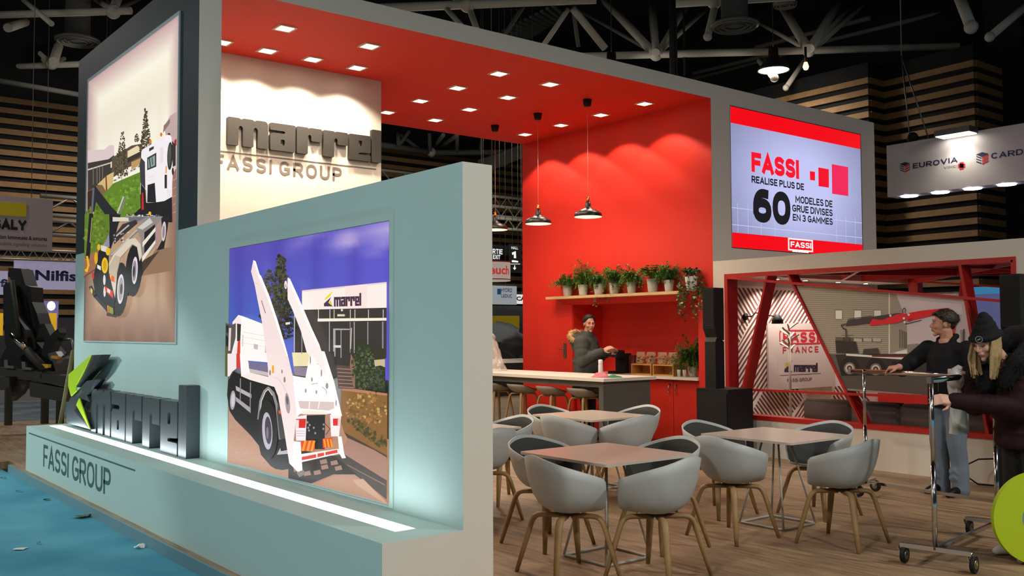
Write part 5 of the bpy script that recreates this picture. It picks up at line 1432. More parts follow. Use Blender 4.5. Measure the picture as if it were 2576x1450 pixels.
M_SOFA = mat('brown grey upholstery', '#5b504c', .9, vary=.1, scale=60)
def cushion(name, x0, x1, y0, y1, z0, z1, par, r=.03):
    bm = bmesh.new(); bmesh.ops.create_cube(bm, size=1)
    for v in bm.verts: v.co = Vector(((x0+x1)/2+v.co.x*(x1-x0), (y0+y1)/2+v.co.y*(y1-y0), (z0+z1)/2+v.co.z*(z1-z0)))-wl(par)
    bmesh.ops.bevel(bm, geom=bm.edges[:]+bm.verts[:], offset=r, segments=3, affect='EDGES')
    me = bpy.data.meshes.new(name); bm.to_mesh(me); bm.free(); me.materials.append(M_SOFA)
    for p in me.polygons: p.use_smooth = True
    return link(name, me, par)
t = thing('sofa', 'low brown grey sofa with its back to the lounge opening', 'sofa', (10.7, 5.9, 0))
b = MB(); b.box(10.29, 11.1, 4.5, 7.15, .02, .3); b.build('base', M_SOFA, t)
ys = [7.15, 6.49, 5.87, 5.2, 4.5]
for a, c in zip(ys, ys[1:]): cushion('seat_cushion', 10.5, 11.1, c+.004, a-.004, .3, .45, t); cushion('back_cushion', 10.29, 10.5, c+.004, a-.004, .31, .745, t)

# lounge roof: red beams, small round downlights in the soffit, far red frame
t = thing('roof_grid', 'red roof beams above the lounge', 'roof beams', (12.1, 6, 2.36))
b = MB(); b.box(10.26, 13.93, 4.06, 7.74, 2.4, 2.43); b.build('roof_board', M_REDF, t)
for p, q in (((10.27, 4.3), (13.9, 7.6)), ((10.27, 7.4), (13.9, 5.2)), ((10.3, 5.6), (13.9, 4.3)), ((12.0, 4.1), (12.6, 7.7)), ((10.27, 6.3), (12.1, 7.7))):
    b = MB(); b.beam(p+(2.345,), q+(2.345,), .045, .1); b.build('beam', M_REDF, t)
for i, p in enumerate([(11.05, 8.05), (11.71, 8.05), (12.54, 8.06), (13.29, 8.07)]):
    z = 2.3; t = thing('soffit_downlight', ['first', 'second', 'third', 'fourth'][i]+' small round downlight along the lounge soffit from the opening', 'downlight', p+(z,), 'round downlights of the lounge soffit')
    b = MB(); b.lathe([(.045, 0), (.055, -.006), (.04, -.008), (.035, 0)], p+(z,), 20); b.build('ring', M_STEEL, t)
    b = MB(); b.lathe([(0, -.012), (.03, -.011), (.036, -.005), (0, -.004)], p+(z,), 16); b.build('lens', M_WARMGLOW, t)
    lamp('downlight_beam', 'SPOT', p+(z-.03,), 60, (1, .87, .76), t, .03, R(130), .9)
t = thing('window_frame', 'far red frame of fins and bars closing the lounge at the back', 'frame', (14.0, 6.2, 0))
b = MB(); b.box(13.95, 14.1, 4.05, 8.3, 0, .6); b.box(13.95, 14.1, 4.05, 8.3, 2.38, 2.5); b.box(13.95, 14.1, 7.6, 7.75, .6, 2.38); b.build('lining', M_REDF, t)
for y1, y0 in ((6.9, 7.15), (6.0, 5.6), (5.1, 4.6)): b = MB(); b.prism([(13.95, y1-.03, 2.38), (13.95, y1+.03, 2.38), (13.95, y0+.03, .6), (13.95, y0-.03, .6)], (.15, 0, 0)); b.build('fin', M_REDF, t)
for z1, z0 in ((2.33, 1.95), (1.0, 1.1)): b = MB(); b.beam((13.97, 7.6, z1), (13.97, 4.05, z0), .03, .03); b.build('bar', M_REDF, t)

# loudspeakers: bass bin and column
M_SPK = mat('black speaker lacquer', '#0b0b0c', .55); M_GRILL = mat('black speaker grille', '#121213', .8, vary=.3, scale=200)
def speaker(x, y, l1, l2):
    t = thing('bass_speaker', l1, 'loudspeaker', (x+.22, y+.25, 0), 'bass speakers'); b = MB(); b.box(x+.015, x+.5, y, y+.5, .02, .865); b.box(x+.05, x+.45, y+.05, y+.45, 0, .02); b.build('cabinet', M_SPK, t)
    b = MB(); b.box(x, x+.014, y+.015, y+.485, .06, .82); b.build('grille', M_GRILL, t)
    t = thing('column_speaker', l2, 'loudspeaker', (x+.2, y+.25, .866), 'column speakers')
    b = MB(); b.prism([(x+.08, y+.24, .866), (x+.25, y+.24, .866), (x+.25, y+.24, 1.45), (x+.12, y+.24, 1.52), (x+.08, y+.24, 1.45)], (0, .17, 0)); b.build('lower_column', M_SPK, t)
    b = MB(); b.prism([(x+.13, y+.23, 1.47), (x+.24, y+.23, 1.47), (x+.24, y+.23, 2.13), (x+.06, y+.23, 2.13), (x+.06, y+.23, 1.62)], (0, .19, 0)); b.build('upper_column', M_SPK, t)
    b = MB(); b.box(x+.052, x+.06, y+.24, y+.41, 1.64, 2.11); b.build('grille', M_GRILL, t)
speaker(9.4, 7.6, 'black bass speaker on the floor at the corner of the red wall', 'black column speaker on the bass speaker beside the trailing ivy')
speaker(9.5, 3.95, 'black bass speaker hidden behind the people at the clothes rails', 'black column speaker behind the woman in the black hat')
q = px(2484, 1222, 2, 0); b = MB(); b.tube([(9.9, q.y-.25, .02), (9.85, q.y+.05, .015), (9.8, q.y+.16, .1), (9.8, q.y+.15, .2), (9.85, q.y+.04, .27), (9.95, q.y-.25, .3)], .008)
tag(b.build('loop_of_cable', M_BLACK), 'loop of black cable on the floor beside the near trouser leg', 'cable')

# neighbour's stand seen through the lounge
t = thing('exhibition_wall', 'lilac lit wall with a blue band seen through the lounge', 'stand wall', (18.5, 7, -.09))
M_LILAC = emit('lit lilac fabric', '#7d7fb8', .32)  # light falling on the fabric put in as its own glow
b = MB(); b.box(18.4, 18.6, 2, 9.15, -.09, 2.26); b.build('fabric_wall', M_LILAC, t)
b = MB(); b.box(18.36, 18.62, 2, 9.15, 2.26, 2.4); b.build('blue_band', emit('blue band', '#3f8ab8', .6), t)
b = MB(); b.box(18.2, 18.38, 9.0, 12.2, -.09, 2.28); b.build('white_block', mat('white block', '#e0dccf', .6), t)
for i in range(6): b = MB(); b.box(18.12, 18.2, 9.1+i*.17, 9.17+i*.17, 2.06, 2.28); b.build('white_slat', MATS['white block'], t)
# ================================================================ clothes rails, disc, scraps
def clothes_rail(P, Q, cross, zt, label, over=0):
    """posts at P and Q (x, y); cross = half vector of the foot bars"""
    P, Q = Vector(P+(0,)), Vector(Q+(0,)); cross = Vector(cross+(0,)); d = (Q-P).normalized(); Z = Vector((0, 0, 1))
    t = thing('clothes_rail', label, 'clothes rail', P, 'chrome clothes rails on castors')
    for p in (P, Q):
        b = MB(); b.beam(p-cross+Z*.125, p+cross+Z*.125, .03, .03); b.build('foot_bar', M_CHROME, t)
        b = MB(); b.tube([p+Z*.12, p+Z*zt*.55], .017, 12); b.tube([p+Z*zt*.55, p+Z*(zt+.02)], .014, 12); b.build('post', M_CHROME, t)
        for s in (-1, 1):
            c = p+cross*s*.97; b = MB(); a = Vector((d.y, -d.x, 0))
            off = cross.normalized()*.02
            b.tube([c+Z*.06+off+a*-.013, c+Z*.06+off+a*.013], .055, 18); w = b.build('wheel', M_BLACK, t)
            b = MB(); b.tube([c+Z*.06+off+a*-.016, c+Z*.06+off+a*.016], .03, 14); b.build('hub', M_STEEL, w)
            b = MB()
            for e in (-.02, .02): b.beam(c+Z*.115+a*e, c+off+Z*.055+a*e, .022, .004, up=a)
            b.tube([c+Z*.1, c+Z*.135], .014, 10); b.build('fork', M_CHROME, t)
    b = MB(); b.beam(P+Z*.125, Q+Z*.125, .022, .028); b.build('bottom_rail', M_CHROME, t)
    b = MB(); b.tube([P-d*over+Z*zt, Q+d*over*.3+Z*zt], [(.013, .021)]*2, 12); b.build('top_rail', M_CHROME, t)
    for p in (P-d*over, Q+d*over*.3): b = MB(); b.box(p.x-.016, p.x+.016, p.y-.016, p.y+.016, zt-.022, zt+.022); b.build('end_cap', M_STEEL, t)
    return t
clothes_rail((6.26, 3.33), (7.5, 3.49), (.042, -.225), 1.255, 'chrome clothes rail in front of the woman, nearest the viewer', .02)
clothes_rail((8.5, 5.2), (8.36, 3.75), (.21, .035), 1.19, 'chrome clothes rail under the hand of the man in jeans', .16)

# lime disc standing on the floor
c = pt(2612, 1306, 6.5); n = Vector((-FW.x, -FW.y, 0)).normalized(); s = Vector((-n.y, n.x, 0))
r = .312; c.z = r+.004
t = thing('round_sign', 'round lime green disc with a blue grey centre, standing on edge at the clothes rail', 'sign', (c.x, c.y, 0))
M_DLIME = mat('lime green board', '#a9c21b', .55, vary=.03); M_HUB = mat('blue grey board', '#6f8a96', .55)
Z = Vector((0, 0, 1))
def ring(r0, r1, m, name, dz=0):
    b = MB(); N = 64; f = c+n*(.02+dz); k = c-n*(.02+dz); vs = []
    for o in (f, k):
        for rr in (r0, r1):
            for i in range(N): a = 6.28318*i/N; vs.append(o+s*math.cos(a)*rr+Z*math.sin(a)*rr)
    fs = []
    for i in range(N):
        j = (i+1) % N
        fs += [(i, j, N+j, N+i), (2*N+i, 3*N+i, 3*N+j, 2*N+j), (N+i, N+j, 3*N+j, 3*N+i), (i, 2*N+i, 2*N+j, j)]
    b.add(vs, fs); b.build(name, m, t)
ring(.118, r, M_DLIME, 'rim'); ring(.002, .116, M_HUB, 'centre', -.004)
q = pt(2538, 1182, 7.0)
b = MB(); b.tube([(q.x, q.y, 0.0), (q.x, q.y, q.z-.02), (q.x+.012, q.y-.01, q.z), (q.x+.05, q.y-.05, q.z)], .009, 8); tag(b.build('metal_hook', M_CHROME), 'thin chrome hook rod standing behind the lime disc', 'rod')

# scraps on the aisle carpet and boards
M_SCRAP = mat('torn paper', '#c9d3cc', .8, vary=.2); M_SCRAPD = mat('brown scrap', '#5d5542', .85, vary=.3)
def scrap(u, v, w, h, m, label, seed, z=-.09):
    rg = random.Random(seed); p = px(u, v, 2, z); b = MB(); N = 9; vs = []
    for i in range(N): a = 6.28*i/N; k = rg.uniform(.6, 1.1); vs.append(p+Vector((math.cos(a)*w*k*.5, math.sin(a)*w*k*.5*rg.uniform(.6, 1), .004+h*rg.uniform(0, 1))))
    vs.append(p+Vector((0, 0, h*.7+.004))); b.add(vs, [(i, (i+1) % N, N) for i in range(N)])
    tag(b.build('paper_scrap', m, fix=False), label, 'scrap', 'scraps on the blue carpet')
for i, a in enumerate(((207, 1303, .22, .03, M_SCRAPD, 'long brown scrap lying on the blue carpet near the platform edge'), (240, 1300, .12, .05, M_SCRAP, 'crumpled white scrap on the blue carpet beside a brown one'), (350, 1381, .1, .03, M_SCRAP, 'white paper scrap under the platform edge, the one nearest the viewer'),
                       (52, 1383, .12, .006, M_SCRAP, 'flat pale scrap on the blue carpet at the far left'), (118, 1260, .09, .02, M_SCRAPD, 'small brown scrap on the blue carpet below the printed words'), (98, 1370, .05, .02, M_SCRAPD, 'dark crumb on the blue carpet beside a pale scrap'), (8, 1205, .07, .02, M_SCRAPD, 'dark scrap at the left edge where carpet meets boards'), (47, 1238, .06, .015, M_SCRAPD, 'dark crumb on the blue carpet near the plinth corner'))): scrap(*a, seed=i+3)
# pole leaning on the far end of the outer wall
p0, p1 = px(184, 882, 1, 12.5), px(150, 1072, 1, 12.7)
d = (p1-p0); f = p0+d*(p0.z/(p0.z-p1.z))
b = MB(); b.tube([p0, f], .024, 10); tag(b.build('wooden_pole', mat('olive grey wood', '#6f6a45', .8, vary=.2)), 'thin olive wooden pole leaning on the far end of the teal wall', 'pole')
# ================================================================ people
def fused(name, b, m, parent, voxel, smooth=4, mats=None):
    """one continuous surface grown over overlapping forms"""
    me = b.mesh('tmp', m)
    o = bpy.data.objects.new('tmp', me); C.objects.link(o)
    r = o.modifiers.new('r', 'REMESH'); r.mode = 'VOXEL'; r.voxel_size = voxel
    s = o.modifiers.new('s', 'SMOOTH'); s.factor = .5; s.iterations = smooth
    dg = bpy.context.evaluated_depsgraph_get()
    n = bpy.data.meshes.new_from_object(o.evaluated_get(dg)); bpy.data.objects.remove(o)
    n.name = name; n.materials.clear()
    for k in (m if isinstance(m, list) else [m]): n.materials.append(k)
    off = wl(parent)
    for v in n.vertices: v.co -= off
    for p in n.polygons: p.use_smooth = True; p.material_index = 0
    return link(name, n, parent)
def limb(b, pts, rs):
    b.tube(pts, rs, 14)
    for p, r in zip(pts, rs):
        q = r if not isinstance(r, tuple) else min(r)
        b.ball(p, q*.985, 12, 8)
def trunk(b, F, rings, n=24):
    """closed body of elliptic rings (x, y, z, depth, width) in the figure's own frame"""
    vs = [F(x+rx*math.cos(6.28318*i/n), y+ry*math.sin(6.28318*i/n), z) for x, y, z, rx, ry in rings for i in range(n)]
    m = len(rings); b.add(vs, [(k*n+i, k*n+(i+1) % n, (k+1)*n+(i+1) % n, (k+1)*n+i) for k in range(m-1) for i in range(n)]+[tuple(range(n))[::-1], tuple((m-1)*n+i for i in range(n))])
def hand(b, w, d, back, curl=.5, spread=.16, sc=1.0, flip=1):
    """wrist w, pointing d, back of the hand towards back; palm, four unequal fingers and a thumb from the palm's side"""
    d = Vector(d).normalized(); back = Vector(back); back = (back-d*back.dot(d)).normalized(); s = d.cross(back)*flip
    w = Vector(w)
    for k in (-.026, -.009, .009, .026):
        b.tube([w+d*.0+s*k*.6*sc, w+d*.045*sc+s*k*.95*sc, w+d*.09*sc+s*k*1.05*sc], [.0155*sc, .016*sc, .0125*sc], 10); b.ball(w+d*.09*sc+s*k*1.05*sc, .0128*sc, 10, 6)
    for i, (k, L) in enumerate(((.03, .07), (.0105, .08), (-.0095, .075), (-.028, .058))):
        p = w+d*.09*sc+s*k*sc; a = curl*(.35+.1*i); dd = (d+s*k*spread*9).normalized(); pts = [p]
        for seg, f in enumerate((.45, .32, .23)):
            a += curl*.55; v = dd*math.cos(a)-back*math.sin(a); pts.append(pts[-1]+v*L*f*sc)
        b.tube(pts, [.0095*sc, .009*sc, .0083*sc, .0065*sc], 8)
        for q, r in zip(pts, (.0097, .0092, .0085, .0066)): b.ball(q, r*sc, 8, 6)
    p = w+d*.03*sc+s*.03*sc-back*.008*sc; t1 = (d*.62+s*.75-back*.25).normalized(); t2 = (d*.9+s*.3-back*.35).normalized()
    pts = [w+d*.012*sc+s*.018*sc, p, p+t1*.036*sc, p+t1*.036*sc+t2*.03*sc]
    b.tube(pts, [.014*sc, .0135*sc, .0105*sc, .008*sc], 8)
    for q, r in zip(pts, (.014, .0135, .0107, .0082)): b.ball(q, r*sc, 8, 6)
class Frame:
    def __init__(s, o, yaw, pitch=0):
        s.o = Vector(o); s.M = Matrix.Rotation(R(yaw), 3, 'Z') @ Matrix.Rotation(R(pitch), 3, 'Y')
    def __call__(s, x, y, z): return s.o+s.M @ Vector((x, y, z))
    def d(s, x, y, z): return s.M @ Vector((x, y, z))
    def ball(s, b, c, r, seg=14, rings=10):
        k = len(b.v); b.ball((0, 0, 0), r, seg, rings); T = Matrix.Translation(s(*c)) @ s.M.to_4x4(); b.xform(T, k)
def head(b, H, neck_to, k=1.0, fem=False):
    def B(c, r): H.ball(b, tuple(x*k for x in c), tuple(x*k for x in r) if isinstance(r, tuple) else r*k)
    B((-.018, 0, .03), (.098, .076, .088)); B((.03, 0, -.02), (.06, .061, .085)); B((.04, 0, -.078), (.045, .047 if not fem else .042, .038)); B((.076, 0, -.108), .021)
    def T(pts, rs): b.tube([H(*[x*k for x in p]) for p in pts], [r*k for r in rs], 8)
    g = .8 if fem else 1
    T([(.086, 0, .022), (.098, 0, -.005), (.1+.016*g, 0, -.03)], [.009*g, .011*g, .0125*g]); B((.1+.014*g, 0, -.032), .0125*g)
    for e in (-1, 1):
        B((.1, e*.013*g, -.036), .0105*g); B((.06, e*.036, -.032), .026); B((-.012, e*.077, -.012), (.021, .009, .032)); B((-.016, e*.081, .004), (.012, .007, .014))
        T([(.078, e*.05, .026), (.09, e*.03, .034), (.09, e*.012, .026)], [.009, .011, .009])
    T([(.082, -.024, -.064), (.101, -.006, -.058), (.101, .006, -.058), (.082, .024, -.064)], [.006, .0085, .0085, .006])
    T([(.082, -.022, -.07), (.098, 0, -.074), (.082, .022, -.07)], [.006, .0095, .006])
    b.tube([H(-.02*k, 0, -.05*k), neck_to], [.058*k, .06*k], 14)
M_SKIN = mat('skin', '#c69076', .5, vary=.08, scale=25); M_SKINP = mat('pale skin', '#cf9f88', .5, vary=.06, scale=25)
M_EYE = mat('eye white', '#a79a90', .3); M_IRIS = mat('dark iris', '#1c140f', .2); M_LIP = mat('lips', '#a8604f', .5)
M_HAIRB = mat('dark brown hair', '#2a1d14', .6, vary=.4, scale=60); M_HAIRD = mat('black brown hair', '#191310', .55, vary=.4, scale=60); M_BLOND = mat('dark blond hair', '#9a8256', .6, vary=.35, scale=50)
def face_parts(H, body, k=1.0, brow=None, lip=True, closed=False):
    for e in (-1, 1):
        if closed:
            b = MB(); b.tube([H(.074*k, e*.048*k, .003*k), H(.0905*k, e*.032*k, -.004*k), H(.089*k, e*.017*k, .001*k)], [.002, .0035, .002], 6); b.build('eyelashes', M_HAIRD, body)
            b = MB(); b.tube([H(.084*k, e*.048*k, .028*k), H(.094*k, e*.03*k, .036*k), H(.094*k, e*.015*k, .031*k)], [.002, .003, .0025], 6); b.build('eyebrow', brow or M_HAIRD, body)
            continue
        b = MB(); H.ball(b, (.0765*k, e*.031*k, .006*k), (.0115*k, .0125*k, .008*k)); ey = None
        ey = b.build('eye', M_EYE, body); b = MB(); H.ball(b, (.0855*k, e*.031*k, .0058*k), (.004*k, .0068*k, .0064*k)); b.build('iris', M_IRIS, ey)
        b = MB(); b.tube([H(.08*k, e*.049*k, .029*k), H(.0935*k, e*.032*k, .0355*k), H(.0945*k, e*.016*k, .0345*k)], [.0018, .0033, .003], 6); b.build('eyebrow', brow or M_HAIRD, body)
    if lip: b = MB(); b.tube([H(.088*k, -.02*k, -.0655*k), H(.1055*k, -.005*k, -.061*k), H(.1055*k, .005*k, -.061*k), H(.088*k, .02*k, -.0655*k)], [.003, .005, .005, .003], 6); b.tube([H(.088*k, -.018*k, -.07*k), H(.1035*k, 0, -.0735*k), H(.088*k, .018*k, -.07*k)], [.003, .0055, .003], 6); b.build('lips', M_LIP, body)
def strands(b, H, rng, n, k, zmin, L, r=.006, lift=.006, front=.085, down=False):
    """short locks laid over the skull"""
    for i in range(n):
        while True:
            v = Vector((rng.gauss(0, 1), rng.gauss(0, 1), rng.gauss(0, 1))).normalized(); p = Vector((-.018+.102*v.x, .08*v.y, .03+.095*v.z))
            if p.z > zmin+max(0, p.x)*1.0 and p.x < front: break
        n_ = v; t = Vector((rng.uniform(-1, .4), rng.uniform(-1, 1), rng.uniform(-1, .1))); t = (t-n_*t.dot(n_)).normalized()
        pts = [p*k, (p+t*L*.5+n_*lift)*k, (p+t*L+n_*lift*.4)*k]
        b.tube([H(*q) for q in pts], [r*k, r*1.1*k, r*.4*k], 6)
def legs(F, b, hipz, spread, knee, ank, rs, lean=0):
    for e in (-1, 1):
        limb(b, [F(lean, e*.085, hipz), F(knee[0], e*spread*.9, knee[1]), F(ank[0], e*spread, ank[1])], rs)
def shoe(F, x, y, parent, m, yaw=0, L=.27):
    b = MB(); c = math.cos(R(yaw)); s = math.sin(R(yaw)); P = lambda a, q, z: F(x+a*c-q*s, y+a*s+q*c, z)
    b.tube([P(-.06, 0, .05), P(.03, 0, .055), P(.12, 0, .042), P(.185, 0, .033)], [.042, .045, .044, .03], 14)
    for q in ((-.06, .05, .042), (.03, .055, .046), (.12, .042, .043), (.19, .03, .028)): b.ball(P(q[0], 0, q[1]), q[2], 12, 8)
    b.tube([P(-.045, 0, .06), P(-.045, 0, .12)], [.044, .042], 12)
    for i, v in enumerate(b.v): b.v[i] = (v[0], v[1], max(.0, v[2]))
    return fused('shoe', b, m, parent, .008, 3)
RG = random.Random(21)
def torso_core(F, b, lean=0.0, sh=.185, w=.15):
    trunk(b, F, [(0, 0, .84, .08, w*.8), (0, 0, .95, .1, w*.95), (lean*.35, 0, 1.1, .085, w*.78), (lean*.8, 0, 1.28, .095, w*.9), (lean*.9, 0, 1.38, .07, w*.75), (lean*.95, 0, 1.44, .045, .06)])
    for e in (-1, 1): limb(b, [F(lean*.8, 0, 1.36), F(lean, e*sh*.95, 1.39)], [.055, .045])
    b.tube([F(lean*.9, 0, 1.38), F(lean*1.1, 0, 1.5)], [.065, .058], 12)

# ---- man behind the counter
F = Frame((9.62, 10.36, 0), -62); H = Frame(F(.05, 0, 1.7), -116, 4)
t = thing('person', 'man in dark hooded parka with tan fur trim standing behind the bar counter', 'person', (9.66, 10.34, 0), 'people on the stand')
b = MB(); torso_core(F, b, .03); head(b, H, F(.0, 0, 1.44)); legs(F, b, .9, .1, (.03, .5), (-.01, .08), [.085, .055, .042])
sR = [F(.0, -.21, 1.42), F(.03, -.27, 1.17), F(.31, -.17, 1.3)]; sL = [F(.0, .21, 1.42), F(.05, .27, 1.17), F(.31, .12, 1.29)]
for s in (sR, sL): limb(b, s, [.05, .042, .03])
hand(b, sR[2], F.d(.85, .2, .5), F.d(-.35, -.75, .5), .3, .3, flip=1); hand(b, sL[2], F.d(.9, -.2, .3), F.d(-.2, .8, .55), .4, .28, flip=-1)
body = fused('body', b, M_SKIN, t, .0062, 4); face_parts(H, body, 1, M_HAIRD)
M_PARKA = mat('dark grey green parka', '#3c3f3b', .75, vary=.22, scale=9, bump=.5)
b = MB(); trunk(b, F, [(0, 0, .62, .2, .24), (0, 0, .66, .22, .26), (.01, 0, .9, .2, .25), (.02, 0, 1.12, .2, .25), (.015, 0, 1.3, .18, .23), (.0, 0, 1.43, .14, .19), (.0, 0, 1.5, .115, .13), (.015, 0, 1.56, .1, .1)])
for s, e in ((sR, -1), (sL, 1)):
    limb(b, [F(.0, e*.1, 1.38), s[0], s[1], s[2]-(s[2]-s[1]).normalized()*.03], [.12, .118, .1, .062])
    for k in (.2, .45, .7): q = s[1].lerp(s[2], k); b.ball(q, .096-.03*k, 12, 8)
    for k in (.25, .6): b.ball(s[0].lerp(s[1], k), .115, 12, 8)
for z in (.78, .96, 1.14): trunk(b, F, [(.01, 0, z-.03, .2, .245), (.01, 0, z, .218, .268), (.01, 0, z+.03, .2, .245)])
b.tube([F(.0, 0, 1.42), F(.01, 0, 1.52), F(.025, 0, 1.585)], [.13, .105, .092], 16)
fused('parka', b, M_PARKA, t, .011, 3)
b = MB(); limb(b, [F(-.06, .13, 1.5), F(-.15, .07, 1.47), F(-.18, -.02, 1.46), F(-.13, -.12, 1.48)], [.065, .09, .09, .065]); b.ball(F(-.15, 0, 1.36), (.07, .1, .08)); hd = fused('hood', b, M_PARKA, t, .011, 3)
b = MB(); M_FUR = mat('tan fur', '#b0895c', .9, vary=.4, scale=80); fr = [F(.0, .16, 1.48), F(-.1, .16, 1.55), F(-.19, .1, 1.58), F(-.225, .0, 1.56), F(-.21, -.1, 1.52), F(-.15, -.17, 1.47), F(-.05, -.18, 1.42)]
limb(b, fr, [.025, .035, .042, .045, .042, .035, .025])
for i in range(380):
    k = RG.uniform(0, 5.99); p = fr[int(k)].lerp(fr[int(k)+1], k % 1); d = Vector((RG.uniform(-1, 1), RG.uniform(-1, 1), RG.uniform(-1, 1))).normalized(); b.tube([p+d*.03, p+d*RG.uniform(.055, .075)], [.006, .001], 4, cap=False)
tag(b.build('fur_trim', M_FUR, hd, fix=False), None, None, kind='stuff')
b = MB(); legs(F, b, .88, .1, (.03, .5), (-.01, .05), [.11, .082, .068]); fused('trousers', b, mat('black trousers', '#141416', .8), t, .012, 3)
for e in (-1, 1): shoe(F, -.01, e*.1, t, M_BLACK)
b = MB(); H.ball(b, (-.024, 0, .042), (.1, .08, .089)); H.ball(b, (-.072, 0, -.005), (.04, .064, .06)); strands(b, H, RG, 260, 1, .035, .04, .006)
for i, v in enumerate(b.v):
    q = H.M.transposed() @ (Vector(v)-H.o)
    if q.x > .045 and q.z < .088: q.x = .045+(q.x-.045)*.25; b.v[i] = tuple(H.o+H.M @ q)
fused('hair', b, M_HAIRD, body, .0065, 2)

# ---- man in jeans at the far rail
F = Frame((9.14, 4.69, 0), 168); H = Frame(F(.05, .0, 1.655), 122, 0)
t = thing('person', 'man in black jacket and blue jeans resting a hand on the far clothes rail', 'person', (9.14, 4.69, 0), 'people on the stand')
b = MB(); torso_core(F, b, .03); head(b, H, F(.0, 0, 1.43)); legs(F, b, .9, .1, (.02, .5), (-.01, .08), [.085, .058, .042])
hw = px(2262, 932, 0, 8.47); hw.z = 1.245
sR = [F(.02, -.21, 1.4), F(.22, -.36, 1.2), hw]; sL = [F(.0, .22, 1.4), F(-.02, .29, 1.12), F(.2, .24, .98)]
for s in (sR, sL): limb(b, s, [.05, .042, .032])
hand(b, hw, Vector((-.35, .9, -.12)), Vector((-.25, -.1, 1)), .75, flip=-1); hand(b, sL[2], F.d(.8, -.1, -.4), F.d(.3, .9, .2), .6, flip=-1)
body = fused('body', b, M_SKIN, t, .0062, 4); face_parts(H, body, 1, M_HAIRB)
M_JKT = mat('black jacket', '#121216', .8, vary=.25, scale=10, bump=.4, spec=.25)
b = MB(); trunk(b, F, [(0, 0, .84, .145, .205), (0, 0, .87, .155, .212), (.01, 0, 1.05, .145, .2), (.02, 0, 1.2, .145, .205), (.02, 0, 1.33, .13, .195), (.015, 0, 1.42, .1, .165), (.01, 0, 1.47, .075, .09)])
for s, e, end in ((sR, -1, .05), (sL, 1, .03)):
    limb(b, [F(.0, e*.09, 1.38), s[0], s[1], s[2]-(s[2]-s[1]).normalized()*end], [.095, .093, .078, .05])
    for k in (.3, .65): b.ball(s[0].lerp(s[1], k), .082, 12, 8); b.ball(s[1].lerp(s[2], k), .062, 12, 8)
for e in (-1, 1): b.tube([F(.06, e*.05, 1.42), F(.02, e*.085, 1.5), F(-.05, e*.07, 1.53), F(-.07, 0, 1.53)], [.022, .026, .028, .03], 10)
fused('jacket', b, M_JKT, t, .011, 3)
b = MB(); b.tube([F(.147, .01, .92), F(.153, .01, 1.1), F(.152, .01, 1.25), F(.13, .01, 1.37)], .005, 6); b.build('zip', M_STEEL, t)
M_JEAN = mat('washed blue denim', '#66727f', .85, vary=.28, scale=7, bump=.5)
b = MB()
for e in (-1, 1):
    pts = [F(0, e*.08, .92), F(.01, e*.095, .72), F(.03, e*.1, .5), F(.0, e*.105, .3), F(-.005, e*.11, .1), F(.0, e*.11, .05)]; limb(b, pts, [.115, .105, .088, .08, .082, .085])
    for z in (.46, .52, .16, .22): b.tube([F(.03, e*.1-.05, z), F(.05, e*.1+.03, z+.03)], [.05, .05], 8)
fused('jeans', b, M_JEAN, t, .012, 2)
M_SHOEB = mat('black leather shoe', '#0e0d0d', .35)
shoe(F, .01, -.1, t, M_SHOEB, -6); shoe(F, .02, .11, t, M_SHOEB, 8)
b = MB(); H.ball(b, (-.026, 0, .045), (.1, .08, .089)); H.ball(b, (-.078, 0, -.0), (.036, .062, .06)); strands(b, H, RG, 420, 1, .03, .04, .0075, .014)
for i in range(26):
    y = RG.uniform(-.05, .05); p = Vector((.045, y, .105)); b.tube([H(*p), H(.085, y+RG.uniform(-.02, .02), .1), H(.1, y+RG.uniform(-.02, .02), .075)], [.011, .01, .004], 6)
for i, v in enumerate(b.v):
    q = H.M.transposed() @ (Vector(v)-H.o)
    if q.x > .05 and q.z < .07: q.x = .05+(q.x-.05)*.2; b.v[i] = tuple(H.o+H.M @ q)
fused('hair', b, M_HAIRB, body, .0062, 1)

# ---- woman in the black hat at the near rail
F = Frame((7.06, 3.06, 0), 155); HY = 168; H = Frame((6.70, 3.165, 1.515), HY, 24)
t = thing('person', 'woman in black knitted hat and dark maroon coat leaning over the near clothes rail', 'person', (7.06, 3.06, 0), 'people on the stand')
k = .95
b = MB(); trunk(b, F, [(0, 0, .82, .09, .12), (0, 0, .92, .1, .14), (.04, 0, 1.08, .085, .12), (.12, 0, 1.26, .085, .12), (.15, 0, 1.36, .05, .06)])
for e in (-1, 1): limb(b, [F(.14, 0, 1.3), F(.17, e*.16, 1.31)], [.055, .045])
head(b, H, F(.16, 0, 1.33), k, True); legs(F, b, .88, .1, (.03, .48), (-.02, .08), [.085, .055, .04])
wA = Vector((6.545, 3.335, 1.105)); wB = Vector((6.88, 3.385, 1.292))
sR = [F(.17, -.19, 1.33), F(.26, -.2, 1.06), wB]; sL = [F(.15, .2, 1.3), F(.22, .2, 1.06), wA]
for s in (sR, sL): limb(b, s, [.048, .04, .028])
hand(b, wA, Vector((-.86, .32, .1)), Vector((-.2, -.75, .45)), .4, .3, 1.05, flip=-1)
hand(b, wB, Vector((-.75, .5, -.1)), Vector((-.1, -.2, 1)), .8, .15, .92, flip=1)
body = fused('body', b, M_SKINP, t, .006, 4); face_parts(H, body, k, M_HAIRB, closed=True)
M_COAT = mat('dark maroon quilted coat', '#2a1416', .75, vary=.3, scale=8, bump=.5, spec=.2)
b = MB(); trunk(b, F, [(-.02, 0, .76, .2, .24), (-.02, 0, .8, .215, .255), (-.01, 0, .98, .19, .235), (.03, 0, 1.12, .18, .23), (.09, 0, 1.26, .16, .215), (.12, 0, 1.38, .1, .15)])
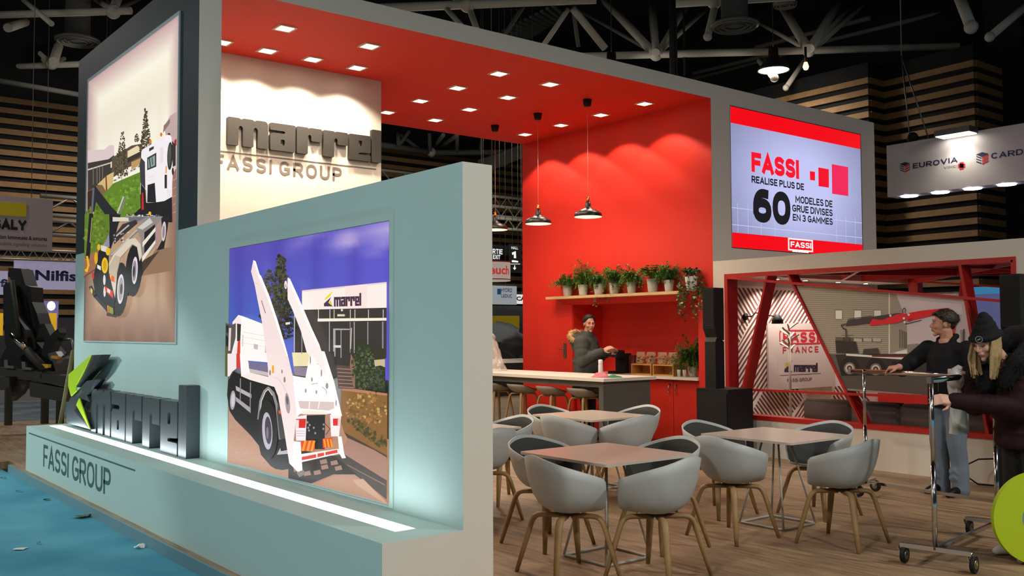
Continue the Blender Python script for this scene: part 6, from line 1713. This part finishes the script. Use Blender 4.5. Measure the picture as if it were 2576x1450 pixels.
for s, e, end in ((sR, -1, .02), (sL, 1, .02)):
    limb(b, [F(.12, e*.1, 1.3), s[0], s[1], s[2]-(s[2]-s[1]).normalized()*end], [.11, .1, .09, .058])
    for q in (.2, .5, .8): b.ball(s[0].lerp(s[1], q), .1-.01*q, 12, 8); b.ball(s[1].lerp(s[2], q), .086-.026*q, 12, 8)
for z in (.88, 1.0, 1.12): trunk(b, F, [((z-.9)*.2, 0, z-.04, .185, .23), ((z-.9)*.2, 0, z, .205, .252), ((z-.9)*.2, 0, z+.04, .185, .23)])
fused('coat', b, M_COAT, t, .011, 3)
for s in (sR, sL):
    b = MB(); d = (s[2]-s[1]).normalized(); limb(b, [s[2]-d*.05, s[2]-d*.005], [.055, .05]); fused('cuff', b, mat('black knit', '#0f0e10', .9, vary=.3, scale=70), t, .01, 2)
b = MB(); M_FURB = mat('black fur collar', '#131113', .95, vary=.4, scale=60)
cl = [F(.27, .14, 1.24), F(.22, .2, 1.36), F(.08, .2, 1.46), F(-.02, .12, 1.52), F(-.06, 0, 1.53), F(-.02, -.12, 1.52), F(.1, -.19, 1.44), F(.24, -.15, 1.33), F(.3, -.04, 1.2)]
limb(b, cl, [.06, .085, .1, .105, .105, .105, .095, .08, .06]); b.ball(F(-.1, .02, 1.46), (.13, .16, .12)); fc = fused('fur_collar', b, M_FURB, t, .012, 2)
b = MB()
for i in range(1500):
    q = RG.uniform(0, 7.99); p = cl[int(q)].lerp(cl[int(q)+1], q % 1); d = Vector((RG.uniform(-1, 1), RG.uniform(-1, 1), RG.uniform(-1, 1))).normalized(); b.tube([p+d*.08, p+d*RG.uniform(.1, .122)+Vector((0, 0, -.008))], [.004, .0012], 3, cap=False)
tag(b.build('fur_tips', M_FURB, fc, fix=False), None, None, kind='stuff')
b = MB()
for e in (-1, 1): limb(b, [F(0, e*.085, .88), F(.03, e*.1, .5), F(-.02, e*.1, .09)], [.115, .078, .058])
fused('trousers', b, MATS['black trousers'], t, .012, 3)
M_SNEAK = mat('white sneaker', '#b9b5ac', .6)
shoe(F, .02, .1, t, M_SNEAK, 12); shoe(F, .0, -.1, t, M_SNEAK, -4)
# hat: tapered knit crown with a rolled brim and a round patch
b = MB()
for z, rx, ry, dx in ((.035, .108, .09, -.015), (.07, .106, .089, -.018), (.105, .092, .08, -.028), (.14, .07, .062, -.042), (.165, .045, .042, -.052)): H.ball(b, (dx*k, 0, z*k), (rx*k, ry*k, .042*k))
brim = [H(k*(-.015+.112*math.cos(6.283*i/20)), k*.093*math.sin(6.283*i/20), k*(.035+.012*math.cos(6.283*i/20))) for i in range(20)]
b.tube(brim, .019, 10, closed=True)
hat = fused('knitted_hat', b, mat('black ribbed knit', '#0c0c0e', .95, vary=.4, scale=90), t, .007, 2)
pn = H.d(.96, .35, .1).normalized(); pc = H(.095*k, .036*k, .062*k)+pn*.014; s1 = Vector((0, 0, 1)).cross(pn).normalized(); s2 = pn.cross(s1)
b = MB(); b.prism([pc+s1*.026*math.cos(6.283*i/24)+s2*.026*math.sin(6.283*i/24) for i in range(24)], pn*.003); pa = b.build('round_patch', M_BLACK, hat)
b = MB(); N = 24; vs = [pc+pn*.0035+s1*r*math.cos(6.283*i/N)+s2*r*math.sin(6.283*i/N) for r in (.021, .024) for i in range(N)]
b.add(vs, [(i, (i+1) % N, N+(i+1) % N, N+i) for i in range(N)])
b.add([pc+pn*.0035+s1*x+s2*y for x, y in ((-.01, -.008), (.012, .002), (.01, .008), (-.012, -.002))], [(0, 1, 2, 3)]); b.build('patch_print', mat('pale thread', '#b8b4b0', .8), pa, fix=False)
b = MB()
for i in range(46):
    e = RG.choice((-1, 1)); x = RG.uniform(-.06, .035); p = Vector((x, e*.082, .02)); q = Vector((x+.05+RG.uniform(0, .03), e*(.085+RG.uniform(-.008, .02)), -.09)); w = Vector((x+.11+RG.uniform(0, .05), e*(.07+RG.uniform(-.02, .02)), -.2-RG.uniform(0, .05)))
    b.tube([H(*(p*k)), H(*(p.lerp(q, .5)*k)), H(*(q*k)), H(*(w*k))], [.009, .011, .011, .004], 6)
fused('hair', b, M_BLOND, body, .0065, 1)
# plastic carrier bag hanging on the rail
q = px(2410, 985, 1, 3.47)
t = thing('carrier_bag', 'thin white plastic carrier bag with yellow green fruit hanging on the near rail', 'bag', (q.x, 3.47, .84))
rg = random.Random(3); M_THIN = mat('thin white plastic', '#d6d2cc', .35, alpha=.75)
b = MB(); b.smooth = True; rows = []
for i in range(15):
    u = i/14; z = .84+.47*u; w = .085+.0*u if u < .6 else .085+.03*math.sin((u-.6)/.4*3.1); row = []
    for j in range(25):
        a = 6.283*(j % 24)/24; f = 1+.13*math.sin(4*a+u*6)+.08*math.sin(9*a-u*11)
        row.append((q.x+math.cos(a)*w*f*(1-.35*max(0, u-.35)) - .06*max(0, u-.6), 3.47+math.sin(a)*.055*f*(1-.3*u)+(.0 if u < .8 else 0), z))
    rows.append(row)
b.grid(rows); b.build('bag_film', M_THIN, t, fix=False)
b = MB(); b.smooth = True; rows = []
for i in range(9):
    u = i/8; row = []
    for j in range(21):
        a = 6.283*(j % 20)/20; f = math.sin(u*3.14)**.6*(1+.18*math.sin(3*a+u*5)); row.append((q.x-.05+math.cos(a)*.12*f, 3.44+math.sin(a)*.06*f, 1.16+.18*u))
    rows.append(row)
b.grid(rows); b.build('bag_top', M_THIN, t, fix=False)
b = MB()
for i, (dx, dy) in enumerate(((-.05, .0), (-.015, .02), (.02, -.015), (.05, .01))): b.ball((q.x+dx, 3.47+dy, .872), .028, 12, 8)
b.build('fruit', mat('yellow green fruit', '#b5bb4a', .5), t)
# ================================================================ the hall beyond the stand
M_TUBE = mat('dusty grey tube', '#cfc6b6', .6, vary=.12); M_TUBED = mat('dark grey tube', '#6d6a64', .7, vary=.15)
t = thing('space_frame', 'grey tubular space frame under the dark hall roof', 'roof frame', (12, 18, 9))
def strut(name, u0, v0, z0, u1, v1, z1, r, m=M_TUBE, cap=False):
    p, q = px(u0, v0, 2, z0), px(u1, v1, 2, z1)
    b = MB(); b.tube([p, q], r, 10)
    if cap: b.ball(q, r*1.25, 10, 8)
    return b.build(name, m, t)
for a in ((-60, 39, 330, 27, .085), (-60, 171, 240, 160, .085), (940, 21, 1500, -2, .1), (1430, 143, 2412, 117, .1), (1700, 8, 2000, -10, .1)): strut('chord', a[0], a[1], 9, a[2], a[3], 9, a[4])
for a in ((-40, 196, 240, 246, .07), (940, 362, 1085, 383, .1), (1085, 384, 1312, 383, .1), (1236, 330, 1312, 336, .06)): strut('chord', a[0], a[1], 8, a[2], a[3], 8, a[4], M_TUBED)
for (u, v) in ((130, 160), (285, 29), (1175, 13), (1650, 138), (2035, 128), (1797, 4), (1085, 383)):
    b = MB(); p = px(u, v, 2, 9 if v < 300 else 8); b.ball(p, .17, 14, 10); b.build('node', M_TUBE, t)
UPP = [(130, 160, -20, 30, .07), (130, 160, -30, 90, .07), (135, 155, 172, 35, .13), (140, 158, 250, 105, .06), (285, 28, 228, -10, .07), (287, 26, 303, -30, .12), (292, 26, 370, -12, .05), (290, 29, 255, -20, .04),
       (1170, 12, 1105, -30, .07), (1178, 12, 1162, -40, .1), (1315, 18, 1268, 90, .05), (1430, 22, 1366, 116, .06), (1440, 20, 1522, 122, .09), (1442, 22, 1455, 118, .05),
       (1645, 135, 1522, 2, .12), (1648, 135, 1450, 22, .05), (1650, 132, 1639, -2, .11), (1655, 134, 1735, 0, .09), (1655, 135, 1790, 12, .06), (2030, 125, 1900, 52, .06), (2032, 122, 1962, 8, .12), (2038, 122, 2118, -6, .12), (2042, 124, 2150, 5, .08), (2044, 126, 2190, -2, .07),
       (1180, 20, 1200, 75, .07), (1120, 18, 1160, 64, .06), (60, 0, 130, 60, .06), (20, 70, 100, 45, .11)]
for u0, v0, u1, v1, r in UPP: strut('strut', u0, v0, 9, u1, v1, 11.6 if v1 < v0 else 8.2, r, M_TUBE if r > .055 else M_TUBED)
for u0, v0, u1, v1, r in ((2026, 150, 1977, 221, .07), (1912, 153, 1948, 196, .09), (1800, 8, 1780, 92, .08), (2412, -10, 2443, 68, .12), (2590, 8, 2490, 93, .09)): strut('tie_stub', u0, v0, 9, u1, v1, 8.1, r, M_TUBE, True)
for a in ((1008, 340, 1060, 380), (1085, 380, 1115, 340), (1090, 382, 1150, 341), (1030, 330, 1000, 372), (1150, 335, 1150, 383), (1000, 330, 1003, 362), (1080, 335, 1082, 380), (1210, 350, 1210, 383)): strut('strut', a[0], a[1], 8.6, a[2], a[3], 8, .07, M_TUBED)
# ribbed roof panel and purlins
b = MB()
for i in range(11):
    p, q = px(1250+i*14, 84-i*7, 2, 12.25), px(1330+i*9, 100-i*6, 2, 12.25); b.beam(p, q, .12, .08)
struct(b.build('trim_roof', mat('bare metal roof sheet', '#7f837f', .4, metal=.5)))
for i, (u0, v0, u1, v1) in enumerate(((1740, 200, 2380, 30), (1745, 185, 2500, 0), (2060, 160, 2520, 40), (1900, 120, 2190, 45))): strut('purlin', u0, v0, 10.5, u1, v1, 10.5, .07, M_TUBED)
for u, r in ((1690, .06), (1700, .05), (1722, .03)):
    p = px(u, 190, 1, 17.0); b = MB(); b.tube([p, (p.x, p.y, 12.4)], r, 8); b.build('hanger', M_HALLDARK, t)
# round air diffusers
def diffuser(u, v, w, label, F=21):
    c_ = pt(u, v, F); r = w/2*F/FPX
    t_ = thing('air_diffuser', label, 'air vent', c_, 'round air diffusers under the roof')
    b = MB(); b.lathe([(r*.55, 1.6), (r*.55, .12), (r*.62, .1), (r, .0), (r*.98, -.04), (0, -.02)], c_, 32); b.build('bell', mat('grey vent metal', '#77746c', .6), t_)
    b = MB()
    for k in (.35, .6, .8): b.lathe([(r*k, -.02), (r*k+.04, -.09), (r*k+.05, -.05), (r*k, -.02)], c_, 32)
    b.build('vane_rings', MATS['grey vent metal'], t_)
    b = MB(); b.tube([c_+Vector((0, 0, 1.5)), Vector((c_.x, c_.y, 12.38))], r*.3, 12); b.build('duct', MATS['grey vent metal'], t_)
diffuser(1848, 62, 122, 'round grey air diffuser high above the canopy corner'); diffuser(1975, 8, 60, 'small round diffuser cut by the top of the picture', 24); diffuser(195, 100, 108, 'round dark air diffuser above the slate wall', 24)
# lit pear lamp under the node
c_ = pt(2027, 163, 24); t_ = thing('bare_bulb', 'small orange bare bulb glowing below a roof node', 'bulb', c_)
b = MB(); b.lathe([(0, -.14), (.05, -.12), (.075, -.05), (.04, .06), (0, .07)], c_, 14); b.build('glass', emit('orange bulb', '#ffb35c', 8), t_)
b = MB(); b.tube([c_+Vector((0, 0, .06)), c_+Vector((0, 0, .45))], .03, 8); b.build('socket', M_BLACK, t_)

# ---- hanging banner with lamps, right
XE = 16.0
def E_(u, v): return px(u, v, 0, XE)
k = 3.718; e_ = lambda a, c: E_(2200+a/k, 250+c/k)
tl, bl = E_(2230, 367), E_(2234, 496)
t = thing('hanging_sign', 'long white hanging banner with blue lettering, lit from a flood lamp', 'hanging sign', (XE, tl.y-2.5, bl.z))
M_BAN = mat('white banner board', '#c9c3c4', .6, vary=.02)
yR = tl.y-5.2
b = MB(); b.box(XE, XE+.35, yR, tl.y, bl.z, tl.z); b.build('board', M_BAN, t)
M_NAVY = mat('navy lettering', '#2a2a52', .5); M_ERED = mat('red lettering', '#c92c3a', .5)
def etext(s, m, x0, y0, x1, y1, yt, t_, gap=.16):
    a, c, d = e_(x0, y0), e_(x1, y1), e_(x0, yt)
    lettering('sign_words', s, m, t, (XE-.004, a.y, (a.z)), (0, -1, 0), (0, 0, 1), w=a.y-c.y, h=d.z-a.z, t=t_, gap=gap)
etext('EUROVIA', M_NAVY, 360, 648, 778, 605, 600, .18); etext('VINCI', mat('grey lettering', '#8a8a96', .5), 648, 650, 776, 640, 630, .2); etext('CARDEM', M_NAVY, 1092, 558, 1560, 505, 505, .18)
def emblem(x, y, s=1):
    P = lambda a, c: e_(x+a*s, y+c*s)
    def q(name, pts, m): b = MB(); b.poly([(XE-.004, P(*p).y, P(*p).z) for p in pts]); b.build(name, m, t, fix=False)
    q('emblem_top', [(0, 20), (50, 0), (98, 12), (48, 38)], M_NAVY)
    for i in range(3):
        q('emblem_side', [(50, 40+i*22), (98, 16+i*22), (98, 30+i*22), (50, 56+i*22)], M_ERED); q('emblem_edge', [(4, 30+i*20), (44, 44+i*20), (44, 52+i*20), (4, 38+i*20)], M_NAVY)
emblem(235, 587); emblem(948, 494, 1.2)
for dx, dy in ((-14, 0), (14, 0), (0, -15), (0, 15)):
    p = e_(815+dx, 622+dy); b = MB(); b.box(XE-.004, XE, p.y-.035, p.y+.035, p.z-.035, p.z+.035); b.build('cross_piece', M_ERED, t)
b = MB()
p = e_(815, 315); b.box(XE-.35, XE-.05, p.y-.3, p.y+.3, p.z-.06, p.z+.04); b.beam((XE-.05, p.y, p.z), (XE+.1, p.y, tl.z), .05, .04); b.build('flood_lamp', M_STEEL, t)
b = MB(); b.box(XE-.34, XE-.06, p.y-.28, p.y+.28, p.z-.07, p.z-.061); b.build('flood_lens', M_GLOW, t)
lamp('flood_light', 'SPOT', (XE-.2, p.y, p.z-.1), 28, (1, .93, .75), t, .12, R(120), .7, (0, R(-12), 0))
M_BLUEGLOW = emit('blue white lens', '#e4dcff', 10)
for a, c in ((287, 893), (577, 862), (880, 833), (1200, 800)):
    p = e_(a, c); b = MB(); b.lathe([(0, -.03), (.14, -.02), (.15, 0), (0, 0)], (XE+.14, p.y, bl.z), 18); b.build('downlight_lens', M_BLUEGLOW, t)
for u, v in ((2283, 375), (2330, 372)):
    p = E_(u, v); b = MB(); b.tube([(XE+.1, p.y, tl.z), (XE+.1, E_(2262, 200).y, tl.z+1.6)], .012, 6); b.build('cable', M_STEEL, t)
p = E_(2262, 200); b = MB(); b.tube([(XE+.1, p.y, tl.z+1.6), (XE+.1, p.y, 12.4)], .012, 6); b.build('cable', M_STEEL, t)
p = E_(2288, 345); b = MB(); b.ball((XE+.1, p.y, p.z), .1, 12, 8); b.build('hoist', M_BLACK, t)

# ---- left: banners, truss, machine
def ybanner(name, label, u0, v0, u1, v1, y, m, cat='banner', group=None, th=.05):
    """board on a y = const plane between its upper left and lower right pixels"""
    a, c = px(u0, v0, 1, y), px(u1, v1, 1, y)
    t = thing(name, label, cat, ((a.x+c.x)/2, y, c.z), group)
    foot = cat in ('panel', 'partition')
    b = MB(); b.box(a.x, c.x, y, y+th, -.09 if foot else c.z, a.z); b.build('board', m, t)
    if not foot:
        for k in (.25, .75): xx = a.x+(c.x-a.x)*k; b = MB(); b.tube([(xx, y+th/2, a.z-.01), (xx, y+th/2, 12.39)], .007, 6); b.build('cable', M_TUBED, t)
    return t
def ytext(t, s, m, u0, vb, u1, vt, y, t_=.2, gap=.14, name='sign_words'):
    a, c = px(u0, vb, 1, y), px(u1, vb, 1, y); d = px(u0, vt, 1, y)
    return lettering(name, s, m, t, (a.x, y-.006, a.z), (1, 0, 0), (0, 0, 1), w=c.x-a.x, h=d.z-a.z, t=t_, gap=gap)
def yfont(t, s, m, u0, vb, u1, vt, y, bold=.02):
    a, c = px(u0, vb, 1, y), px(u1, vb, 1, y); d = px(u0, vt, 1, y)
    me = place_flat(text_mesh('sign_words', s, bold), (a.x, y-.006, a.z), (1, 0, 0), (0, 0, 1), c.x-a.x, d.z-a.z)
    for q in me.vertices: q.co -= wl(t)
    me.materials.clear(); me.materials.append(m); return link('sign_words', me, t)
M_INKB = mat('black print', '#19181a', .6); M_WINK = emit('white lit print', '#f2f2f2', .9); M_YEL = mat('yellow print', '#d8c21c', .6)
t = ybanner('hanging_banner', 'pale banner with a yellow square hanging above the black machine', -90, 486, 131, 633, 21, mat('mauve white fabric', '#b9a9ab', .7))
a, c = px(-40, 505, 1, 21), px(66, 546, 1, 21); b = MB(); b.box(a.x, c.x, 20.99, 21, c.z, a.z); b.build('yellow_square', M_YEL, t)
ytext(t, 'SALY', M_INKB, -18, 576, 66, 550, 21, .3, .06)
yfont(t, 'signalisation lumineuses & sonores', M_INKB, -40, 602, 118, 588, 21, .02); yfont(t, 'luminous & audible signalling solutions', M_PGREY, -60, 617, 118, 605, 21, 0)
M_NIL = emit('lit violet white fabric', '#b9b2d2', .42)
t = ybanner('hanging_banner', 'lilac white banner with a dark ring logo hung under a truss', 36, 652, 330, 733, 24.5, M_NIL)
yfont(t, 'Nilfisk', M_NAVY, 88, 706, 222, 679, 24.5, .035)
p = px(68, 692, 1, 24.5); b = MB(); N = 28; r0, r1 = .1, .14
vs = [(p.x+rr*math.cos(6.283*i/N), 24.49, p.z+rr*math.sin(6.283*i/N)) for rr in (r0, r1) for i in range(N)]
b.add(vs, [(i, (i+1) % N, N+(i+1) % N, N+i) for i in range(N)]); b.build('ring_logo', M_NAVY, t, fix=False)
t = ybanner('hanging_banner', 'lilac white banner cut off by the left edge, behind the machine arm', -120, 678, 19, 742, 25.5, M_NIL)
yfont(t, 'fi', M_NAVY, 0, 722, 19, 702, 25.5, .035)
def truss(label, P, Q, h, n, m, r=.03, post='Q'):
    P, Q = Vector(P), Vector(Q); t = thing('lattice_truss', label, 'truss', P, 'lattice trusses over the stands behind'); Z = Vector((0, 0, h))
    for z in (Vector((0, 0, 0)), Z): b = MB(); b.tube([P+z, Q+z], r, 8); b.build('chord', m, t)
    b = MB(); pts = []
    for i in range(n+1): pts.append(P.lerp(Q, i/n)+(Z if i % 2 else Vector((0, 0, 0))))
    b.tube(pts, r*.6, 6); b.build('web', m, t)
    q = P if post == 'P' else Q; b = MB(); b.tube([q+Z, (q.x, q.y, -.09)], r*1.4, 8); b.build('post', m, t)
    return t
M_TRUSS = mat('bright aluminium tube', '#a89f90', .4, metal=.6)
a, c = px(-60, 648, 1, 24.3), px(330, 660, 1, 24.3); truss('bright lattice truss right above the ring logo banner', a, (c.x, c.y, a.z), .22, 26, M_TRUSS)
a = px(120, 590, 1, 26); truss('lattice truss seen between the yellow square banner and the slate wall', a, (a.x+5, a.y, a.z), .35, 10, M_TRUSS, .05)
a = px(100, 540, 1, 27.5); truss('upper lattice truss before the slatted hall wall', a, (a.x+6, a.y, a.z), .5, 8, M_TRUSS, .06)
a = px(940, 430, 1, 26); truss('dark lattice truss seen past the white cabin wall', (a.x-2, a.y, a.z-.4), (a.x+3.5, a.y, a.z-.4), .45, 12, M_TUBED, .05, 'P')
for i, v in enumerate((495, 520, 550)):
    a = px(1225, v, 1, 27-i*.8); truss(['uppermost', 'middle', 'lowest'][i]+' of three grey trusses in the gap left of the red wall', (a.x, a.y, a.z-.3), (a.x+2.4, a.y, a.z-.3), .34, 8, M_TUBE, .05)
b = MB(); a, c = px(1228, 432, 1, 26.5), px(1330, 392, 1, 26.5); b.prism([a, c, c+Vector((0, 0, .5)), a+Vector((0, 0, .5))], (0, .6, 0)); tag(b.build('air_duct', mat('grey duct sheet', '#77746e', .6)), 'wide grey air duct in the gap left of the red wall', 'duct')
t = ybanner('partition_wall', 'yellow panel standing behind the black machine', 98, 788, 141, 900, 26.5, emit('lit yellow board', '#d9a51e', .75), 'partition')
ytext(t, 'M3', M_INKB, 108, 803, 119, 797, 26.5)
t = ybanner('partition_wall', 'violet lit panel with a bright round spot above the yellow one', 82, 757, 147, 786, 26.6, emit('lit violet wall', '#8179b8', .5), 'partition')
p = px(129, 770, 1, 26.6); b = MB(); b.ball((p.x, 26.6, p.z), (.1, .01, .12), 16, 10); b.build('bright_spot', emit('violet white spot', '#efe9ff', 1.6), t)
ybanner('partition_wall', 'small yellow panel at the left edge behind the machine', -30, 788, 8, 800, 26.5, MATS['lit yellow board'], 'partition')
ybanner('partition_wall', 'dark grey wall right of the yellow panel', 146, 800, 215, 985, 26.4, mat('dark grey wall', '#3b3a3c', .8), 'partition')
ybanner('partition_wall', 'dark partition under the yellow panels behind the machine', -60, 845, 215, 1000, 26.3, MATS['dark grey wall'], 'partition')
ybanner('partition_wall', 'pale grey low wall behind the machine legs', -60, 985, 215, 1025, 26.2, mat('pale grey wall', '#7d7a78', .8), 'partition')
# the loader machine on its steel stand
M_MACH = mat('black machine paint', '#161515', .45, vary=.2); M_MACHG = mat('dark olive steel', '#35342e', .6, vary=.15); M_CYL = mat('polished rod', '#d8d2c4', .12, metal=1)
FM = 15.6
t = thing('loader_machine', 'black hydraulic loader arm mounted on a dark steel stand', 'machine', pt(90, 1075, FM)*1.0)
def plate(name, pts, m, F=FM, d=.3, par=t):
    b = MB(); b.prism([pt(u, v, F) for u, v in pts], Vector((FW.x, FW.y, 0)).normalized()*d); return b.build(name, m, par)
plate('main_arm', [(20, 674), (52, 676), (64, 718), (78, 722), (80, 760), (92, 788), (100, 815), (92, 850), (78, 862), (60, 845), (52, 800), (40, 770)], M_MACH, FM, .4)
plate('side_arm', [(8, 720), (14, 712), (24, 716), (38, 790), (64, 830), (72, 880), (50, 900), (20, 890), (12, 860), (8, 780)], M_MACH, FM-.3, .25)
b = MB(); b.tube([pt(30, 705, FM-.35), pt(48, 850, FM-.35)], .035, 8); b.build('hose', M_MACHG, t)
plate('base_block', [(0, 905), (12, 880), (60, 850), (92, 862), (130, 905), (140, 935), (0, 932)], M_MACH, FM, .7)
b = MB(); b.tube([pt(28, 842, FM-.45), pt(68, 882, FM-.45)], .045, 10); b.build('piston_rod', M_CYL, t)
b = MB(); b.tube([pt(66, 880, FM-.45), pt(112, 930, FM-.45)], .07, 10); b.build('cylinder', M_MACHG, t)
plate('grab', [(106, 820), (112, 815), (126, 845), (146, 826), (150, 838), (130, 880), (118, 905), (104, 890), (112, 860)], M_MACH, FM-.1, .25)
plate('yellow_guard', [(96, 925), (106, 916), (122, 918), (120, 926), (108, 928)], mat('yellow paint', '#d8b51f', .5), FM-.5, .1)
plate('valve_block', [(120, 890), (140, 885), (150, 900), (140, 915), (124, 905)], M_STEEL, FM-.2, .2); plate('valve_cover', [(128, 895), (146, 898), (144, 904), (128, 902)], mat('orange paint', '#d89020', .5), FM-.42, .1)
b = MB(); b.tube([pt(150, 855, FM), pt(180, 853, FM), pt(184, 880, FM), pt(165, 895, FM)], .025, 8); b.build('guard_rail', M_STEEL, t)
for pts in ([(0, 924), (105, 936), (105, 952), (0, 942)], [(75, 962), (165, 978), (165, 1012), (75, 998)], [(100, 940), (178, 948), (178, 972), (100, 962)], [(-40, 948), (24, 950), (24, 975), (-40, 972)]): plate('stand_beam', pts, M_MACHG, FM-.5, .25)
plate('stand_bracket', [(26, 952), (72, 960), (52, 992), (30, 1010)], M_MACHG, FM-.3, .15)
for u0, u1, vb in ((13, 28, 1070), (104, 120, 1066), (143, 158, 1066)):
    b = MB(); p = px((u0+u1)/2, vb, 2, 0); w = .055; b.box(p.x-w, p.x+w, p.y-w, p.y+w, 0, .72); b.build('stand_leg', M_MACHG, t)
for u, v in ((14, 910), (58, 914)): plate('stand_lug', [(u-4, v-4), (u+5, v-3), (u+6, v+10), (u+20, v+12), (u+20, v+18), (u-3, v+16)], M_STEEL, FM-.55, .06)
for i, (x0, y0) in enumerate(((52, 1000), (64, 1005), (78, 1000))):
    pass

# ---- middle gap: signs between the teal wall and the red wall
t = ybanner('exit_sign', 'black hanging sign reading exit in two languages', 1190, 612, 1281, 682, 20.2, M_BLACK, 'sign')
ytext(t, 'SORTIE', M_WINK, 1222, 638, 1264, 625, 20.2, .2); ytext(t, 'EXIT', M_WINK, 1240, 652, 1258, 641, 20.2, .2)
t = ybanner('hall_sign', 'black hanging sign with a hall number and an arrow', 1283, 614, 1312, 686, 20.0, M_BLACK, 'sign')
ytext(t, 'HALL', M_WINK, 1286, 627, 1303, 620, 20.0, .18)
f_ = lambda u, v: (px(u, v, 1, 20.0).x, 19.99, px(u, v, 1, 20.0).z)
for nm, pts in (('numeral', [(1287, 636), (1297, 632), (1298, 650), (1292, 650), (1292, 640), (1288, 642)]), ('pictogram', [(1287, 660), (1287, 655), (1292, 655), (1303, 657), (1303, 661)]), ('arrow', [(1293, 668), (1295.5, 668), (1295.5, 674), (1298.5, 674), (1294, 680), (1289.5, 674), (1293, 674)]), ('line', [(1284, 664), (1308, 664), (1308, 665.5), (1284, 665.5)])):
    b = MB(); b.poly([f_(*p) for p in pts]); b.build(nm, M_WINK, t, fix=False)
c_ = pt(1238, 682, 21.5); r = 46*21.5/FPX
t = thing('drum_sign', 'round white hanging drum sign with red bands and letters', 'hanging sign', (c_.x, c_.y, c_.z-.24))
M_DRUM = emit('lit drum fabric', '#d8c6ba', .45); z0, z1 = c_.z-.23, c_.z+.21
b = MB(); b.lathe([(r, z0), (r, z1)], (c_.x, c_.y, 0), 48); b.build('drum', M_DRUM, t)
b = MB(); b.tube([(c_.x, c_.y, z1-.01), (c_.x, c_.y, 12.4)], .012, 6); b.tube([(c_.x-r, c_.y, z1-.02), (c_.x+r, c_.y, z1-.02)], .012, 6); b.build('cable', M_TUBED, t)
b = MB()
b.lathe([(r+.004, z1-.03), (r+.004, z1)], (c_.x, c_.y, 0), 48); b.build('red_band', M_PRED, t)
b = MB(); b.lathe([(r+.004, z0+.02), (r+.004, z0+.04)], (c_.x, c_.y, 0), 48); b.build('red_band', M_PRED, t)
me = place_flat(text_mesh('sign_words', 'euch', .03), (0, 0, 0), (1, 0, 0), (0, 1, 0), 1, .2)
for q in me.vertices:
    a = math.atan2(-FW.y, -FW.x)-.12+q.co.x*1.25
    q.co = Vector((c_.x+(r+.006)*math.cos(a), c_.y+(r+.006)*math.sin(a), c_.z-.1+q.co.y))-wl(t)
me.materials.clear(); me.materials.append(emit('lit red print', '#c23a34', .75)); link('sign_words', me, t)  # letters given a glow of their own to brighten them
t = ybanner('exhibition_sign', 'pale blue grey sign with a blue square logo under the drum', 1190, 717, 1300, 767, 19.6, emit('lit pale sign', '#b4bcc2', .5), 'sign')
yfont(t, 'HYDRO', M_NAVY, 1261, 735, 1288, 725, 19.6, .01); yfont(t, 'LEDUC', M_NAVY, 1261, 749, 1288, 740, 19.6, .01)
a, c = px(1251, 741, 1, 19.6), px(1260, 727, 1, 19.6); b = MB(); b.box(a.x, c.x, 19.59, 19.6, a.z, c.z); b.build('blue_logo', mat('blue print', '#2f7ac0', .5), t)
t = ybanner('exhibition_sign', 'white sign with heavy black letters half behind the red wall', 1298, 741, 1360, 766, 21, emit('lit white sign', '#e8e8e4', .8), 'sign')
yfont(t, 'CAT', M_INKB, 1299, 757, 1330, 746, 21, .04)
t = ybanner('partition_wall', 'yellow and pale blue picture panel beyond the counter', 1200, 795, 1306, 862, 18.8, mat('blue grey picture', '#a9b8c0', .6), 'partition')
b = MB(); f_ = lambda u, v: (px(u, v, 1, 18.8).x, 18.79, px(u, v, 1, 18.8).z)
b.poly([f_(*p) for p in ((1200, 795), (1306, 795), (1306, 828), (1285, 815), (1250, 808), (1225, 826), (1200, 830))]); b.build('yellow_field', M_YEL, t, fix=False)
ybanner('partition_wall', 'dark crate wall beyond the counter under the picture panel', 1200, 862, 1330, 905, 18.6, mat('dark grey wall', '#3b3a3c', .8), 'partition')
ybanner('partition_wall', 'dark wall between the lit signs and the picture panel', 1190, 768, 1340, 796, 21.5, mat('dark grey wall', '#3b3a3c', .8), 'partition')
c_ = pt(1300, 868, 17.5); b = MB(); rg = random.Random(5); b.smooth = True; rows = []
for i in range(8):
    u = i/7; rows.append([(c_.x+(.3*math.sin(u*3.14))*math.cos(6.283*(j % 14)/14)*(1+.2*math.sin(j*3+i)), c_.y+(.3*math.sin(u*3.14))*math.sin(6.283*(j % 14)/14), c_.z-.25+.5*u) for j in range(15)])
b.grid(rows); b.build('x', M_BLACK, fix=False); o = bpy.data.objects['x']; o.name = 'bin_bag'; tag(o, 'black shiny bag on the table beyond the counter', 'bag')
t = thing('trade_table', 'pale table beyond the counter carrying a black bag', 'table', (c_.x, c_.y, 0))
b = MB(); b.box(c_.x-1.6, c_.x+1.2, c_.y-.4, c_.y+.4, c_.z-.31, c_.z-.265); b.build('tabletop', M_OFFW, t)
for sx in (-1.5, 1.1): b = MB(); b.box(c_.x+sx-.03, c_.x+sx+.03, c_.y-.35, c_.y+.35, 0, c_.z-.31); b.build('leg', M_CGREY, t)
